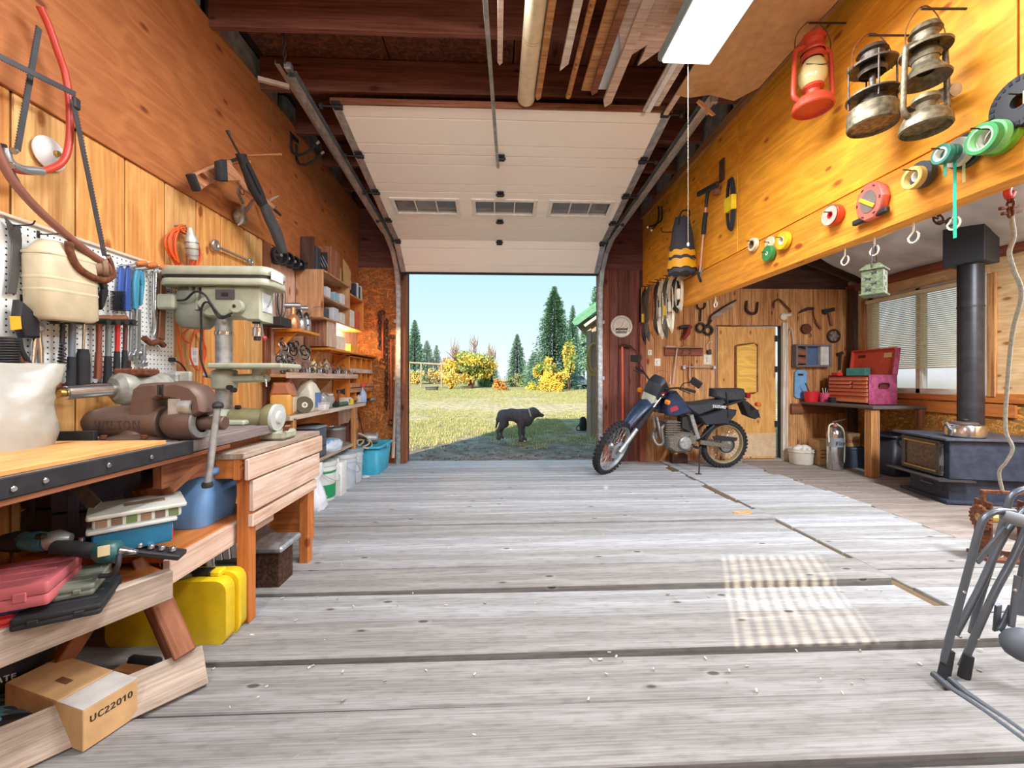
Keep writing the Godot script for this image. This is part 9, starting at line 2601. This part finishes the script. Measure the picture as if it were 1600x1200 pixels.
func motorbike() -> void:
	var rc := ony(1128,730,0)
	var fc := ony(957,741,0)
	var X := (fc - rc).normalized().rotated(Vector3.UP,-0.142)
	var k := Transform3D(Basis(X,Vector3.UP,X.cross(Vector3.UP)),rc)*Transform3D(Basis(Vector3.RIGHT,-0.1),Vector3.ZERO)
	var t := thing("motorbike","dusty black and dark blue off-road motorbike on its side stand by the red planks","motorbike",rc)
	var wb := rc.distance_to(fc)
	var dkb := mat("bike_blue",c8(46,66,96),0.35,0.1,T.mottle,Vector3(5,5,5))
	var pb := mat("bike_black",c8(44,48,56),0.45,0.0,T.dirt,Vector3(3,3,3))
	var al := mat("bike_alloy",c8(168,164,152),0.45,0.5,T.rust,Vector3(7,7,7))
	var q := func(a: Array) -> Array:
		var o := []
		for p in a: o.append(Vector2((1200 - p[0])*0.00153,0.325 + (875 - p[1])*0.0015))
		return o
	var p3 := func(cx: float,cy: float,z: float) -> Vector3: return Vector3((1200 - cx)*0.00153,0.325 + (875 - cy)*0.0015,z)
	tyre(t,k*Transform3D(Basis(),Vector3(0,0.325,0)),0.325,0.062,mat("rim_gold",c8(176,160,120),0.4,0.6),"rear_tyre")
	var hd: Vector3 = p3.call(560,430,0.0)
	var st := k*Transform3D(Basis(Vector3(-0.454,0.891,0),0.7),hd)
	var ax := Vector3(wb - 0.92,0.4 - hd.y,0)
	tyre(t,Transform3D(st.basis,st*ax),0.355,0.056,M.galv,"front_tyre")
	for s in [-0.09,0.09]:
		G.new(t,st).rod(Vector3(0.0,0.05,s),Vector3(0.0,0.05,s).lerp(ax + Vector3(0,0,s),0.55),0.021,12).put("fork_tube",M.chrome,t)
		G.new(t,st).rod(Vector3(0.0,0.05,s).lerp(ax + Vector3(0,0,s),0.5),ax + Vector3(-0.01,-0.02,s),0.028,12).put("fork_leg",pb if s > 0 else M.galv,t)
		G.new(t,st).hose([Vector3(0.0,0.05,s).lerp(ax + Vector3(0,0,s),0.25),Vector3(0.0,0.05,s).lerp(ax + Vector3(0,0,s),0.62)],0.034,10).put("fork_boot",M.rubber,t)
	for y in [0.02,-0.16]: G.new(t,st).box(Vector3(0.03 - y*0.3,y,0),Vector3(0.08,0.04,0.25),0.008).put("fork_clamp",M.iron,t)
	var fe := []
	for i in 9:
		var u := i/8.0
		var ring := []
		for j in 12:
			var a := TAU*j/12.0
			ring.append(Vector3(u*0.7 - 0.16,-0.1 + 0.1*sin(u*PI) - 0.2*u*u + sin(a)*0.03 + 0.03*absf(cos(a))*-1.0,cos(a)*lerpf(0.06,0.1,sin(u*PI))))
		fe.append(ring)
	G.new(t,st).skin(fe).put("front_fender",dkb,t)
	G.new(t,st).prism([Vector2(0.18,-0.02),Vector2(0.2,0.06),Vector2(0.15,0.2),Vector2(0.05,0.27),Vector2(-0.12,0.14),Vector2(-0.14,0.02),Vector2(0.04,-0.02)],-0.1,0.1,0.035).put("headlight_cowl",pb,t)
	G.new(t,st).prism([Vector2(0.205,-0.06),Vector2(0.2,0.05),Vector2(0.16,0.06),Vector2(0.06,-0.06)],-0.09,0.09,0.02).put("headlight",plain(c8(206,206,186),0.15,0.2),t)
	G.new(t,st).bar(Vector3(0.1,0.07,-0.103),Vector3(-0.08,0.06,-0.103),0.002,0.03).put("red_graphic",plain(c8(150,40,44)),t)
	var ws := []
	for i in 9: ws.append(Vector3(0.0 - 0.06*sin(PI*i/8.0),0.2 + 0.12*sin(PI*i/8.0),cos(PI*i/8.0)*0.13))
	G.new(t,st).tube(ws,0.004,6).put("screen_edge",M.galv,t)
	G.new(t,st).hose([Vector3(-0.1,0.2,-0.42),Vector3(-0.04,0.19,-0.25),Vector3(0.02,0.12,-0.08),Vector3(0.02,0.12,0.08),Vector3(-0.04,0.19,0.25),Vector3(-0.1,0.2,0.42)],0.012,10).put("handlebar",M.black,t)
	for s in [-1.0,1.0]:
		G.new(t,st).rod(Vector3(-0.07,0.197,s*0.31),Vector3(-0.105,0.2,s*0.43),0.018,10).put("grip",M.rubber,t)
		G.new(t,st).bar(Vector3(0.0,0.19,s*0.26),Vector3(-0.02,0.185,s*0.41),0.014,0.01).put("lever",M.iron,t)
		G.new(t,st).hose([Vector3(-0.04,0.2,s*0.26),Vector3(0.0,0.28,s*0.3),Vector3(-0.02,0.33,s*0.38)],0.006).put("mirror_stem",M.black,t)
		G.new(t,st).box(Vector3(-0.02,0.34,s*0.43),Vector3(0.03,0.09,0.14),0.012,Basis(Vector3.RIGHT,s*0.25)).put("mirror",M.black,t)
		G.new(t,st).box(Vector3(0.06,-0.01,s*0.2),Vector3(0.05,0.06,0.07),0.014).put("turn_signal",plain(c8(240,140,30),0.3),t)
		G.new(t,k).prism(q.call([[650,400],[700,390],[770,470],[850,575],[700,612],[620,600],[600,520]]),s*0.1 - 0.045,s*0.1 + 0.045,0.025).put("tank_side",dkb,t)
		G.new(t,k).prism(q.call([[640,530],[700,510],[720,545],[650,570]]),s*0.147 - 0.001,s*0.147 + 0.001).put("red_graphic",plain(c8(170,40,60)),t)
		G.new(t,k).prism(q.call([[915,615],[1020,590],[1160,545],[1255,560],[1250,600],[1180,680],[980,690]]),s*0.09 - 0.03,s*0.09 + 0.03,0.015).put("side_panel",pb,t)
		G.new(t,k).bar(p3.call(845,600,s*0.1),p3.call(925,810,s*0.09),0.035,0.05).put("frame_tube",M.galv,t)
		G.new(t,k).rod(p3.call(560,620,s*0.05),p3.call(610,830,s*0.08),0.016,10).put("down_tube",M.galv,t)
		G.new(t,k).bar(p3.call(940,840,s*0.1),p3.call(1220,885,s*0.1),0.035,0.06,Vector3.UP,0.008).put("swingarm",al,t)
		G.new(t,k).rod(p3.call(1060,690,s*0.1),p3.call(950,800,s*0.1),0.012).put("strut",M.iron,t)
		G.new(t,k).bar(p3.call(880,870,s*0.14),p3.call(880,870,s*0.24),0.05,0.02).put("foot_peg",M.iron,t)
	G.new(t,k).prism(q.call([[650,400],[720,395],[800,480],[860,570],[700,600],[620,580]]),-0.08,0.08,0.03).put("tank",dkb,t)
	G.new(t,k).prism(q.call([[770,500],[900,500],[1040,480],[1150,468],[1170,500],[1120,540],[920,615],[850,575]]),-0.1,0.1,0.03).put("seat",mat("seat_vinyl",c8(52,56,60),0.6,0,T.dirt,Vector3(3,3,3)),t)
	words("SUZUKI",0.04,plain(c8(226,226,226)),t,k*Transform3D(Basis(Vector3.UP,PI)*Basis(Vector3.BACK,-0.1),p3.call(1095,530,-0.106)),0.003)
	for i in 7: G.new(t,k).box(p3.call(695,665 + i*20,0.0),Vector3(0.2,0.014,0.2),0.004).put("cylinder_fin",al,t)
	G.new(t,k).box(p3.call(695,725,0.0),Vector3(0.15,0.22,0.15),0.01).put("cylinder",al,t)
	G.new(t,k).prism(q.call([[640,790],[760,750],[880,760],[900,850],[870,925],[720,935],[650,890]]),-0.12,0.12,0.03).put("crankcase",al,t)
	G.new(t,k).cyl(p3.call(795,840,-0.11),p3.call(795,840,-0.16),0.085,24,0.012).put("engine_cover",M.galv,t)
	G.new(t,k).box(p3.call(860,815,-0.13),Vector3(0.1,0.12,0.05),0.012).put("sprocket_cover",al,t)
	G.new(t,k).prism(q.call([[780,620],[850,610],[890,720],[860,760],[780,720]]),-0.07,0.07,0.01).put("carburettor",M.iron,t)
	G.new(t,k).hose([p3.call(640,690,-0.04),p3.call(600,720,-0.08),p3.call(610,840,-0.09),p3.call(570,860,-0.07),p3.call(545,800,-0.02),p3.call(580,740,0.05)],0.022,10).put("exhaust_pipe",al,t)
	G.new(t,k).tube([p3.call(1000,700,0.16),p3.call(1240,600,0.18)],[0.045,0.05],14).put("muffler",M.iron,t)
	G.new(t,k).prism(q.call([[1060,800],[1100,785],[1290,810],[1280,840],[1080,830]]),-0.09,-0.07,0.004).put("chain_guard",M.black,t)
	G.new(t,k).tube(loop_at(p3.call(1200,875,-0.08),Vector3.BACK,0.1,24),0.008,6,true).put("sprocket",M.iron,t)
	G.new(t,k).bar(p3.call(1110,540,0),p3.call(1350,470,0),0.16,0.025).put("tail_rack",M.iron,t)
	G.new(t,k).prism(q.call([[1060,380],[1330,378],[1350,440],[1320,485],[1180,490],[1060,450]]),-0.09,0.09,0.03).put("tail_bag",mat("bag_grey",c8(66,70,74),0.8,0,T.mottle,Vector3(6,6,6)),t)
	G.new(t,k).hose([p3.call(1150,400,-0.1),p3.call(1160,450,-0.11),p3.call(1175,620,-0.13)],0.007,6).put("bag_strap",M.black,t)
	G.new(t,k).box(p3.call(1390,440,0),Vector3(0.06,0.07,0.1),0.012).put("tail_lamp",plain(c8(170,30,50),0.25),t)
	G.new(t,k).prism(q.call([[1310,480],[1370,490],[1480,575],[1490,630],[1455,650],[1380,620]]),-0.07,0.07,0.01).put("rear_fender",M.black,t)
	G.new(t,k).box(p3.call(1478,600,0),Vector3(0.006,0.12,0.18),0.002,Basis(Vector3.BACK,-0.35)).put("number_plate",M.galv,t)
	for s in [-0.16,0.16]: G.new(t,k).box(p3.call(1420,505,s),Vector3(0.06,0.05,0.07),0.012).put("turn_signal",plain(c8(226,110,40),0.3),t)
	var kf: Vector3 = k.affine_inverse()*(ony(1092,741,0.0))
	G.new(t,k).tube([p3.call(950,880,-0.1),kf],[0.012,0.009],8).put("side_stand",M.iron,t)
	G.new(t,k).bar(kf + Vector3(-0.03,0.006,0),kf + Vector3(0.04,0.006,0),0.03,0.008).put("stand_foot",M.iron,t)
	var pl := E(1060,724,0.12)
	var b := thing("wood_block","dark wood block with a yellow-handled tool behind the motorbike","block",Vector3(pl.x,0,pl.z))
	G.new(b).box(Vector3(pl.x,0.06,pl.z),Vector3(0.22,0.12,0.12),0.005).put("block",M.dark_wood,b)
	G.new(b).cyl(Vector3(pl.x - 0.04,0.12,pl.z),Vector3(pl.x - 0.04,0.23,pl.z),0.028,12).put("yellow_grip",plain(c8(226,180,40)),b)
# a body as capsules joined by a smooth minimum,meshed as surface nets
func nets(bones: Array,cell: float,soft_k: float,g: G) -> void:
	var lo := Vector3.INF
	var hi := -Vector3.INF
	for b in bones:
		for i in 2:
			lo = lo.min(b[i] - Vector3.ONE*(b[i + 2] + cell*3))
			hi = hi.max(b[i] + Vector3.ONE*(b[i + 2] + cell*3))
	var n := Vector3i((hi - lo)/cell) + Vector3i.ONE*2
	var f := PackedFloat32Array()
	f.resize(n.x*n.y*n.z)
	f.fill(9.0)
	for b in bones:
		var a: Vector3 = b[0]
		var d: Vector3 = b[1] - a
		var r0: float = b[2]
		var r1: float = b[3]
		var m := maxf(r0,r1) + soft_k + cell*2
		var c0 := Vector3i(((a.min(b[1]) - Vector3.ONE*m) - lo)/cell).max(Vector3i.ZERO)
		var c1 := Vector3i(((a.max(b[1]) + Vector3.ONE*m) - lo)/cell).min(n - Vector3i.ONE)
		var dd := maxf(d.length_squared(),1e-9)
		for z in range(c0.z,c1.z + 1):
			for y in range(c0.y,c1.y + 1):
				for x in range(c0.x,c1.x + 1):
					var p := lo + Vector3(x,y,z)*cell - a
					var u := clampf(p.dot(d)/dd,0.0,1.0)
					var v := (p - d*u).length() - lerpf(r0,r1,u)
					var i := (z*n.y + y)*n.x + x
					var h := maxf(soft_k - absf(v - f[i]),0.0)/soft_k
					f[i] = minf(v,f[i]) - h*h*soft_k*0.25
	var at_ := {}
	var sy := n.x
	var sz := n.x*n.y
	g.soft()
	for z in n.z - 1:
		for y in n.y - 1:
			for x in n.x - 1:
				var i := (z*n.y + y)*n.x + x
				var s := Vector3.ZERO
				var c := 0
				for e in [[0,1],[0,sy],[0,sz],[1,1 + sy],[1,1 + sz],[sy,sy + 1],[sy,sy + sz],[sz,sz + 1],[sz,sz + sy],[1 + sy,1 + sy + sz],[1 + sz,1 + sy + sz],[sy + sz,1 + sy + sz]]:
					var va := f[i + e[0]]
					var vb := f[i + e[1]]
					if (va < 0) != (vb < 0):
						var o0 := Vector3(e[0] % sy,(e[0] % sz)/sy,e[0]/sz)
						var o1 := Vector3(e[1] % sy,(e[1] % sz)/sy,e[1]/sz)
						s += o0.lerp(o1,va/(va - vb))
						c += 1
				if c: at_[i] = lo + (Vector3(x,y,z) + s/c)*cell
	for i: int in at_:
		for ax in [[1,sy,sz],[sy,sz,1],[sz,1,sy]]:
			var j: int = i + ax[0]
			if (f[i] < 0) == (f[j] < 0): continue
			var q := [i,i - ax[1],i - ax[1] - ax[2],i - ax[2]]
			if not (at_.has(q[1]) and at_.has(q[2]) and at_.has(q[3])): continue
			if f[i] > 0: q.reverse()
			g.quad(at_[q[0]],at_[q[1]],at_[q[2]],at_[q[3]])
func dog() -> void:
	var gz := -8.35
	var D := func(px: float,py: float,dz := 0.0) -> Vector3: return onz(px,py,gz) + Vector3(0,0,dz)
	var f := onz(812,688,gz)
	f.y = land(f.x,gz)
	var t := thing("dog","dark grey-brown dog with a white collar standing on the dirt outside, facing right","dog",f)
	var B := []
	var bone := func(a: Vector3,b: Vector3,r0: float,r1: float) -> void: B.append([a,b,r0*1.12,r1*1.12])
	bone.call(D.call(786,649),D.call(800,648),0.105,0.105)
	bone.call(D.call(800,648),D.call(816,650),0.105,0.125)
	bone.call(D.call(814,652),D.call(823,653),0.135,0.125)
	bone.call(D.call(816,658),D.call(824,660),0.09,0.07)
	bone.call(D.call(822,648),D.call(833,645),0.1,0.085)
	bone.call(D.call(833,644),D.call(836,645),0.085,0.075)
	bone.call(D.call(837,646),D.call(847,649),0.048,0.034)
	bone.call(D.call(832,648),D.call(828,652),0.06,0.07)
	bone.call(D.call(784,648),D.call(778,655),0.05,0.028)
	bone.call(D.call(778,655),D.call(775,668),0.026,0.018)
	for s in [-1.0,1.0]:
		var z: float = 0.075*s
		var o := 1.0 if s < 0 else 0.0
		var hx := 0.0 if s > 0 else 5.0
		bone.call(D.call(787,652,z),D.call(785 + hx,663,z),0.085,0.055)
		bone.call(D.call(785 + hx,663,z),D.call(778 + hx,672,z),0.05,0.028)
		bone.call(D.call(778 + hx,672,z),D.call(778 + hx,683,z),0.026,0.022)
		bone.call(D.call(778 + hx,684,z),D.call(782 + hx,685,z),0.024,0.02)
		var fx := 0.0 if s > 0 else 6.0
		bone.call(D.call(818,655,z),D.call(813 + fx*0.7,664,z),0.075,0.045)
		bone.call(D.call(813 + fx*0.7,664,z),D.call(812 + fx,676,z),0.042,0.026)
		bone.call(D.call(812 + fx,676,z),D.call(813 + fx,686,z),0.025,0.022)
		bone.call(D.call(813 + fx,687,z),D.call(817 + fx,688,z),0.026,0.02)
	var g := G.new(t)
	nets(B,0.014,0.05,g)
	g.put("body",mat("dog_coat",c8(98,89,92),0.75,0,T.mottle,Vector3(3,3,3)),t)
	for s in [-1.0,1.0]:
		G.new(t).ball(D.call(831,646,0.075*s),Vector3(0.038,0.06,0.014),10,Basis(Vector3.BACK,0.3)).put("ear",mat("dog_ear",c8(56,50,52),0.8),t)
		G.new(t).ball(D.call(838.5,643.5,0.048*s),Vector3(0.009,0.009,0.006),8).put("eye",plain(c8(30,22,18),0.1),t)
	G.new(t).ball(D.call(849.5,648.5,0),Vector3(0.016,0.014,0.016),8).put("nose",M.black,t)
	var cc: Vector3 = D.call(828,647.5)
	G.new(t).tube(loop_at(cc,Vector3(1,0.25,0),0.114,24),0.012,8,true).put("collar",plain(c8(230,220,190),0.5),t)
	G.new(t).ball(D.call(824.5,659,0.02),Vector3(0.05,0.05,0.06),10).put("chest_blaze",plain(c8(226,220,212),0.8),t)
	for p in [[819,688.5,0.075],[825,688.5,-0.075],[783.5,685.5,0.075],[788.5,685.5,-0.075]]: G.new(t).ball(D.call(p[0],p[1],p[2]),Vector3(0.03,0.018,0.027),8).put("white_toe",plain(c8(220,212,200),0.8),t)
